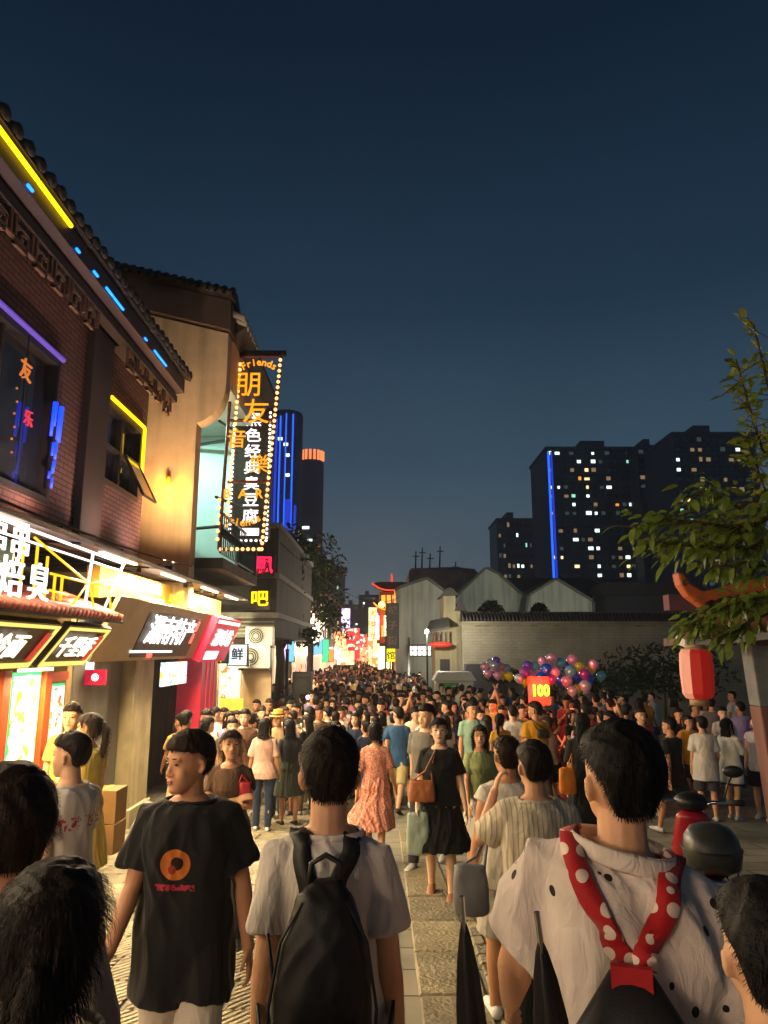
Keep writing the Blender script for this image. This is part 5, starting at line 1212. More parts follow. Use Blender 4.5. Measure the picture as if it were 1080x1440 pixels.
slab_tower(699, 748, 732, 806, 260, 20, 'tower_blue', 'small distant tower left of the wide apartment tower', 12, [(727, 757, 'win_white'), (728, 795, 'win_white'), (735, 799, 'win_white'), (741, 770, 'win_green')], 3, (), 8)
slab_tower(945, 1062, 612, 806, 190, 25, 'tower_dark', 'dark apartment tower at the right edge behind the leaves', 20, [(945, 645, 'win_white'), (953, 655, 'win_white'), (964, 697, 'win_yellow'), (988, 696, 'win_white'), (975, 728, 'win_green'), (1038, 631, 'win_white'), (955, 715, 'win_green')], 4, (), 11)
def round_tower(px0, px1, ptop, Y, mat, label, leds, topm, lit=(), n=16):
    a, b = atY(px0, ptop, Y), atY(px1, ptop, Y); h = a.z; r = (b.x - a.x) / 2; cx = (a.x + b.x) / 2
    t = T('tower_block', (cx, Y, 0), label, 'tower block')
    w = MB(); w.tube([(cx, Y + r, -1), (cx, Y + r, h * .985), (cx, Y + r, h)], [r, r, r * .94], n); t.part('wall', w, M[mat])
    for i in range(int(h / 4)):
        s = MB(); z = 3 + i * 4; k = 24; s.tube([(cx, Y + r, z), (cx, Y + r, z + .5)], r * 1.008, 24); t.part('floor_slab', s, M['slab_line'])
    for (f_, z0, z1, m, wd) in leds:
        x = cx + r * f_; yy = Y + r - math.sqrt(max(0, r * r - (x - cx) ** 2)) - .6; s = MB(); s.box((x - wd, yy, h * z0), (x + wd, yy + .5, h * z1)); t.part('led_strip', s, M[m])
    if topm:
        for i in range(9):
            an = math.pi * (1 + (i + .5) / 9); s = MB(); x, y = cx + r * .96 * math.cos(an), Y + r + r * .96 * math.sin(an); s.box((x - .5, y - .3, h), (x + .5, y + .3, h + 4)); t.part('crown_light', s, M[topm])
        s = MB(); s.tube([(cx, Y + r, h), (cx, Y + r, h + 3)], r * .8, n); t.part('crown', s, M[mat])
    for px, py, m in lit:
        q = atY(px, py, Y); yy = Y + r - math.sqrt(max(0, r * r - (q.x - cx) ** 2)) - .3; s = MB(); s.box((q.x - .8, yy - .2, q.z - .5), (q.x + .8, yy + .4, q.z + .5)); t.part('window', s, M[m])
round_tower(378, 424, 575, 250, 'tower_blue', 'tall round topped tower lined with blue light strips', [(-.9, .05, .9, 'led_deep', .3), (-.75, .05, .94, 'led_blue', .3), (-.5, .1, .96, 'led_deep', .4), (-.25, .05, .97, 'led_blue', .25), (.1, .05, .98, 'led_blue', .2), (.5, .05, .98, 'led_blue', .25), (.72, .05, .6, 'led_deep', .4), (.3, .3, .62, 'led_deep', 1.2)], None, [(402, 625, 'win_white'), (404, 640, 'win_white'), (404, 668, 'win_white'), (394, 617, 'win_white')])
round_tower(418, 454, 645, 270, 'tower_grey', 'grey tower with an orange lit crown beside the blue tower', [], 'led_warm', [(432, 742, 'win_white'), (428, 742, 'win_white'), (436, 760, 'win_white')])
def fartowers():
    for (a, b, t_, Y, lab) in ((482, 508, 852, 420, 'low dark tower block above the far shop signs, left one'), (505, 532, 838, 460, 'taller dark tower block above the far shop signs, next to the gate tower'), (455, 482, 800, 300, 'dim slab block between the grey tower and the open sky')):
        slab_tower(a, b, t_, 900, Y, 20, 'tower_grey', lab, 10, [((a + b) / 2 - 6, t_ + 12, 'win_white'), ((a + b) / 2 + 5, t_ + 25, 'win_white')], 5, (), 6)
fartowers()

# ------------------------------------------------------------------ right side: courtyard wall, gate, white gables
brick_wall_mat('tan_brick', '#918b78', '#8a8472', '#7e7868', 1.0, .12, .36, .85, 'XZ'); plain('white_gable', '#a5a698', .9, streak=.4, var=.14, scale=.5, bump=.1); plain('gate_plaster', '#8c8466', .85, streak=.4, var=.15, scale=1.5, bump=.2, bscale=20); plain('tile_grey', '#34322e', .8, var=.35, scale=3, bump=.3)
def courtyard_wall():
    Y = 30; t = T('courtyard_wall', (8, Y, 0), 'long tan brick wall with a tiled coping behind the balloons', 'wall')
    w = MB(); w.box((3.26, Y, -1), (18, Y + .35, 3.45)); t.part('wall', w, M['tan_brick'])
    c = MB(); c.prism([(3.2, Y - .28, 3.46), (3.2, Y + .63, 3.46), (3.2, Y + .175, 3.78)], (15, 0, 0)); cp = t.part('coping', c, M['tile_grey'])
    tb = MB(); tb.tube([(0, 0, 0), (0, .42, .30)], .055, 6); tm = tb.mesh('coping_tile', True)
    for i in range(100): t.copyp('coping_tile', tm, M['tile_grey'], (3.3 + i * .148, Y - .29, 3.49), parent=cp)
    b = MB(); b.box((3.26, Y - .06, 3.22), (18, Y - .003, 3.30)); t.part('moulding', b, M['gate_plaster'])
    r = MB(); r.tube([(3.3, Y + .175, 3.80), (18, Y + .175, 3.80)], .06, 8); t.part('ridge', r, M['tile_ridge'])
plain('tile_ridge', '#7d7468', .8, var=.3)
courtyard_wall()
def gate_house():
    Y = 30.5; t = T('gate_house', (2.6, Y, 0), 'cream gate house with stepped tiled tops at the end of the tan wall', 'building')
    w = MB(); w.prism([(2.15, Y, -1), (3.25, Y, -1), (3.25, Y, 3.9), (3.05, Y, 3.9), (3.05, Y, 4.55), (2.55, Y, 4.55), (2.55, Y, 3.6), (2.15, Y, 3.2)], (0, 2.2, 0)); t.part('wall', w, M['gate_plaster'])
    for (x0, x1, z) in ((2.42, 3.2, 4.56), (2.98, 3.5, 3.91)):
        c = MB(); xm = (x0 + x1) / 2; c.prism([(x0, Y - .2, z), (x1, Y - .2, z), (xm + .1, Y - .2, z + .32), (xm - .1, Y - .2, z + .32)], (0, 2.6, 0)); t.part('tile_cap', c, M['tile_grey'])
    c = MB(); c.add([(1.75, Y - .6, 3.05), (2.75, Y - .6, 3.25), (2.7, Y, 3.65), (1.95, Y, 3.5), (1.75, Y - .6, 2.98), (2.75, Y - .6, 3.18), (2.7, Y, 3.4), (1.95, Y, 3.3)], [(0, 1, 2, 3), (4, 7, 6, 5), (0, 4, 5, 1), (1, 5, 6, 2), (3, 2, 6, 7), (0, 3, 7, 4)]); pr = t.part('porch_roof', c, M['tile_grey'])
    for i in range(5): b = MB(); b.box((1.95 + i * .15, Y - .5, 2.62), (2.0 + i * .15, Y - .44, 3.02)); t.part('porch_bracket', b, M['dark_wood'], parent=pr)
    for i in range(5): b = MB(); b.box((2.25 + i * .2, Y - .03, .2), (2.29 + i * .2, Y - .003, 2.5)); t.part('wall_rib', b, M['gate_plaster'])
    d = MB(); d.box((2.35, Y - .05, -.6), (2.75, Y - .004, 1.9)); t.part('door', d, M['window_frame'])
    b = MB(); b.box((3.3, 29.2, -.8), (4.9, 29.9, 1.72)); t.part('dark_hoarding', b, M['tower_dark'])
gate_house()
def lantern_small():
    t = T('red_lantern', (2.25, 30.2, 2.5), 'flat red lantern hanging under the gate house porch', 'lantern')
    b = MB(); b.ell((2.35, 30.2, 2.5), (.5, .3, .12), 14, 8); t.part('shade', b, M['lantern_far'], True); b = MB(); b.tube([(2.35, 30.2, 2.6), (2.35, 30.2, 2.95)], .015, 5); t.part('cord', b, M['steel_dark'])
plain('lantern_far', '#b0301c', .6, emis=('#d03018', .5)); lantern_small()
def gabled_house(px, Y, lab, depth=14, wm='white_gable', plants=0):
    P = [atY(x, y, Y) for x, y in px]; t = T('gabled_house', (P[2].x, Y, 0), lab, 'building', 'white gabled houses behind the wall')
    w = MB(); w.prism([(P[0].x, Y, -1), (P[-1].x, Y, -1)] + [tuple(p) for p in reversed(P)], (0, depth, 0)); t.part('gable_wall', w, M[wm])
    r = MB(); n = len(P)
    for a, b in zip(P[:-1], P[1:]):
        nrm = Vector((-(b.z - a.z), 0, b.x - a.x)).normalized() * .16
        r.hexa([a + Vector((0, -.12, 0)) + nrm * .05, b + Vector((0, -.12, 0)) + nrm * .05, b + Vector((0, depth + .1, 0)) + nrm * .05, a + Vector((0, depth + .1, 0)) + nrm * .05, a + Vector((0, -.12, 0)) + nrm, b + Vector((0, -.12, 0)) + nrm, b + Vector((0, depth + .1, 0)) + nrm, a + Vector((0, depth + .1, 0)) + nrm])
    t.part('roof', r, M['gable_roof']); return t
plain('gable_roof', '#585a52', .85, var=.2, scale=2)
t = gabled_house([(557, 832), (562, 828), (600, 815), (632, 838), (640, 862)], 42, 'pale gabled house right of the gate tower, leftmost of the gables')
# lit shop window and metal shutter below it
b = MB(); q0, q1 = atY(574, 922, 41.9), atY(606, 908, 41.9)
w_ = T('lit_window', (q0.x, 41.7, q0.z), 'bright white lit window row on the pale gabled house', 'window')
for i in range(5):
    for j in range(2):
        x0 = q0.x + (q1.x - q0.x) * i / 5; z0 = q0.z + (q1.z - q0.z) * j / 2; g = MB(); g.box((x0 + .03, 41.72, z0 + .02), (x0 + (q1.x - q0.x) / 5 - .03, 41.78, z0 + (q1.z - q0.z) / 2 - .03)); w_.part('pane', g, M['panel_white'])
g = MB(); g.box((q0.x - .05, 41.79, q0.z - .05), (q1.x + .05, 41.98, q1.z + .05)); w_.part('frame', g, M['window_frame'])
t = gabled_house([(622, 880), (640, 842), (684, 800), (700, 808), (742, 845), (748, 880)], 46, 'largest pale gabled house behind the tan wall, in the middle')
t = gabled_house([(738, 880), (745, 838), (782, 816), (832, 846), (834, 880)], 44, 'pale gabled house behind the tan wall, right of the largest one')
t = gabled_house([(575, 850), (578, 802), (640, 800), (668, 803), (670, 850)], 60, 'flat topped brown block with roof antennas behind the gables', 10, 'far_wall_a')
for i, (px, top) in enumerate(((584, 775), (593, 770), (604, 778), (618, 768), (640, 790))):
    a, b_ = atY(px, 802, 62), atY(px + 1, top, 62); tt = T('antenna', (a.x, 62, a.z), ['thin roof antenna at the left corner of the brown block', 'second thin antenna from the left on the brown block', 'short thin antenna in the middle of the brown block', 'tallest antenna mast on the brown block', 'stubby roof vent pipe at the right of the brown block'][i], 'antenna')
    m = MB(); m.tube([a - Vector((0, 0, .3)), b_], [.09, .05], 6); tt.part('mast', m, M['steel_dark']); m = MB(); m.box((b_.x - .3, 61.97, b_.z - .5), (b_.x + .3, 62.03, b_.z - .42)); tt.part('crossbar', m, M['steel_dark'])
# dark low roofs behind the wall to the right
def dark_house(px0, px1, pt, Y, lab):
    a, b_ = atY(px0, pt, Y), atY(px1, pt, Y); t = T('dark_house', (a.x, Y, 0), lab, 'building'); w = MB(); w.box((a.x, Y, -1), (b_.x, Y + 10, a.z)); t.part('wall', w, M['tower_dark'])
    r = MB(); r.prism([(a.x - .5, Y - .4, a.z), (b_.x + .5, Y - .4, a.z), (b_.x - .5, Y - .4, a.z + .8), (a.x + .5, Y - .4, a.z + .8)], (0, 10.8, 0)); t.part('roof', r, M['far_roof'])
dark_house(832, 990, 838, 46, 'unlit low house behind the right end of the tan wall'); dark_house(655, 835, 822, 90, 'dark roofs behind the white gables')

def added_flood(x, y, tx, ty, tz, en, lab):  # floodlights added out of sight to brighten the pale gables
    t = T('added_flood', (x, y, 0), lab, 'floodlight'); b = MB(); b.box((x - .2, y - .1, .5), (x + .2, y + .1, .8)); t.part('head', b, M['steel_dark']); b = MB(); b.tube([(x, y, -.62), (x, y, .5)], .04, 8); t.part('stem', b, M['steel_dark'])
    d = Vector((tx, ty, tz)) - Vector((x, y + .2, .85)); lamp('gable_fill', (x, y + .2, .85), en, '#f0f4e0', 'SPOT', .2, d.to_track_quat('-Z', 'Y').to_euler(), 120, 1.0, t.e, t.o)
added_flood(6.0, 33, 6.5, 46, 5.5, LS * 420, 'unseen floodlight added behind the tan wall to brighten the largest gable'); added_flood(10.5, 33, 10.8, 44, 5, LS * 230, 'unseen floodlight added behind the tan wall to brighten the right gable'); added_flood(1.2, 35, 2.4, 42, 4.5, LS * 110, 'unseen floodlight added left of the gate house to brighten the left gable')
def added_post_lamp():  # invented lamp post, added to light the gate house and tan wall
    t = T('added_post_lamp', (1.7, 28.6, 0), 'small lamp post added before the porch to light the tan wall', 'lamp post'); b = MB(); b.tube([(1.7, 28.6, -.62), (1.7, 28.6, 2.9)], .04, 8); t.part('post', b, M['steel_dark']); b = MB(); b.ell((1.7, 28.6, 3.0), (.1, .1, .12), 10, 8); t.part('globe', b, M['globe_soft'], True)
    lamp('wall_fill_light', (1.7, 28.4, 3.0), LS * 230, '#fff4dc', 'POINT', .12, parent=t.e, off=t.o)
glow('globe_soft', '#ffeec0', .6); added_post_lamp()
# ------------------------------------------------------------------ trees
plain('bark', '#3a332c', .9, var=.3, scale=6, bump=.8, bscale=30, stretch=(1, 1, .3)); plain('twig', '#4a3826', .8, var=.3)
def leaf_mat(name, c1, c2, trans=.35):
    m, t, b = nt(name); L = t.links.new
    oi = nd(t, 'ShaderNodeObjectInfo'); cr = mixc(t, oi.outputs['Random'], lin(c1), lin(c2)); tc = nd(t, 'ShaderNodeTexCoord')
    n = nd(t, 'ShaderNodeTexNoise'); n.inputs['Scale'].default_value = 14; L(tc.outputs['Object'], n.inputs['Vector'])
    r = nd(t, 'ShaderNodeMapRange'); r.inputs['To Min'].default_value = .6; r.inputs['To Max'].default_value = 1.4; L(n.outputs[0], r.inputs[0])
    mx = nd(t, 'ShaderNodeVectorMath', operation='SCALE'); L(cr, mx.inputs[0]); L(r.outputs[0], mx.inputs['Scale']); L(mx.outputs[0], b.inputs['Base Color']); b.inputs['Roughness'].default_value = .42
    o = [q for q in t.nodes if q.type == 'OUTPUT_MATERIAL'][0]; tr = nd(t, 'ShaderNodeBsdfTranslucent'); L(mx.outputs[0], tr.inputs[0]); ms = nd(t, 'ShaderNodeMixShader'); ms.inputs[0].default_value = trans; L(b.outputs[0], ms.inputs[1]); L(tr.outputs[0], ms.inputs[2]); L(ms.outputs[0], o.inputs[0])
leaf_mat('leaf_near', '#66802a', '#b0ae4c'); leaf_mat('leaf_far', '#24381f', '#344a28')
def leaf_mesh(nm, L_, W, fold, curl):
    vs, fs = [], []; n = 6
    for i in range(n + 1):
        t = i / n; w = W * math.sin(math.pi * min(1, t ** .75)) * (1 - .15 * t); z = -curl * t * t
        vs += [(-w, t * L_, z + fold * w), (0, t * L_, z), (w, t * L_, z + fold * w)]
    for i in range(n):
        k = i * 3; fs += [(k, k + 1, k + 4, k + 3), (k + 1, k + 2, k + 5, k + 4)]
    me = bpy.data.meshes.new(nm); me.from_pydata(vs, [], fs); me.polygons.foreach_set('use_smooth', [True] * len(fs)); me.materials.append(M['leaf_near']); return me
def near_tree():
    base = (3.6, 4.1, gz(3.6, 4.1))
    t = T('roadside_tree', base, 'leafy tree whose branches reach in at the right edge over the red lantern', 'tree')
    tr = MB(); tr.tube([base, (3.55, 4.15, 1.5), (3.45, 4.2, 2.6), (3.3, 4.2, 3.6), (3.1, 4.2, 4.8)], [.16, .13, .11, .08, .05], 10); t.part('trunk', tr, M['bark'], True)
    lm = [leaf_mesh('leaf', .105, .026, .25, .02), leaf_mesh('leaf', .125, .031, .15, .045), leaf_mesh('leaf', .085, .024, .4, .01)]
    rng = random.Random(21); cnt = [0]; rest = MB()
    def branch(start, pts, dens, spread):
        P = [Vector(start)] + [atY(*p) for p in pts]
        b = MB(); b.tube(P, [.015 - .011 * i / (len(P) - 1) for i in range(len(P))], 6); t.part('branch', b, M['twig'], True)
        for a, c in zip(P[:-1], P[1:]):
            n = max(2, int((c - a).length * dens * 4.6))
            for i in range(n):
                if a == P[0] and i < n * .5: continue
                p = a.lerp(c, rng.random()); d = (c - a).normalized(); out = Vector((rng.uniform(-1, 1), rng.uniform(-.8, .8), rng.uniform(-.9, .7)))
                q = p + out * spread * rng.random()
                if rng.random() < .45:
                    tb = MB(); tb.tube([p, q], .003, 4); t.part('twig', tb, M['twig'])
                dirn = (d * .7 + out * .8 + Vector((-.3, 0, -.35))).normalized()
                rq = dirn.to_track_quat('Y', 'Z') @ Euler((0, rng.uniform(-.9, .9), 0)).to_quaternion(); s = rng.uniform(.5, .9); me = rng.choice(lm)
                if cnt[0] < 300 and rng.random() < .42:
                    o = t.copyp('leaf', me, None, q); o.rotation_mode = 'QUATERNION'; o.rotation_quaternion = rq; o.scale = (s, s, s); cnt[0] += 1
                else:
                    rest.add([rq @ (v.co * s) + q for v in me.vertices], [tuple(f.vertices) for f in me.polygons])
    tip = (3.3, 4.2, 3.6)
    branch((3.1, 4.2, 4.8), [(1075, 640, 4.2), (1050, 560, 4.1), (1035, 505, 4.1)], 36, .16)
    branch((3.1, 4.2, 4.8), [(1085, 560, 4.3), (1070, 500, 4.2), (1060, 455, 4.2)], 24, .12)
    branch(tip, [(1080, 700, 4.2), (1065, 660, 4.1), (1045, 610, 4.1)], 34, .16)
    branch(tip, [(1050, 745, 4.1), (985, 735, 4.0), (930, 730, 4.0), (890, 742, 4.0)], 46, .15)
    branch(tip, [(1060, 770, 4.2), (1000, 770, 4.1), (945, 765, 4.0), (905, 760, 4.0)], 46, .16)
    branch(tip, [(1040, 715, 4.1), (1000, 690, 4.1), (958, 700, 4.0)], 34, .14)
    branch((3.42, 4.2, 2.9), [(1075, 840, 4.1), (1030, 850, 4.0), (985, 870, 3.95), (965, 885, 3.95)], 58, .13)
    branch(tip, [(1090, 720, 4.3), (1060, 735, 4.3), (1010, 750, 4.25), (970, 745, 4.2)], 50, .18)
    branch(tip, [(1090, 800, 4.3), (1050, 790, 4.25), (1000, 800, 4.2)], 44, .13)
    branch((3.42, 4.2, 2.9), [(1060, 870, 4.0), (1030, 890, 3.95), (1000, 900, 3.95)], 44, .10)
    o = t.part('foliage', rest, M['leaf_near'], True); tag(o, kind='stuff')
near_tree()
def far_tree(x, y, h, r, label, lights=False, seed=1, n=2600, z0=.35, mat='leaf_far'):
    t = T('roadside_tree', (x, y, 0), label, 'tree', 'trees along the left row')
    rng = random.Random(seed); tr = MB(); P = [(x, y, -.65), (x + .05, y, h * .3), (x - .1, y, h * .55), (x + .1, y, h * .8)]; tr.tube(P, [.2, .16, .11, .05], 8)
    lim = []
    for i in range(9):
        a = i * 2.4; s = Vector((x, y, h * (.35 + .05 * i))); e = s + Vector((math.cos(a) * r * .75, math.sin(a) * r * .75, h * .18)); lim.append(e); tr.tube([s, s.lerp(e, .5) + Vector((0, 0, .15)), e], [.07, .05, .02], 6)
    t.part('trunk', tr, M['bark'], True)
    vs, fs = [], []
    cl = [(Vector((x + rng.gauss(0, .42) * r, y + rng.gauss(0, .42) * r, h * (z0 + .62 * rng.random()))), rng.uniform(.3, .6) * r * .7) for _ in range(34)]
    for _ in range(n):
        c, cr = cl[rng.randrange(len(cl))]; d = Vector((rng.gauss(0, 1), rng.gauss(0, 1), rng.gauss(0, 1))).normalized() * cr * rng.random() ** .4; p = c + d
        a = Vector((rng.gauss(0, 1), rng.gauss(0, 1), rng.gauss(0, 1))).normalized() * .13; b_ = a.orthogonal().normalized() * .06; k = len(vs); vs += [p - a, p + b_, p + a, p - b_]; fs.append((k, k+1, k+2, k+3))
    me = bpy.data.meshes.new('crown'); me.from_pydata([tuple(v) for v in vs], [], fs); o = link('crown', me, t.e, M[mat]); me.transform(Matrix.Translation(-t.o)); tag(o, kind='stuff')
    return t
far_tree(-3.6, 25, 6.2, 1.1, 'thin tree with a bare leaning trunk in front of the grey building', seed=2, z0=.42, n=1700)
far_tree(-4.4, 33, 7.4, 1.8, 'tree hung with tiny fairy lights along the left row', seed=4, n=3000)
far_tree(-3.9, 38, 8.0, 2.2, 'full dark green tree behind the lit one', seed=6, n=3000)
def fairy():
    t = T('fairy_lights', (-4.2, 31, 2.5), 'cluster of tiny warm fairy lights strung through the tree on the left row', 'string lights'); rng = random.Random(9)
    mb = MB(); mb.ell((0, 0, 0), (.045, .045, .045), 6, 4); me = mb.mesh('bulb'); pts = []
    for i in range(150):
        u = rng.random(); px = 424 + 26 * rng.random() * (.25 + u) ; py = 838 + 62 * u; p = atY(px + rng.uniform(-2, 2), py, 31 + rng.uniform(-.4, .8)); pts.append(p); t.copyp('bulb', me, M['bulb_fairy'], p, scale=(rng.uniform(.5, 1.1),) * 3)
    w = MB(); w.tube(sorted(pts, key=lambda p: -p.z), .006, 4); t.part('wire', w, M['steel_dark'])
glow('bulb_fairy', '#fff0c0', 5); fairy()
def shrubs():
    rng = random.Random(31)
    for i, (px, py, Y, w, h, lab) in enumerate(((690, 862, 33, .9, 1.0, 'dark bush growing up the largest white gable'), (757, 862, 33, .6, .8, 'dark bush against the right hand white gable'), (635, 862, 33, .5, .7, 'small bush on the gate house corner'), (705, 950, 28.8, 1.2, .5, 'low planting at the foot of the tan wall left of the balloons'), (850, 958, 28, 4.0, .9, 'dark hedge at the foot of the tan wall behind the balloons'), (930, 945, 22, 3.5, 1.6, 'dark bushes behind the red lantern at the plaza edge'))):
        c = atY(px, py, Y); t = T('bush', (c.x, Y, c.z - h / 2), lab, 'bush'); vs, fs = [], []
        for _ in range(900):
            u, v = rng.gauss(0, .32), rng.gauss(0, .30)
            while u * u / .42 + v * v / .30 > 1: u, v = rng.gauss(0, .32), rng.gauss(0, .30)
            p = Vector((c.x + u * w, Y + rng.uniform(-.5, .2), c.z + v * h)); a = Vector((rng.gauss(0, 1), rng.gauss(0, 1), rng.gauss(0, 1))).normalized() * .11; b_ = a.orthogonal().normalized() * .055; k = len(vs); vs += [p - a, p + b_, p + a, p - b_]; fs.append((k, k+1, k+2, k+3))
        me = bpy.data.meshes.new('foliage'); me.from_pydata([tuple(v) for v in vs], [], fs); o = link('foliage', me, t.e, M['leaf_far']); me.transform(Matrix.Translation(-t.o)); tag(o, kind='stuff')
        st = MB(); st.tube([(c.x, Y, -.6 if Y < 31 else c.z - h), (c.x + .1, Y, c.z + h * .3)], [.05, .02], 6); t.part('stem', st, M['bark'])
shrubs()
# ------------------------------------------------------------------ things on the plaza
plain('paint_red', '#8e1020', .22, var=.1, spec=.6); plain('chrome', '#c8c8c8', .18, 1.0, var=.05); plain('plastic_black', '#141414', .4, var=.15); plain('case_grey', '#2e302f', .35, var=.15); plain('rubber', '#101010', .8, var=.2); plain('lens_red', '#c01808', .15, emis=('#ff2010', .25)); plain('lens_amber', '#e08a10', .2, emis=('#ffa020', .4)); plain('mirror_glass', '#a8b0b4', .08, 1.0, var=.0); plain('plate_blue', '#c8ccd4', .4)
def scooter():
    e = empty('motor_scooter', (2.06, 4.80, gz(2.2, 5.3) - .03), R(-17)); tag(e, 'red motor scooter with black top case and chrome rack parked at the right', 'scooter')
    def P(nm, mb, m, smooth=True, par=None): return mb.build(nm, M[m], par or e, smooth)
    for nm, y in (('wheel', 0.02), ('wheel', 1.28)):
        w = MB(); w.tube([(0, y + .20 * math.cos(a * math.pi / 10), .25 + .20 * math.sin(a * math.pi / 10)) for a in range(20)], .05, 8, closed=True); wo = P(nm, w, 'rubber')
        r = MB(); r.tube([(-.03, y, .25), (.03, y, .25)], .14, 18); P('rim', r, 'chrome', False, wo)
    b = MB(); b.capsule([(0, -.12, .72), (0, .12, .66), (0, .40, .56), (0, .58, .42)], [(.07, .05), (.13, .10), (.15, .14), (.13, .10)], 14, 0, (1, 0, 0)); P('tail_body', b, 'paint_red')
    b = MB(); b.capsule([(0, .0, .50), (0, .3, .40), (0, .55, .34)], [(.06, .07), (.11, .09), (.10, .08)], 12, 0, (1, 0, 0)); P('under_body', b, 'plastic_black')
    b = MB(); b.box((-.16, .50, .30), (.16, 1.02, .35)); P('footboard', b, 'plastic_black', False)
    b = MB(); b.capsule([(0, 1.02, .34), (0, 1.08, .60), (0, 1.05, .92)], [(.15, .05), (.18, .06), (.12, .06)], 14, 0, (1, 0, 0)); P('front_shield', b, 'paint_red')
    b = MB(); b.capsule([(0, 1.18, .40), (0, 1.28, .50), (0, 1.40, .42)], [(.07, .04), (.08, .03), (.05, .02)], 10, 0, (1, 0, 0)); P('mudguard', b, 'paint_red')
    b = MB(); b.tube([(-.03, 1.26, .26), (-.03, 1.10, .7), (0, 1.04, 1.0)], .025, 8); b.tube([(.05, 1.26, .26), (.05, 1.10, .7)], .025, 8); P('fork', b, 'chrome')
    b = MB(); b.capsule([(0, .08, .80), (0, .35, .76), (0, .62, .74)], [(.12, .05), (.14, .05), (.11, .04)], 14, 0, (1, 0, 0)); P('seat', b, 'plastic_black')
    b = MB(); b.tube([(-.34, .96, 1.06), (-.15, 1.02, 1.04), (0, 1.04, 1.0), (.15, 1.02, 1.04), (.34, .96, 1.06)], .016, 8); hb = P('handlebar', b, 'chrome')
    for sx in (-1, 1):
        g = MB(); g.tube([(sx * .24, .985, 1.05), (sx * .36, .95, 1.062)], .022, 8); P('grip', g, 'rubber', True, hb)
        g = MB(); g.tube([(sx * .22, 1.0, 1.05), (sx * .27, 1.04, 1.18), (sx * .30, 1.03, 1.24)], .007, 6); P('mirror_stem', g, 'plastic_black', True, hb)
        g = MB(); g.ell((sx * .31, 1.03, 1.27), (.075, .018, .045), 12, 8); mo = P('mirror', g, 'plastic_black', True, hb)
    b = MB(); b.ell((0, 1.06, 1.03), (.13, .10, .075), 14, 8); P('headlight_cowl', b, 'plastic_black'); b = MB(); b.ell((0, 1.14, 1.02), (.07, .04, .05), 12, 8); P('headlight', b, 'mirror_glass')
    # chrome grab rail and rack
    b = MB(); b.tube([(-.13, .30, .80), (-.15, .0, .82), (-.12, -.20, .82), (0, -.26, .82), (.12, -.20, .82), (.15, .0, .82), (.13, .30, .80)], .014, 8); rk = P('grab_rail', b, 'chrome')
    for x in (-.06, .06): g = MB(); g.tube([(x, .1, .80), (x, -.22, .825)], .009, 6); P('rack_bar', g, 'chrome', True, rk)
    g = MB(); g.tube([(-.12, -.05, .80), (-.135, .02, .66)], .010, 6); P('rack_bar', g, 'chrome', True, rk)
    # domed top case
    c = MB(); c.rings([(.835, 0, -.02, .12, .12), (.86, 0, -.02, .16, .155), (.94, 0, -.02, .175, .168), (1.02, 0, -.02, .16, .155), (1.08, 0, -.02, .12, .11), (1.105, 0, -.02, .05, .05), (1.11, 0, -.02, .01, .01)], 20, 0, sq=2.6); co = P('top_case', c, 'case_grey')
    g = MB(); g.tube([(.178 * math.cos(a * math.pi / 14), -.02 + .171 * math.sin(a * math.pi / 14), .96) for a in range(28)], .006, 5, closed=True); P('case_seam', g, 'plastic_black', True, co)
    b = MB(); b.capsule([(-.05, -.185, .70), (.05, -.185, .70)], [(.035, .03), (.035, .03)], 10); P('tail_light', b, 'lens_red')
    for sx in (-1, 1): b = MB(); b.ell((sx * .10, -.13, .66), (.022, .03, .022), 10, 6); P('turn_signal', b, 'lens_amber')
    b = MB(); b.box((-.09, -.22, .48), (.09, -.212, .60)); P('number_plate', b, 'plate_blue', False)
    b = MB(); b.prism([(-.08, -.20, .62), (.08, -.20, .62), (.07, -.26, .40), (-.07, -.26, .40)], (0, .012, 0)); P('rear_fender', b, 'plastic_black', False)
    b = MB(); b.tube([(.13, .1, .22), (.15, -.22, .26)], [.045, .05], 12); P('exhaust', b, 'chrome')
    b = MB(); b.tube([(-.08, .5, .3), (-.22, .55, .02)], .012, 6); P('side_stand', b, 'chrome')
scooter()

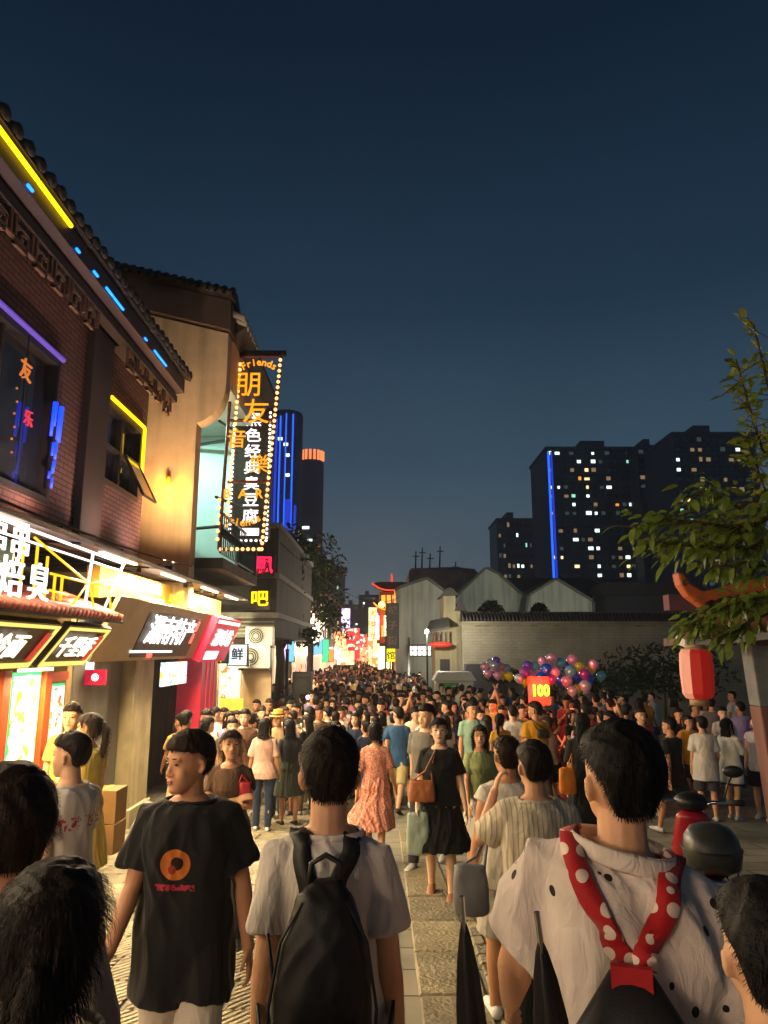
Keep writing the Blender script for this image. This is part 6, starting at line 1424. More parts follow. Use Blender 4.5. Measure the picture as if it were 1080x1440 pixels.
plain('pillar_wood', '#7a5650', .75, var=.3, scale=3, bump=.5, bscale=18, stretch=(1, 1, .15)); plain('pillar_peeled', '#7d7f80', .8, var=.25, scale=4, bump=.4); plain('roof_orange', '#b85a1c', .55, var=.3, scale=4, bump=.3); plain('eave_white', '#c8c0b4', .7, var=.1); plain('tile_brown', '#6a4428', .7, var=.35, scale=4, bump=.3); plain('beam_pink', '#6a4048', .7)
def pavilion():
    Y = 10.0; t = T('pavilion', (6, Y, -.3), 'timber pavilion corner with orange upturned roof ridge behind the leaves', 'pavilion')
    a, b = atY(1052, 885, Y), atY(1082, 885, Y)
    def shaft(z0, z1):
        k0, k1 = (2.5 - z0) * .06, (2.5 - z1) * .06; m_ = MB(); m_.hexa([(a.x + k0, Y, z0), (b.x + k0, Y, z0), (b.x + k0, Y + .3, z0), (a.x + k0, Y + .3, z0), (a.x + k1, Y, z1), (b.x + k1, Y, z1), (b.x + k1, Y + .3, z1), (a.x + k1, Y + .3, z1)]); return m_
    t.part('pillar', shaft(-.5, 1.5), M['pillar_wood'], bevel=.02); t.part('pillar_top', shaft(1.502, 2.5), M['pillar_peeled'], bevel=.02)
    poly = [(953, 804), (962, 806), (974, 822), (990, 831), (1012, 827), (1045, 818), (1100, 806), (1100, 850), (1045, 857), (1005, 865), (988, 853), (968, 838), (957, 822)]
    P = [atY(x, y, Y - .35) for x, y in poly]; r = MB(); r.prism([tuple(q) for q in P], (0, .22, 0)); t.part('ridge_end', r, M['roof_orange'], bevel=.03)
    c0 = atY(963, 820, Y - .37); s = MB(); s.tube([c0 + Vector((.06 * math.cos(k * .8) * (1 - k * .1), 0, .06 * math.sin(k * .8) * (1 - k * .1))) for k in range(8)], .014, 6); t.part('carved_scroll', s, M['tile_brown'], True)
    # roof plane of barrel tiles falling to the eave
    e0, e1 = atY(968, 893, Y - .8), atY(1110, 878, Y - .8)
    n = 9
    for i in range(n):
        k = i / (n - 1); a_ = Vector((e0.x + (e1.x - e0.x) * k, Y - .85, e0.z + (e1.z - e0.z) * k)); b_ = atY(1000 + 100 * k, 850 - 20 * k, Y - .3)
        tb = MB(); tb.tube([a_, a_.lerp(b_, .5) - Vector((0, 0, .04)), b_], .085, 8); t.part('roof_tile', tb, M['tile_brown'], True)
    ev = MB(); ev.hexa([(e0.x - .05, Y - .8, e0.z - .16), (e1.x, Y - .8, e1.z - .16), (e1.x, Y - .4, e1.z - .1), (e0.x, Y - .4, e0.z - .1), (e0.x - .05, Y - .8, e0.z - .06), (e1.x, Y - .8, e1.z - .06), (e1.x, Y - .4, e1.z), (e0.x, Y - .4, e0.z)]); t.part('eave_board', ev, M['eave_white'])
    q0, q1 = atY(965, 897, Y - .3), atY(1100, 893, Y - .3); bm_ = MB(); bm_.box((q0.x, Y - .35, q0.z - .1), (q1.x, Y + .5, q0.z)); t.part('beam', bm_, M['beam_pink'])
    q0, q1 = atY(942, 858, 14), atY(990, 836, 14); bm_ = MB(); bm_.box((q0.x, 14, q0.z), (q1.x + 3, 14.3, q1.z)); t.part('rear_beam', bm_, M['beam_pink'])
    bm_ = MB(); bm_.box((q1.x + 2.6, 14, -.7), (q1.x + 2.9, 14.3, q0.z)); t.part('rear_post', bm_, M['pillar_wood'])
pavilion()
plain('lantern_red', '#a81812', .6, var=.1, emis=('#d82818', .16)); plain('lantern_lit_side', '#e0a090', .6, var=.08, emis=('#ff9080', .10)); plain('lantern_cap', '#a08460', .6, var=.15)
def lantern():
    Y = 9.0; c = atY(980, 947, Y); t = T('red_lantern', (c.x, Y, c.z), 'large red panelled lantern hanging from the pavilion eave', 'lantern')
    n = 10; prof = [(.30, .155), (.24, .188), (0, .197), (-.24, .184), (-.30, .147)]
    for i in range(n):
        a0, a1 = 2 * math.pi * i / n + .2, 2 * math.pi * (i + 1) / n + .2; p = MB(); vs = []
        for z, r in prof:
            for a in (a0 + .01, a1 - .01): vs.append((c.x + r * math.cos(a), Y + r * math.sin(a), c.z + z))
        p.add(vs, [(2*j, 2*j+1, 2*j+3, 2*j+2) for j in range(4)]); t.part('panel', p, M['lantern_lit_side' if math.cos((a0 + a1) / 2) < -.75 and math.sin((a0 + a1) / 2) < .2 else 'lantern_red'])  # left panels painted paler for the light falling on that side
    for z0, z1, r in ((.30, .35, .12), (-.38, -.30, .11)): p = MB(); p.tube([(c.x, Y, c.z + z0), (c.x, Y, c.z + z1)], r, 14); t.part('cap', p, M['lantern_cap'], True)
    p = MB(); p.tube([(c.x, Y, c.z + .35), (c.x, Y, c.z + .62)], .012, 6); t.part('cord', p, M['dark_wood']); p = MB(); p.rings([(c.z + .29, c.x, Y, .168, .168), (c.z + .302, c.x, Y, .168, .168)], 14); t.part('top_disc', p, M['lantern_cap'])
lantern()
# balloons
for nm, c in (('blue', '#1a4ab0'), ('pink', '#d08aa0'), ('yellow', '#d8b020'), ('purple', '#6a3aa8'), ('teal', '#5aa0a8'), ('magenta', '#a03a90'), ('silver', '#9a9aa4')): plain('balloon_' + nm, c, .12, .0, var=.05, spec=.9, emis=(c, .05))
for _n in ('blue', 'pink', 'yellow', 'purple', 'teal', 'magenta', 'silver'):
    _b = M['balloon_' + _n].node_tree.nodes['Principled BSDF']; _b.inputs['Coat Weight'].default_value = 1.0; _b.inputs['Coat Roughness'].default_value = .03; _b.inputs['Metallic'].default_value = .35
def balloons():
    rng = random.Random(41)
    mb = MB(); mb.rings([(-.17, 0, 0, .012, .012), (-.15, 0, 0, .05, .05), (-.10, 0, 0, .11, .11), (-.03, 0, 0, .150, .150), (.04, 0, 0, .155, .155), (.10, 0, 0, .125, .125), (.14, 0, 0, .07, .07), (.157, 0, 0, .012, .012)], 16); mb.tube([(0, 0, -.17), (0, 0, -.19)], [.018, .022], 6)
    src = mb.mesh('balloon', True); st = {}
    L = [(763,930,'pink'),(776,926,'pink'),(788,932,'teal'),(752,937,'teal'),(742,936,'purple'),(768,941,'blue'),(757,947,'pink'),(780,945,'pink'),(805,928,'pink'),(815,938,'yellow'),(832,940,'yellow'),(822,948,'magenta'),(835,934,'pink'),(738,946,'magenta'),(748,950,'pink'),(762,953,'blue'),(775,955,'magenta'),(788,956,'blue'),(812,953,'blue'),(828,955,'blue'),(845,951,'teal'),(802,944,'teal'),(797,958,'pink'),(730,954,'silver'),(813,968,'yellow'),(805,972,'silver'),(823,965,'silver'),(740,958,'yellow'),(795,936,'blue'),(772,935,'silver')]
    names = {}
    ORD = ['leftmost', 'second from the left', 'third from the left', 'fourth from the left', 'fifth from the left', 'sixth from the left', 'seventh from the left', 'rightmost']
    def rank(lst, it):
        same = sorted([q for q in lst if q[2] == it[2]]); k = same.index(it)
        return 'only' if len(same) == 1 else 'rightmost' if k == len(same) - 1 else ORD[k]
    def one(px, py, c, Y, grp, where, rk=''):
        p = atY(px, py, Y)
        if c not in st: st[c] = src.copy(); st[c].materials.append(M['balloon_' + c])
        e = empty('balloon', tuple(p)); tag(e, f'shiny {c} balloon {where}, {rk} of that colour', 'balloon', grp)
        link('skin', st[c], e); s = rng.uniform(.7, .9); e.scale = (s, s, s); e.rotation_euler = (rng.uniform(-.3, .3), rng.uniform(-.3, .3), 0)
        s_ = MB(); tgt = Vector((atY(780, 990, Y).x if where.startswith('in the large') else atY(700, 990, Y).x, Y + .2, 1.0)); s_.tube([(0, 0, -.18), tuple((tgt - p) * .5), tuple(tgt - p)], .003, 4); s_.build('string', M['plastic_black'], e)
    for it in L: one(*it, 17 + rng.uniform(-.5, .6), 'balloons of the large bunch', 'in the large bunch', rank(L, it))
    L2 = [(682,938,'pink'),(690,932,'silver'),(698,929,'purple'),(704,938,'pink'),(694,943,'pink'),(686,948,'pink'),(700,950,'pink'),(712,940,'silver'),(708,950,'yellow'),(716,951,'yellow'),(695,936,'silver')]
    for it in L2: one(*it, 21 + rng.uniform(-.4, .4), 'balloons of the small bunch', 'in the small bunch', rank(L2, it))
balloons()
glow('booth_red', '#ff2a18', 2.2, '#601008'); glow('booth_yellow', '#ffe020', 4)
def booth():
    Y = 16.2; a, b = atY(747, 985, Y), atY(772, 952, Y); t = T('booth_sign', (a.x, Y, a.z), 'red glowing booth sign with yellow figures under the balloons', 'sign')
    p = MB(); p.box((a.x, Y, a.z - .1), (b.x, Y + .3, b.z)); t.part('box', p, M['booth_red']); p = MB(); p.tube([((a.x + b.x) / 2, Y + .15, a.z - .1), ((a.x + b.x) / 2, Y + .15, -.6)], .04, 8); t.part('post', p, M['steel_dark'])
    t.text('lettering', '100', .34, M['booth_yellow'], frame(((a.x + b.x) / 2, Y - .02, (a.z + b.z) / 2 - .05), (1, 0, 0), UP), bold=.03, sx=.8)
    lamp('booth_light', ((a.x + b.x) / 2, Y - .5, (a.z + b.z) / 2), LS * 30, '#ff6a40', 'POINT', .2, parent=t.e, off=t.o)
booth()
plain('cart_white', '#b8bcb4', .5, var=.1); plain('cart_green', '#3a8a4a', .5)
def cart():
    Y = 25; a, b = atY(613, 985, Y), atY(666, 945, Y); t = T('vending_cart', (a.x, Y, 0), 'white vending cart with a sloped top standing in the crowd before the gate house', 'cart')
    p = MB(); p.box((a.x, Y, -.35), (b.x, Y + .9, b.z - .3)); t.part('body', p, M['cart_white'], bevel=.02); p = MB(); p.prism([(a.x - .08, Y - .1, b.z - .29), (b.x + .08, Y - .1, b.z - .29), (b.x - .1, Y - .1, b.z), (a.x + .1, Y - .1, b.z)], (0, 1.1, 0)); t.part('canopy', p, M['cart_white'])
    p = MB(); p.box((a.x + .1, Y - .02, b.z - .55), (b.x - .5, Y - .003, b.z - .36)); t.part('sign', p, M['cart_green'])
    for dx in (.25, 1.05):
        p = MB(); p.tube([(a.x + dx + .2 * math.cos(k * math.pi / 8), Y - .05, -.4 + .2 * math.sin(k * math.pi / 8)) for k in range(16)], .03, 6, closed=True); t.part('wheel', p, M['rubber'])
cart()
def speaker():
    Y = 21; a, b = atY(410, 990, Y), atY(438, 945, Y); t = T('loudspeaker', (a.x, Y, 0), 'tall dark loudspeaker cabinet standing at the left of the crowd', 'loudspeaker')
    p = MB(); p.box((a.x, Y, -.6), (b.x, Y + .5, b.z)); t.part('cabinet', p, M['case_dark'], bevel=.02)
    for z in (b.z - .4, b.z - 1.0): p = MB(); p.tube([((a.x + b.x) / 2, Y - .02, z), ((a.x + b.x) / 2, Y - .004, z)], .2, 20); t.part('speaker_cone', p, M['plastic_black'])
    p = MB(); p.box((a.x + .05, Y - .02, b.z - .12), (b.x - .05, Y - .004, b.z - .06)); t.part('badge', p, M['case_grey'])
plain('case_dark', '#2c2c2c', .6); speaker()
def pole(px, py0, py1, Y, lab, m='concrete_light', r=.07):
    a, b = atY(px, py0, Y), atY(px, py1, Y); t = T('street_post', (a.x, Y, 0), lab, 'post'); p = MB(); p.tube([(a.x, Y, -.6), (b.x, Y, b.z)], [r, r * .8], 10); t.part('shaft', p, M[m], True); p = MB(); p.tube([(a.x, Y, -.6), (a.x, Y, -.35)], r * 1.7, 12); t.part('base', p, M[m], True); p = MB(); p.ell((b.x, Y, b.z), (r, r, r), 8, 6); t.part('cap', p, M[m], True)
pole(575, 960, 898, 36, 'pale grey street post in front of the gabled house'); pole(404, 960, 915, 24, 'dark street post beside the tree trunk', 'steel_dark')
def cardboard():
    for i, (x, y, z, s, lab) in enumerate(((-3.55, 9.6, -.27, .42, 'brown cardboard box on the ground, lower of two beside the stall'), (-3.55, 9.62, .13, .40, 'brown cardboard box stacked on top, beside the stall'))):
        t = T('cardboard_box', (x, y, z), lab, 'box'); p = MB(); p.box((x - s/2, y - s/2, z + .002), (x + s/2, y + s/2, z + .395)); t.part('carton', p, M['box_board'], bevel=.006); p = MB(); p.box((x - .03, y - s/2 - .002, z + .3), (x + .03, y + s/2 + .002, z + .398)); t.part('tape', p, M['fascia_gold'])
cardboard()
def ramp():
    t = T('timber_board', (-3.2, 11.6, -.4), 'loose grey board leaning at the foot of the tan column', 'board'); p = MB(); p.hexa([(-3.75, 11.2, -.36), (-3.0, 11.2, -.36), (-3.1, 12.0, -.42), (-3.8, 12.0, -.10), (-3.75, 11.2, -.33), (-3.0, 11.2, -.33), (-3.1, 12.0, -.39), (-3.8, 12.0, -.07)]); t.part('plank', p, M['concrete_light'])
ramp()

# ------------------------------------------------------------------ the shop row goes on behind the viewer: lit boards and floodlights on the canopy
def rear_shops():
    for k, (y0, y1, lab) in enumerate(((.2, 3.9, 'lit fruit tea shop front just behind the viewer'), (-4.2, -.2, 'lit noodle shop front further behind the viewer'))):
        t = T('tea_shop', (-3.9, (y0 + y1) / 2, 0), lab, 'shop')
        b = MB(); b.box((-5.35, y0, .1), (-5.2, y1, 2.9)); t.part('back_wall', b, M['stall_wall'])
        b = MB(); b.box((-5.2, y0, 0), (-4.0, y0 + .12, 2.9)); t.part('side_wall', b, M['stall_wall'])
        b = MB(); b.box((-4.0, y0, 2.3), (-3.7, y1, 3.2)); bx = t.part('sign_box', b, M['sign_black']); b = MB(); b.box((-3.698, y0 + .1, 2.36), (-3.68, y1 - .1, 3.14)); t.part('sign_face', b, M['panel_cream'], parent=bx)
        b = MB(); b.box((-4.0, y0 + .3, 0), (-3.5, y1 - .3, .95)); t.part('counter', b, M['wood_orange'])
        yy = (y0 + y1) / 2; d = Vector((1.0, .75, -.45))
        lamp('sign_lamp', (-3.62, yy, 2.72), LS * (11 if k == 0 else 52), '#ffdcc0', 'AREA', .6, d.to_track_quat('-Z', 'Z').to_euler(), parent=t.e, off=t.o, sy=2.4)
rear_shops()

def cables():
    for i, (a, b, sag, lab) in enumerate((((-3.3, 16.8, 5.9), (-2.95, 19.0, 5.6), .25, 'short black cable between the balcony and the grey building'), ((-3.42, 4.0, 3.62), (-3.42, 12.6, 3.72), .10, 'black cable running above the shop canopy'), ((-2.9, 19.0, 5.2), (1.0, 41.9, 5.4), .9, 'thin overhead cable crossing the street to the gabled house'))):
        A, B = Vector(a), Vector(b); t = T('cable', a, lab, 'cable'); m = MB(); m.tube([A.lerp(B, k / 14) - Vector((0, 0, sag * 4 * (k / 14) * (1 - k / 14))) for k in range(15)], .014, 5); t.part('wire', m, M['rubber'], True)
cables()
# ------------------------------------------------------------------ people in the street
def place(px, py, d):
    p = atY(px, py, d); z = gz(p.x, d); return (p.x, d, z), p.z - z
HAIR = ['#120d0b', '#1a120e', '#0d0b0b', '#24170f']
WALK = dict(legs=((20, 8), (-16, 16)), arms=((-14, 7, 12), (16, 7, 22)))
WALK2 = dict(legs=((-15, 18), (18, 6)), arms=((18, 8, 25), (-12, 7, 10)))
STAND = dict(legs=((3, 3), (-3, 3)), arms=((3, 8, 12), (3, 8, 12)))
PHONE = dict(legs=((4, 4), (-4, 4)), arms=((3, 8, 14), (25, 8, 105, 25)))
def pat_print(t, tc, src):
    """a round orange print with a dark figure and a line of red script on the chest"""
    sp = nd(t, 'ShaderNodeSeparateXYZ'); t.links.new(tc.outputs['Object'], sp.inputs[0])
    def mth(op, a, b=None):
        n = nd(t, 'ShaderNodeMath', operation=op)
        for i, v in enumerate((a, b)):
            if v is None: continue
            if isinstance(v, (int, float)): n.inputs[i].default_value = v
            else: t.links.new(v, n.inputs[i])
        return n.outputs[0]
    x, y, z = sp.outputs[0], sp.outputs[1], sp.outputs[2]
    front = mth('GREATER_THAN', y, .02)
    def disc(cx, cz, r):
        d = mth('SQRT', mth('ADD', mth('POWER', mth('SUBTRACT', x, cx), 2), mth('POWER', mth('SUBTRACT', z, cz), 2))); return mth('MULTIPLY', mth('LESS_THAN', d, r), front)
    a = mixc(t, disc(0, 1.185, .062), src, lin('#c06a28')); a = mixc(t, disc(-.008, 1.19, .026), a, lin('#241612')); a = mixc(t, disc(.012, 1.165, .018), a, lin('#8a3020'))
    n = nd(t, 'ShaderNodeTexNoise'); n.inputs['Scale'].default_value = 60; t.links.new(tc.outputs['Object'], n.inputs['Vector'])
    line = mth('MULTIPLY', mth('MULTIPLY', mth('LESS_THAN', mth('ABSOLUTE', mth('SUBTRACT', z, 1.095)), .012), mth('LESS_THAN', mth('ABSOLUTE', x), .085)), mth('MULTIPLY', front, mth('GREATER_THAN', n.outputs[0], .46)))
    return mixc(t, line, a, lin('#a02838'))
objcol('cloth_print', rough=.9, pattern=pat_print)
def pat_redscript(t, tc, src):
    n = nd(t, 'ShaderNodeTexNoise'); n.inputs['Scale'].default_value = 45; t.links.new(tc.outputs['Object'], n.inputs['Vector'])
    sp = nd(t, 'ShaderNodeSeparateXYZ'); t.links.new(tc.outputs['Object'], sp.inputs[0])
    a = nd(t, 'ShaderNodeMath', operation='COMPARE'); a.inputs[1].default_value = 1.22; a.inputs[2].default_value = .035; t.links.new(sp.outputs[2], a.inputs[0])
    b = nd(t, 'ShaderNodeMath', operation='GREATER_THAN'); b.inputs[1].default_value = .54; t.links.new(n.outputs[0], b.inputs[0])
    c = nd(t, 'ShaderNodeMath', operation='MULTIPLY'); t.links.new(a.outputs[0], c.inputs[0]); t.links.new(b.outputs[0], c.inputs[1])
    return mixc(t, c.outputs[0], src, lin('#b03848'))
objcol('cloth_script', rough=.9, pattern=pat_redscript)

def hero(px, py, d, rz, label, f, hair, colors, outfit, v=.008, nstr=1200, hs=1, skin=0, curl=(25, 25), grip=(False, False)):
    loc, h = place(px, py, d); P = {'body': body_mesh(f, 'body', v, curl, grip), 'hair': hair_mesh(f, 'hair', v, hair, hs, nstr)}
    C = {'body': SKIN[skin], 'hair': HAIR[hs % 4]}
    for (nm, kind, c, kw) in outfit:
        fn = {'top': top_mesh, 'bot': bottoms_mesh, 'skirt': skirt_mesh, 'shoes': shoes_mesh}[kind]
        P[nm] = fn(f, nm, v * 1.15, **kw); C[nm] = c
    if d < 4.6 and 'shirt' in P:
        cb = MB(); b_ = f.build; n = 28; z0 = 1.432; lo = [o_ for o_ in outfit if o_[0] == 'shirt'][0][3].get('loose', .016)
        rx, ry = .092 * (1 + (b_ - 1) * .3) + lo * .45 + .004, .072 * (1 + (b_ - 1) * 1.3) + lo * .45 + .004
        st = 1 if 'marks' in str(outfit) else 0
        cb.tube([(rx * math.cos(2 * math.pi * i / n), -.008 + ry * math.sin(2 * math.pi * i / n), z0 - .004 + (.012 if st else 0)) for i in range(n)], [(.007, .022 if st else .010)] * n, 8, closed=True, ref=(1, 0, 0))
        P['collar'] = f.lower(cb.mesh('collar', True, [M['cloth']])); C['collar'] = [o_ for o_ in outfit if o_[0] == 'shirt'][0][2]
    return assemble('person', P, loc, R(rz), h / 1.0 if False else h * 1.7 / (1.475 + HH * 1.06 - f.drop), C, label), f
W_ = '#cfc6bc'
f1 = Fig('m', ((-3, 8, 14), (-2, 9, 12)), ((6, 4), (-6, 6)), head=(4, 4), build=.90)
bp_man, _ = hero(464, 1030, 2.34, 2, 'young man in white tee with black backpack walking away, seen from behind', f1, 'short', None, [('shirt', 'top', W_, dict(hem=.72, sleeve=.70, loose=.020, wr=.015, seed=4)), ('jeans', 'bot', '#20232c', dict()), ('shoe', 'shoes', '#c8c8c8', {})], .0065, 9500, 1, 1)
f2 = Fig('m', ((10, 20, 35), (8, 18, 30)), ((4, 4), (-5, 6)), head=(24, 5), build=1.12, tilt=.22)
dot_man, _ = hero(866, 1022, 1.88, -17, 'stout man in white shirt with small black marks and red dotted straps', f2, 'fade', None, [('shirt', 'top', '#cdbfb4', dict(hem=.70, sleeve=.80, loose=.034, wr=.016, seed=7, mat='cloth_marks')), ('shorts', 'bot', '#3a3632', dict(length=.48, loose=.02)), ('shoe', 'shoes', '#303030', {})], .0065, 9500, 2, 1)
f3 = Fig('m', ((-10, 14, 16), (14, 10, 26)), ((16, 6), (-12, 14)), head=(-38, -4), build=1.08)
hero(272, 1030, 3.3, 176, 'man in long black tee with orange round print walking towards the viewer', f3, 'short', None, [('shirt', 'top', '#141314', dict(hem=.66, sleeve=.78, loose=.034, wr=.015, seed=9, mat='cloth_print')), ('shorts', 'bot', '#c9beae', dict(length=.47, loose=.014)), ('shoe', 'shoes', '#d0d0d0', {})], .0065, 4200, 3, 2)
f4 = Fig('f', ((5, 8, 20), (5, 8, 20)), ((6, 4), (-6, 6)), head=(10, 12))
hero(80, 1210, 1.36, 6, 'girl with dark tied hair nearest the viewer at the lower left', f4, 'ponytail', None, [('shirt', 'top', '#3a2e2c', dict(hem=.82, seed=11)), ('shorts', 'bot', '#28282e', dict(length=.4, loose=.02)), ('shoe', 'shoes', '#c8c8c8', {})], .0065, 6000, 1, 1)
f5 = Fig('m', ((5, 10, 20), (5, 10, 20)), ((5, 4), (-5, 5)), head=(25, 4))
hero(14, 1083, 1.62, 12, 'short haired person cut off by the left edge of the view', f5, 'short', None, [('shirt', 'top', '#8a7f70', dict(hem=.74, seed=12, loose=.024)), ('trousers', 'bot', '#30302e', {}), ('shoe', 'shoes', '#404040', {})], .0075, 3500, 3, 1)
f23 = Fig('m', ((5, 10, 20), (5, 10, 20)), ((5, 4), (-5, 5)), head=(-12, 8))
hero(1072, 1245, 1.42, 8, 'dark haired child in white shirt at the lower right corner', f23, 'short', None, [('shirt', 'top', '#c8b4a4', dict(hem=.78, seed=13, loose=.02)), ('shorts', 'bot', '#30303a', dict(length=.45, loose=.02)), ('shoe', 'shoes', '#404040', {})], .0075, 4000, 2, 0)
f6 = Fig('m', ((-8, 8, 10), (14, 8, 25)), ((14, 6), (-10, 12)), head=(18, 0), build=.92)
hero(104, 1032, 4.2, 62, 'boy in white tee with faint red script walking past the snack stall', f6, 'short', None, [('shirt', 'top', '#c9c0b4', dict(hem=.76, sleeve=.72, loose=.026, wr=.009, seed=14, mat='cloth_script')), ('shorts', 'bot', '#8a8478', dict(length=.46, loose=.03)), ('shoe', 'shoes', '#d0d0d0', {})], .008, 1800, 1, 0)
f12 = Fig('m', ((42, 34, 128, 6), (10, 12, 30)), ((6, 4), (-8, 8)), head=(6, 2))
hero(750, 1045, 3.75, 2, 'boy in striped cream tee with his left hand raised to his shoulder', f12, 'short', None, [('shirt', 'top', '#cbbfa8', dict(hem=.76, sleeve=.76, loose=.030, wr=.011, seed=16, mat='cloth_stripe')), ('trousers', 'bot', '#33312e', {}), ('shoe', 'shoes', '#b8b8b8', {})], .0075, 2600, 1, 1, (50, 25))
f11 = Fig('m', ((6, 10, 20), (6, 10, 30)), ((10, 6), (-8, 8)), head=(8, 2))
hero(712, 1035, 4.55, 6, 'man in white sleeveless top with cropped hair behind the striped tee boy', f11, 'buzz', None, [('vest', 'top', '#cdc4b6', dict(hem=.80, sleeve=.16, loose=.016, seed=17)), ('shorts', 'bot', '#b8b0a4', dict(length=.46, loose=.025)), ('shoe', 'shoes', '#d8d8d8', {})], .008, 1500, 3, 2)
f8 = Fig('f', ((-10, 12, 14), (10, 14, 20)), ((16, 8), (-14, 14)), head=(5, 2))
hero(528, 1016, 9.0, -6, 'woman in coral floral dress with swinging hem walking away', f8, 'bun', None, [('top', 'top', '#c8806c', dict(hem=.98, sleeve=.75, loose=.018, seed=18, mat='cloth_floral')), ('skirt', 'skirt', '#c8806c', dict(z0=.44, flare=.17, z1=1.10, swing=(-.10, -.04), wr=.016, mat='cloth_floral')), ('shoe', 'shoes', '#8a5a48', {})], .008, 1000, 1, 1)
f9 = Fig('f', ((4, 14, 16), (6, 10, 20)), ((10, 6), (-6, 10)), head=(6, 4), build=1.08)
hero(617, 1010, 7.35, 172, 'woman in loose black dress carrying bags, walking towards the viewer', f9, 'bun', None, [('top', 'top', '#0f0e10', dict(hem=.88, sleeve=.72, loose=.03, flare=.012, seed=19, neck=.10)), ('skirt', 'skirt', '#0f0e10', dict(z0=.46, flare=.13, z1=1.12, wr=.016)), ('shoe', 'shoes', '#8a5a40', {})], .008, 1000, 2, 4)
f10 = Fig('f', ((4, 10, 10), (8, 10, 16)), ((8, 6), (-6, 8)), head=(-24, 2), build=1.04)
hero(674, 1020, 8.2, 196, 'woman in pale green tee and white skirt beside the black dress', f10, 'long', None, [('shirt', 'top', '#8f9a68', dict(hem=.90, sleeve=.70, loose=.022, seed=20)), ('skirt', 'skirt', '#c9c4b8', dict(z0=.36, flare=.09, z1=1.08, wr=.012)), ('shoe', 'shoes', '#d8d4cc', {})], .008, 1000, 3, 1)
f13 = Fig('m', **WALK, head=(50, 0))
hero(560, 995, 13.2, -20, 'man in blue tee with cream shorts looking aside in the street centre', f13, 'short', None, [('shirt', 'top', '#2d4f74', dict(hem=.76, seed=21, loose=.02)), ('shorts', 'bot', '#b8a878', dict(length=.52, loose=.03)), ('shoe', 'shoes', '#404040', {})], .009, 900, 1, 0)
hero(752, 987, 12.5, 8, 'man in yellow shirt with a black strap across his back', f13, 'short', None, [('shirt', 'top', '#c48a18', dict(hem=.76, seed=22, loose=.026)), ('trousers', 'bot', '#3a2e24', {}), ('shoe', 'shoes', '#303030', {})], .009, 900, 3, 2)
f15 = Fig('f', ((22, 6, 100, 70), (22, 6, 100, 70)), ((4, 4), (-4, 6)), head=(10, 6), build=1.06)
hero(326, 1027, 5.9, 190, 'woman in brown top with folded arms facing the viewer', f15, 'bun', None, [('shirt', 'top', '#5a4230', dict(hem=.84, sleeve=.55, seed=23)), ('trousers', 'bot', '#2c2a2c', {}), ('shoe', 'shoes', '#303030', {})], .008, 1000, 3, 1)
f16 = Fig('f', ((4, 12, 14), (6, 12, 16)), ((4, 4), (-4, 4)), head=(-8, 0), build=1.04)
hero(373, 1010, 11.3, 0, 'woman in pale pink blouse and jeans standing with her back turned', f16, 'bob', None, [('blouse', 'top', '#cfa898', dict(hem=.80, sleeve=.85, loose=.028, flare=.02, seed=24)), ('jeans', 'bot', '#27344e', dict(loose=.006)), ('shoe', 'shoes', '#c8c8c8', {})], .008, 1000, 1, 1)
hero(408, 1012, 11.9, 28, 'woman in charcoal dress standing next to the pink blouse', f16, 'bob', None, [('top', 'top', '#2d3038', dict(hem=.94, sleeve=.7, seed=25, loose=.02)), ('skirt', 'skirt', '#3a4038', dict(z0=.48, flare=.08, z1=1.10)), ('shoe', 'shoes', '#303030', {})], .008, 1000, 2, 1)
hat_man, fh = hero(392, 1000, 12.6, 165, 'man in tan shirt wearing a yellow straw hat', Fig('m', **STAND), 'short', None, [('shirt', 'top', '#9a8660', dict(hem=.78, seed=26)), ('trousers', 'bot', '#3a3a3c', {}), ('shoe', 'shoes', '#303030', {})], .009, 700, 1, 1)
f19 = Fig('f', ((-6, 9, 14), (8, 9, 30)), ((12, 6), (-10, 12)), head=(0, 4))
hero(262, 1000, 10.8, -8, 'woman in dark jacket and long cream skirt walking away near the columns', f19, 'short', None, [('jacket', 'top', '#2b2a28', dict(hem=.80, sleeve=1.8, loose=.024, seed=27)), ('skirt', 'skirt', '#cbbb98', dict(z0=.20, flare=.08, z1=1.06)), ('shoe', 'shoes', '#c8c0b0', {})], .008, 900, 2, 0)
hero(664, 986, 12.6, 184, 'man in mint tee behind the green tee woman', Fig('m', **STAND, head=(12, 0)), 'short', None, [('shirt', 'top', '#8fb09a', dict(hem=.76, seed=28)), ('trousers', 'bot', '#3a3a40', {}), ('shoe', 'shoes', '#303030', {})], .009, 700, 1, 1)
hero(600, 991, 8.8, 158, 'man in grey marl tee half hidden behind the black dress', Fig('m', **WALK2, head=(-20, 0)), 'short', None, [('shirt', 'top', '#6e6a64', dict(hem=.74, seed=29, loose=.026)), ('trousers', 'bot', '#2c2c30', {}), ('shoe', 'shoes', '#b0b0b0', {})], .009, 900, 1, 0)
fC = Fig('m', **STAND, head=(-16, 0))
hero(103, 990, 7.5, 200, 'man in yellow polo standing by the red menu frame', fC, 'short', None, [('shirt', 'top', '#bf9c58', dict(hem=.78, seed=30)), ('trousers', 'bot', '#4a4a48', {}), ('shoe', 'shoes', '#303030', {})], .008, 1000, 1, 0)
fD = Fig('f', ((30, 8, 115, 20), (5, 8, 14)), ((3, 3), (-3, 3)), head=(30, 0))
hero(128, 1003, 6.7, 60, 'woman in yellow dress with ponytail at the stall', fD, 'ponytail', None, [('top', 'top', '#b89f4c', dict(hem=.96, sleeve=.5, seed=31)), ('skirt', 'skirt', '#b89f4c', dict(z0=.40, flare=.07, z1=1.10)), ('shoe', 'shoes', '#c8b8a0', {})], .008, 1200, 3, 1)
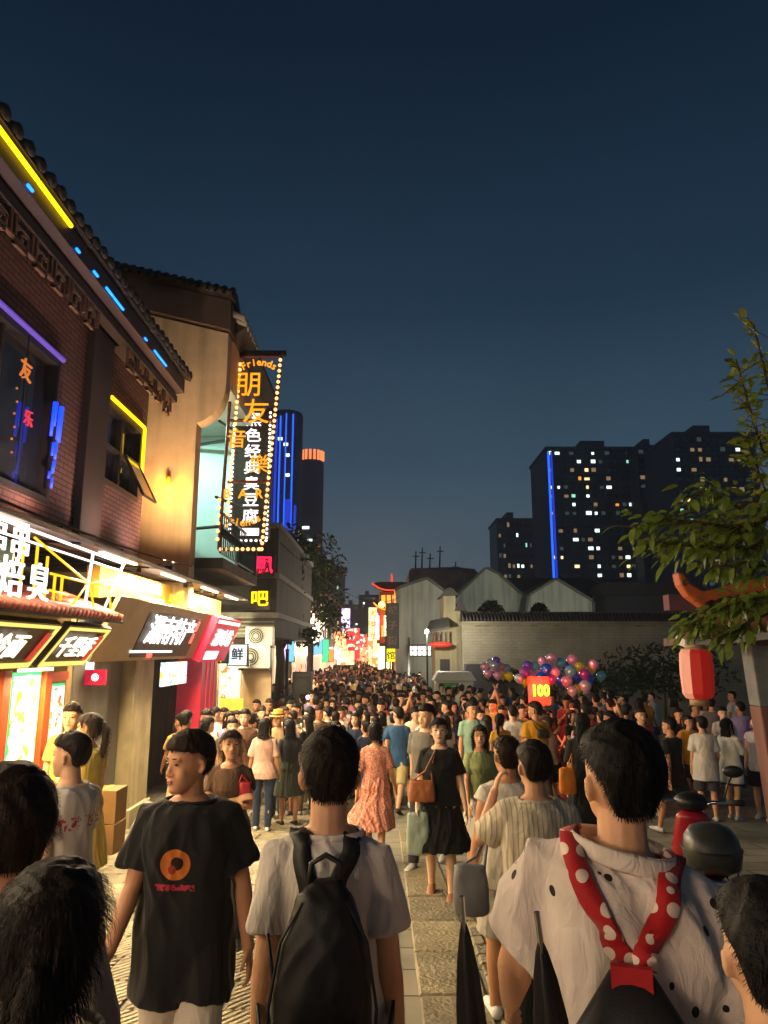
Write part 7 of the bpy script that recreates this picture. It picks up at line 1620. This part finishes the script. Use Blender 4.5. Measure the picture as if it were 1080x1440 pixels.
# people on the plaza to the right
RT = Fig('m', **WALK, head=(15, 0)); RS = Fig('m', **STAND, head=(10, 4)); RF = Fig('f', **PHONE, head=(-5, 14))
hero(941, 1009, 11.0, 30, 'man in black tee walking away across the plaza', RT, 'short', None, [('shirt', 'top', '#141416', dict(hem=.76, seed=32)), ('shorts', 'bot', '#1c1c1e', dict(length=.48, loose=.025)), ('shoe', 'shoes', '#b0b0b0', {})], .009, 800, 2, 2)
hero(986, 1008, 12.3, -12, 'man in loose white tee with back turned behind the scooter mirror', RS, 'short', None, [('shirt', 'top', '#d2c8be', dict(hem=.66, sleeve=.8, loose=.036, seed=33)), ('shorts', 'bot', '#3a3a3e', dict(length=.48, loose=.025)), ('shoe', 'shoes', '#b0b0b0', {})], .009, 800, 1, 1)
hero(1022, 1010, 12.4, -58, 'woman in oversized white shirt and black shorts on the plaza', RF, 'bob', None, [('shirt', 'top', '#d4d0c6', dict(hem=.62, sleeve=.9, loose=.034, seed=34)), ('shorts', 'bot', '#141416', dict(length=.38, loose=.02)), ('shoe', 'shoes', '#b8b8b8', {})], .009, 800, 2, 0)
hero(1062, 1006, 12.5, 140, 'boy in white vest and dark shorts beside the timber pillar', RS, 'short', None, [('vest', 'top', '#d4ccd0', dict(hem=.78, sleeve=.2, seed=35)), ('shorts', 'bot', '#1c2030', dict(length=.44, loose=.03)), ('shoe', 'shoes', '#d8d8d8', {})], .009, 800, 1, 0)
hero(968, 1007, 14.2, 176, 'person in orange yellow tee facing this way behind the white tee man', RS, 'short', None, [('shirt', 'top', '#cc8a1c', dict(hem=.76, seed=36)), ('shorts', 'bot', '#2c2c2e', dict(length=.48, loose=.025)), ('shoe', 'shoes', '#303030', {})], .010, 500, 1, 1)
hero(818, 1003, 9.0, -6, 'person in black shirt and skirt with an orange tote bag', Fig('f', **STAND), 'long', None, [('shirt', 'top', '#121214', dict(hem=.84, sleeve=.8, seed=37, loose=.03)), ('skirt', 'skirt', '#121214', dict(z0=.45, flare=.10, z1=1.06)), ('shoe', 'shoes', '#202020', {})], .009, 900, 2, 0)

# ------------------------------------------------------------------ things they carry
objcol('bag_cloth', rough=.55, bump=.2, bscale=200, sheen=0, spec=.4)
def pat_dots(t, tc, src):
    v = nd(t, 'ShaderNodeTexVoronoi'); v.inputs['Scale'].default_value = 22; v.inputs['Randomness'].default_value = .12; t.links.new(tc.outputs['Object'], v.inputs['Vector'])
    c = nd(t, 'ShaderNodeMath', operation='LESS_THAN'); c.inputs[1].default_value = .36; t.links.new(v.outputs['Distance'], c.inputs[0])
    return mixc(t, c.outputs[0], src, lin('#d8c4b4'))
objcol('strap_dots', rough=.7, pattern=pat_dots)
def worn(name, man, label, cat): 
    e = empty(name, man.location, man.rotation_euler.z); e.scale = man.scale; tag(e, label, cat); return e
from mathutils.bvhtree import BVHTree
def on_shirt(man, drop, pts, lift=.005):
    """lay strap points on the surface of the shirt; points and result before lowering"""
    me = [o for o in man.children if o.name.startswith('shirt')][0].data
    bv = BVHTree.FromPolygons([tuple(v.co) for v in me.vertices], [tuple(p.vertices) for p in me.polygons]); out, nr = [], []
    P = [Vector(p) for p in pts]; Q = []
    for a, b in zip(P[:-1], P[1:]):
        for k in range(4): Q.append(a.lerp(b, k / 4))
    Q.append(P[-1])
    for p in Q:
        h = bv.find_nearest(p - Vector((0, 0, drop))); out.append(h[0] + h[1] * lift + Vector((0, 0, drop))); nr.append(h[1])
    # ease the corners
    for _ in range(2): out = [out[0]] + [(out[i - 1] + out[i] * 2 + out[i + 1]) / 4 for i in range(1, len(out) - 1)] + [out[-1]]
    return out, nr
def band(pts, wd, th, nrm):
    """flat strap through points; nrm gives the outward side at each"""
    mb = MB(); P = [Vector(p) for p in pts]; vs = []
    for i, p in enumerate(P):
        t_ = (P[min(i + 1, len(P) - 1)] - P[max(i - 1, 0)]).normalized(); n = Vector(nrm[i]); n = (n - t_ * n.dot(t_)).normalized(); s = t_.cross(n)
        vs += [p - s * wd, p + s * wd, p + s * wd + n * th, p - s * wd + n * th]
    fs_ = [(i*4+a, i*4+(a+1)%4, (i+1)*4+(a+1)%4, (i+1)*4+a) for i in range(len(P) - 1) for a in range(4)] + [(3, 2, 1, 0), tuple(len(vs) - 4 + k for k in range(4))]
    mb.add(vs, fs_); return mb
def backpack():
    e = worn('backpack', bp_man, 'black backpack with thin shoulder straps on the man in white tee', 'backpack'); d = f1.drop; up = Matrix.Translation((0, .03, .11 - d))
    b = MB(); b.rings([(.66, 0, -.225, .08, .04), (.68, 0, -.23, .115, .07), (.82, 0, -.24, .135, .09), (.98, 0, -.235, .132, .085), (1.10, 0, -.222, .115, .072), (1.19, 0, -.21, .08, .048), (1.235, 0, -.20, .04, .02)], 24, sq=2.8)
    me = remesh(b, 'bag', .009, 3, .006, (8, 8, 4), 5); me.materials.clear(); me.materials.append(M['bag_cloth']); me.transform(up); o = link('bag', me, e); o.color = lin('#100f10')
    b = MB(); b.rings([(.70, 0, -.30, .08, .02), (.72, 0, -.305, .10, .03), (.88, 0, -.315, .10, .03), (.93, 0, -.305, .085, .02)], 20, sq=3); me = b.mesh('pocket', True, [M['bag_cloth']]); me.transform(up); o = link('pocket', me, e); o.color = lin('#151415')
    for sx in (-1, 1):
        pts = [(sx * .045, -.20, 1.27), (sx * .06, -.18, 1.33), (sx * .085, -.13, 1.41), (sx * .095, -.05, 1.50), (sx * .10, .03, 1.48), (sx * .105, .12, 1.38), (sx * .11, .16, 1.24)]
        pts, nr = on_shirt(bp_man, d, pts)
        pts += [Vector((sx * .15, .12, 1.04)), Vector((sx * .19, -.03, .96)), Vector((sx * .16, -.17, .90))]; nr += [Vector((sx * .5, 1, 0)), Vector((sx, 0, 0)), Vector((sx, -.5, 0))]
        m = band(pts, .026, .008, nr).mesh('strap', True, [M['bag_cloth']]); m.transform(Matrix.Translation((0, 0, -d))); o = link('strap', m, e); o.color = lin('#121112')
    h = MB(); h.tube([(-.045, -.20, 1.215), (-.04, -.195, 1.275), (0, -.19, 1.295), (.04, -.195, 1.275), (.045, -.20, 1.215)], .008, 6); m = h.mesh('handle', True, [M['bag_cloth']]); m.transform(up); o = link('handle', m, e); o.color = lin('#151414')
    z = MB(); z.tube([(-.155 + .02 * k, -.20 - .005 * k, 1.10 - .12 * k) if k < 3 else (-.17, -.25, .85) for k in range(4)], .005, 5); m = z.mesh('zip', True, [M['steel_dark']]); m.transform(up); link('zip', m, e)
    for pts in ([(-.09, -.34, .90), (-.05, -.352, .915), (.05, -.352, .915), (.09, -.34, .90)], [(-.125, -.29, .72), (-.14, -.285, .95), (-.115, -.265, 1.10), (-.06, -.245, 1.19), (.06, -.245, 1.19), (.115, -.265, 1.10), (.14, -.285, .95), (.125, -.29, .72)]):
        q = MB(); q.tube(pts, .0045, 5); m = q.mesh('seam', True, [M['bag_cloth']]); m.transform(up); o = link('seam', m, e); o.color = lin('#2a292a')
    l = MB(); l.ell((.04, -.345, .84), (.022, .006, .022), 10, 6); m = l.mesh('badge', True, [M['badge_red']]); m.transform(up); link('badge', m, e)
plain('badge_red', '#b01838', .5); backpack()
def harness():
    e = worn('baby_carrier', dot_man, 'red and white dotted harness with a black pouch on the stout man', 'carrier'); d = f2.drop
    for sx in (-1, 1):
        pts = [(sx * .02, -.20, 1.25), (sx * .055, -.20, 1.32), (sx * .095, -.17, 1.40), (sx * .115, -.08, 1.50), (sx * .12, .03, 1.50), (sx * .125, .13, 1.38), (sx * .13, .18, 1.2)]
        pts, nr = on_shirt(dot_man, d, pts)
        m = band(pts, .024, .008, nr).mesh('strap', True, [M['strap_dots']]); m.transform(Matrix.Translation((0, 0, -d))); o = link('strap', m, e); o.color = lin('#a01018')
    b = MB(); b.rings([(.62, 0, -.19, .20, .02), (.70, 0, -.21, .22, .05), (1.0, 0, -.215, .18, .055), (1.14, 0, -.205, .12, .04), (1.25, 0, -.19, .045, .022)], 20, sq=2.6); m = b.mesh('pouch', True, [M['bag_cloth']]); m.transform(Matrix.Translation((0, 0, -d))); o = link('pouch', m, e); o.color = lin('#0e0e12')
    b = MB(); b.box((-.04, -.215, 1.22), (.04, -.195, 1.27)); m = b.mesh('buckle', False, [M['bag_cloth']]); m.transform(Matrix.Translation((0, 0, -d))); o = link('buckle', m, e); o.color = lin('#a01018')
harness()
def umbrella(x, y, z, h, lab, lean):
    e = empty('folded_umbrella', (x, y, z)); e.rotation_euler = (R(lean[0]), R(lean[1]), 0); tag(e, lab, 'umbrella')
    u = MB(); n = 16; prof = [(0, .003), (.05, .010), (.15, .019), (.3, .027), (.48, .031), (.56, .024)]; vs = []
    for t_, r in prof:
        for j in range(n): a = 2 * math.pi * j / n; q = r * (1 + (.30 if j % 2 else -.30)); vs.append((q * math.cos(a), q * math.sin(a) * .7, h - t_ * h / .56))
    u.add(vs, [(i*n+j, i*n+(j+1)%n, (i+1)*n+(j+1)%n, (i+1)*n+j) for i in range(len(prof) - 1) for j in range(n)]); u.build('canopy', M['umbrella_black'], e, True)
    u = MB(); u.tube([(0, 0, h + .05), (0, 0, -.06)], .006, 6); u.build('shaft', M['chrome'], e); u = MB(); u.tube([(0, 0, -.05), (0, 0, -.14), (.03, 0, -.17), (.06, 0, -.14)], .011, 8); u.build('handle', M['plastic_black'], e, True)
plain('umbrella_black', '#1a1718', .38, var=.15, spec=.5)
p = atY(668, 1430, 1.85); umbrella(p.x, p.y, p.z - .14, .36, 'black folded umbrella hanging left of the stout man by his arm', (4, -4))
p = atY(783, 1435, 1.55); umbrella(p.x, p.y, p.z - .12, .27, 'black folded umbrella tucked at the back of the stout man', (2, -6))
def small_bag(loc, s, c, lab, strap_to=None, name='shoulder_bag', m='bag_cloth'):
    e = empty(name, loc); tag(e, lab, 'bag'); b = MB(); b.rings([(-s[2], 0, 0, s[0] * .85, s[1] * .8), (-s[2] * .9, 0, 0, s[0], s[1]), (0, 0, 0, s[0], s[1]), (s[2] * .9, 0, 0, s[0] * .9, s[1] * .7), (s[2], 0, 0, s[0] * .8, s[1] * .3)], 16, sq=3.2)
    me = remesh(b, 'bag', .012, 2, .006, (9, 9, 5), 3); me.materials.clear(); me.materials.append(M[m]); o = link('bag', me, e); o.color = lin(c)
    if strap_to is not None:
        q = Vector(strap_to) - Vector(loc); st = MB(); st.tube([(-s[0] * .8, 0, s[2] * .8), tuple(q * .5 + Vector((-.03, -.01, 0))), tuple(q), tuple(q * .5 + Vector((.03, .02, 0))), (s[0] * .8, 0, s[2] * .8)], .009, 5); o = link('strap', st.mesh('strap', True, [M[m]]), e); o.color = lin(c)
    return e
a, b = atY(593, 1112, 7.2), atY(612, 1056, 7.18); small_bag(tuple(a), (.13, .05, .10), '#a06038', 'tan leather shoulder bag on the woman in black dress', (b.x, b.y + .02, b.z))
a, b = atY(588, 1172, 7.2), atY(590, 1130, 7.2); small_bag(tuple(a), (.11, .035, .19), '#97a89c', 'white shopping bag held by the woman in black dress', tuple(b), 'shopping_bag')
a, b = atY(798, 1098, 8.85), atY(804, 1060, 8.85); small_bag(tuple(a), (.10, .06, .15), '#d07818', 'orange tote bag held beside the black skirt', tuple(b), 'tote_bag')
a, b = atY(764, 1032, 12.3), atY(745, 1008, 12.3); small_bag(tuple(a), (.10, .05, .07), '#16130f', 'small black sling bag on the man in yellow shirt', tuple(b), 'sling_bag')
a, b = atY(662, 1250, 4.3), atY(690, 1160, 4.42); small_bag(tuple(a), (.10, .07, .13), '#6a6c72', 'grey cloth bag hanging from the man in sleeveless top', tuple(b), 'cloth_bag')
a, b = atY(345, 1112, 5.8), atY(340, 1090, 5.8); small_bag(tuple(a), (.05, .03, .07), '#b02830', 'red handbag beside the woman with folded arms', tuple(b), 'hand_bag')
def hat():
    e = worn('straw_hat', hat_man, 'yellow straw hat on the man in tan shirt', 'hat'); d = fh.drop; m4 = fh.HM
    b = MB(); b.rings([(.155, 0, -.005, .155, .165), (.162, 0, -.005, .15, .16), (.170, 0, -.005, .098, .115), (.235, 0, -.005, .088, .105), (.262, 0, -.005, .065, .08), (.268, 0, -.005, .01, .01)], 20, 0, m4.translation, m4.to_3x3()); m = b.mesh('crown', True, [M['straw']]); m.transform(Matrix.Translation((0, 0, -d))); link('crown', m, e)
    b = MB(); b.rings([(.172, 0, -.005, .101, .118), (.195, 0, -.005, .097, .114)], 20, 0, m4.translation, m4.to_3x3()); m = b.mesh('band', True, [M['dark_wood']]); m.transform(Matrix.Translation((0, 0, -d))); link('band', m, e)
plain('straw', '#c89838', .8, var=.2, scale=40, bump=.4); hat()

# ------------------------------------------------------------------ the crowd: figures one can tell apart
def template(f, hair, outfit, v=.012, seed=1, nstr=260):
    P = {'body': body_mesh(f, 'body', v), 'hair': hair_mesh(f, 'hair', v, hair, seed, nstr)}
    for nm, kind, kw in outfit: P[nm] = {'top': top_mesh, 'bot': bottoms_mesh, 'skirt': skirt_mesh, 'shoes': shoes_mesh}[kind](f, nm, v * 1.1, **kw)
    return P, f
tee = ('shirt', 'top', dict(hem=.76, loose=.022)); shorts_ = ('shorts', 'bot', dict(length=.46, loose=.026)); trs = ('trousers', 'bot', dict(loose=.012)); sho = ('shoe', 'shoes', {})
TPL = [template(Fig('m', **WALK), 'short', [tee, shorts_, sho]), template(Fig('m', **WALK2, head=(25, 0)), 'short', [tee, trs, sho], seed=2), template(Fig('m', **PHONE, head=(0, -6)), 'short', [tee, trs, sho], seed=3),
       template(Fig('f', **WALK), 'long', [('shirt', 'top', dict(hem=.88, loose=.016)), ('shorts', 'bot', dict(length=.36, loose=.024)), sho]), template(Fig('f', **STAND, head=(-25, 0)), 'ponytail', [('shirt', 'top', dict(hem=.86, loose=.018)), trs, sho]),
       template(Fig('f', **WALK2), 'long', [('shirt', 'top', dict(hem=.95, loose=.016)), ('skirt', 'skirt', dict(z0=.42, flare=.11, z1=1.08)), sho], seed=4), template(Fig('f', **PHONE, head=(15, 5)), 'bob', [('shirt', 'top', dict(hem=.95, loose=.018)), ('skirt', 'skirt', dict(z0=.36, flare=.08, z1=1.08)), sho], seed=5),
       template(Fig('m', ((150, 18, 20), (150, 18, 30)), ((3, 3), (-3, 3)), head=(0, 10)), 'short', [tee, shorts_, sho], seed=6), template(Fig('m', **STAND, head=(40, 0), build=1.1), 'buzz', [tee, shorts_, sho], seed=7), template(Fig('f', **STAND, head=(10, 0)), 'bun', [('shirt', 'top', dict(hem=.84, loose=.02)), shorts_, sho], seed=8)]
TOPC = [('white', '#d4cec6', 14), ('black', '#161617', 8), ('grey', '#6a696c', 5), ('pink', '#c08088', 3), ('navy', '#222b44', 4), ('blue', '#355a8a', 2), ('yellow', '#c09028', 2), ('red', '#92262a', 3), ('olive', '#5f6a42', 2), ('beige', '#b09a7c', 4), ('mint', '#98b8a0', 1), ('orange', '#b8582a', 1), ('brown', '#644634', 2), ('lilac', '#9080b0', 1), ('cream', '#d0c0a0', 6), ('teal', '#34706e', 1)]
BOTC = [('black', '#17171a'), ('navy', '#232c44'), ('blue', '#38507a'), ('grey', '#5c5c60'), ('beige', '#a8967a'), ('white', '#c8c4bc'), ('brown', '#54402f'), ('olive', '#4a4f38')]
HEROES = [(o.location.x, o.location.y) for o in bpy.data.objects if o.name.startswith('person') and o.parent is None]
def zone_of(x, y):
    px = 540 + x / y * 1000
    z = 'by souvenir shop' if px < 330 else 'below pink sign' if px < 430 else 'in street centre' if px < 530 else 'below gate tower' if px < 610 else 'before white cart' if px < 690 else 'left of balloons' if px < 750 else 'below the balloons' if px < 850 else 'on dark plaza'
    r = 'crowd front' if y < 15 else 'crowd middle' if y < 17.5 else 'deep in crowd' if y < 20.5 else 'far in crowd'
    return z, r
def crowd():
    rng = random.Random(77); pts = []; used = set(); sizes = []
    def ok(x, y, s): return all((x - a) ** 2 + (y - b) ** 2 > s * s for a, b in pts)
    tries = 0
    while len(pts) < 285 and tries < 30000:
        tries += 1; y = 12.9 + 11.0 * rng.random()
        xl = -3.0 if y < 17.5 else -2.6 - .0 * y; px_r = 870; xr = min(7.0, (px_r - 540) / 1000 * y)
        x = rng.uniform(xl, xr)
        if rng.random() < .16: x, y = rng.uniform(-3.3, -1.3), rng.uniform(11.2, 16.5)
        s = (.43 if x < 1.5 else .52) * rng.uniform(.85, 1.25)
        if any((x - a) ** 2 + (y - b) ** 2 < .3 for a, b in HEROES): continue
        if 24.6 < y < 26.2 and 1.6 < x < 3.4: continue
        if 15.8 < y < 16.8 and 3.0 < x < 4.1: continue
        if 20.7 < y < 21.8 and -3.0 < x < -1.9: continue
        if ok(x, y, s): pts.append((x, y))
    # the looser groups on the dark plaza
    for px, py, d in ((905, 960, 20), (915, 955, 21), (897, 962, 19), (880, 985, 14), (862, 990, 13.5), (845, 990, 14), (870, 985, 15), (900, 1000, 13), (952, 985, 15), (962, 988, 14.5), (975, 985, 16), (1000, 985, 17), (1015, 990, 15), (1040, 985, 16), (890, 975, 17), (855, 975, 18), (835, 980, 17), (945, 945, 27), (990, 985, 19), (1030, 980, 20)):
        p = atY(px, py, d); pts.append((p.x, d))
    for (x, y) in pts:
        P, f = rng.choice(TPL) if rng.random() > .25 else TPL[rng.randrange(6)]
        if f is TPL[7][1] and rng.random() < .8: P, f = TPL[rng.randrange(6)]
        away = rng.random() < .55; rz = rng.gauss(0, 28) + (0 if away else 180); z, r = zone_of(x, y)
        for _ in range(400):
            tn, tc_, wt = rng.choices(TOPC, [q[2] for q in TOPC])[0]; bn, bc = rng.choice(BOTC); key = (tn, bn, away, z, r)
            if key not in used: break
        else: key = None
        used.add(key)
        bk = 'shorts' if 'shorts' in P else 'skirt' if 'skirt' in P else 'trousers'
        lab = f"person in {tn} top, {bn} {bk}, {'back turned' if away else 'facing viewer'}, {z}, {r}"
        h = rng.gauss(1.70, .055) if f.sex == 'm' else rng.gauss(1.60, .05)
        if rng.random() < .06: h = rng.uniform(1.15, 1.4)
        C = {'body': SKIN[rng.randrange(5)], 'hair': HAIR[rng.randrange(4)], 'shirt': tc_, bk: bc, 'shoe': rng.choice(['#d0d0d0', '#303030', '#806050'])}
        assemble('person', P, (x, y, gz(x, y)), R(rz), h, C, lab, 'person', 'people in the street crowd')
crowd()
def far_crowd():
    """beyond the ones that can be told apart the crowd is one mass"""
    rng = random.Random(5); V, Fc, Cc = [], [], []
    mat, t, b = nt('crowd_cloth'); at = nd(t, 'ShaderNodeVertexColor'); at.layer_name = 'tint'; t.links.new(at.outputs[0], b.inputs['Base Color']); b.inputs['Roughness'].default_value = .85
    pts = []
    for _ in range(16000):
        if len(pts) > 1150: break
        y = 23.2 + 85 * rng.random() ** 1.35; x = rng.uniform(-4.2, 1.0 if y > 44 else (1.7 if y > 24.4 and y < 26.4 else 2.2 + (28 - y) * .35 if y < 28 else 1.8))
        if 24.4 < y < 26.4 and 1.5 < x < 3.6: continue
        if all((x - a) ** 2 + (y - c) ** 2 > .36 for a, c in pts): pts.append((x, y))
    for (x, y) in pts:
        h = rng.gauss(1.64, .07) / 1.7; a = rng.choice([0, math.pi]) + rng.gauss(0, .4); ca, sa = math.cos(a), math.sin(a); mb = MB()
        mb.rings([(.78, 0, 0, .17, .12), (.95, 0, 0, .16, .11), (1.2, 0, 0, .16, .11), (1.36, 0, 0, .17, .10), (1.44, 0, 0, .07, .06)], 10, 0); mb.rings([(1.44, 0, .01, .045, .05), (1.5, 0, .02, .06, .075), (1.6, 0, .01, .07, .085), (1.66, 0, 0, .055, .07)], 8, 1); mb.rings([(1.5, 0, -.04, .07, .06), (1.6, 0, -.02, .083, .085), (1.68, 0, 0, .07, .085), (1.72, 0, 0, .03, .04)], 8, 2)
        for s in (-1, 1):
            sw = rng.uniform(-.12, .12); mb.tube([(s * .19, 0, 1.36), (s * .23, sw * .5, 1.1)], [.055, .05], 6, 0); mb.tube([(s * .23, sw * .5, 1.1), (s * .22, sw + .08, .85)], [.038, .03], 6, 1); mb.tube([(s * .09, 0, .85), (s * .09, sw, .45), (s * .09, -sw, .02)], [.09, .07, .05], 6, 3)
        k = len(V); V += [(x + (p[0] * ca - p[1] * sa) * h, y + (p[0] * sa + p[1] * ca) * h, p[2] * h + gz(x, y)) for p in mb.v]; Fc += [tuple(i + k for i in f) for f in mb.f]
        cols = [lin(rng.choices(TOPC, [q[2] for q in TOPC])[0][1]), lin(SKIN[rng.randrange(5)]), lin('#14100e'), lin(rng.choice(BOTC)[1])]; Cc += [cols[m] for m in mb.m for _ in range(1)]
    me = bpy.data.meshes.new('crowd'); me.from_pydata(V, [], Fc); at = me.color_attributes.new('tint', 'FLOAT_COLOR', 'CORNER'); arr = []
    for p, c in zip(me.polygons, Cc): arr += list(c) * p.loop_total
    at.data.foreach_set('color', arr); me.polygons.foreach_set('use_smooth', [True] * len(me.polygons))
    o = link('crowd', me, None, mat); tag(o, 'dense mass of people filling the far end of the street', 'crowd', kind='stuff')
far_crowd()
def phone_light():
    p = atY(433, 982, 14.5); t = T('mobile_phone', tuple(p), 'phone with a violet white light held up in the crowd', 'phone'); b = MB(); b.box((p.x - .04, p.y, p.z - .08), (p.x + .04, p.y + .01, p.z + .08)); t.part('case', b, M['plastic_black']); b = MB(); b.ell((p.x, p.y - .012, p.z + .02), (.035, .01, .035), 10, 6); t.part('flash', b, M['flash_violet'], True)
glow('flash_violet', '#ff90ff', 30); phone_light()

if bpy.data.scenes.get('workbench'): bpy.data.scenes.remove(bpy.data.scenes['workbench'])
# ------------------------------------------------------------------ evening haze
def haze():
    mb = MB(); mb.box((-206, -66, -2.0), (206, 706, 92)); m = bpy.data.materials.new('haze_air'); m.use_nodes = True; t = m.node_tree; t.nodes.clear()
    o = t.nodes.new('ShaderNodeOutputMaterial'); v = t.nodes.new('ShaderNodeVolumePrincipled'); v.inputs['Color'].default_value = (.86, .92, 1.0, 1); v.inputs['Density'].default_value = .0008; v.inputs['Anisotropy'].default_value = .4; t.links.new(v.outputs[0], o.inputs['Volume'])
    h = mb.build('haze', m); tag(h, 'thin pale evening haze over the whole street', 'haze', kind='stuff')
haze()
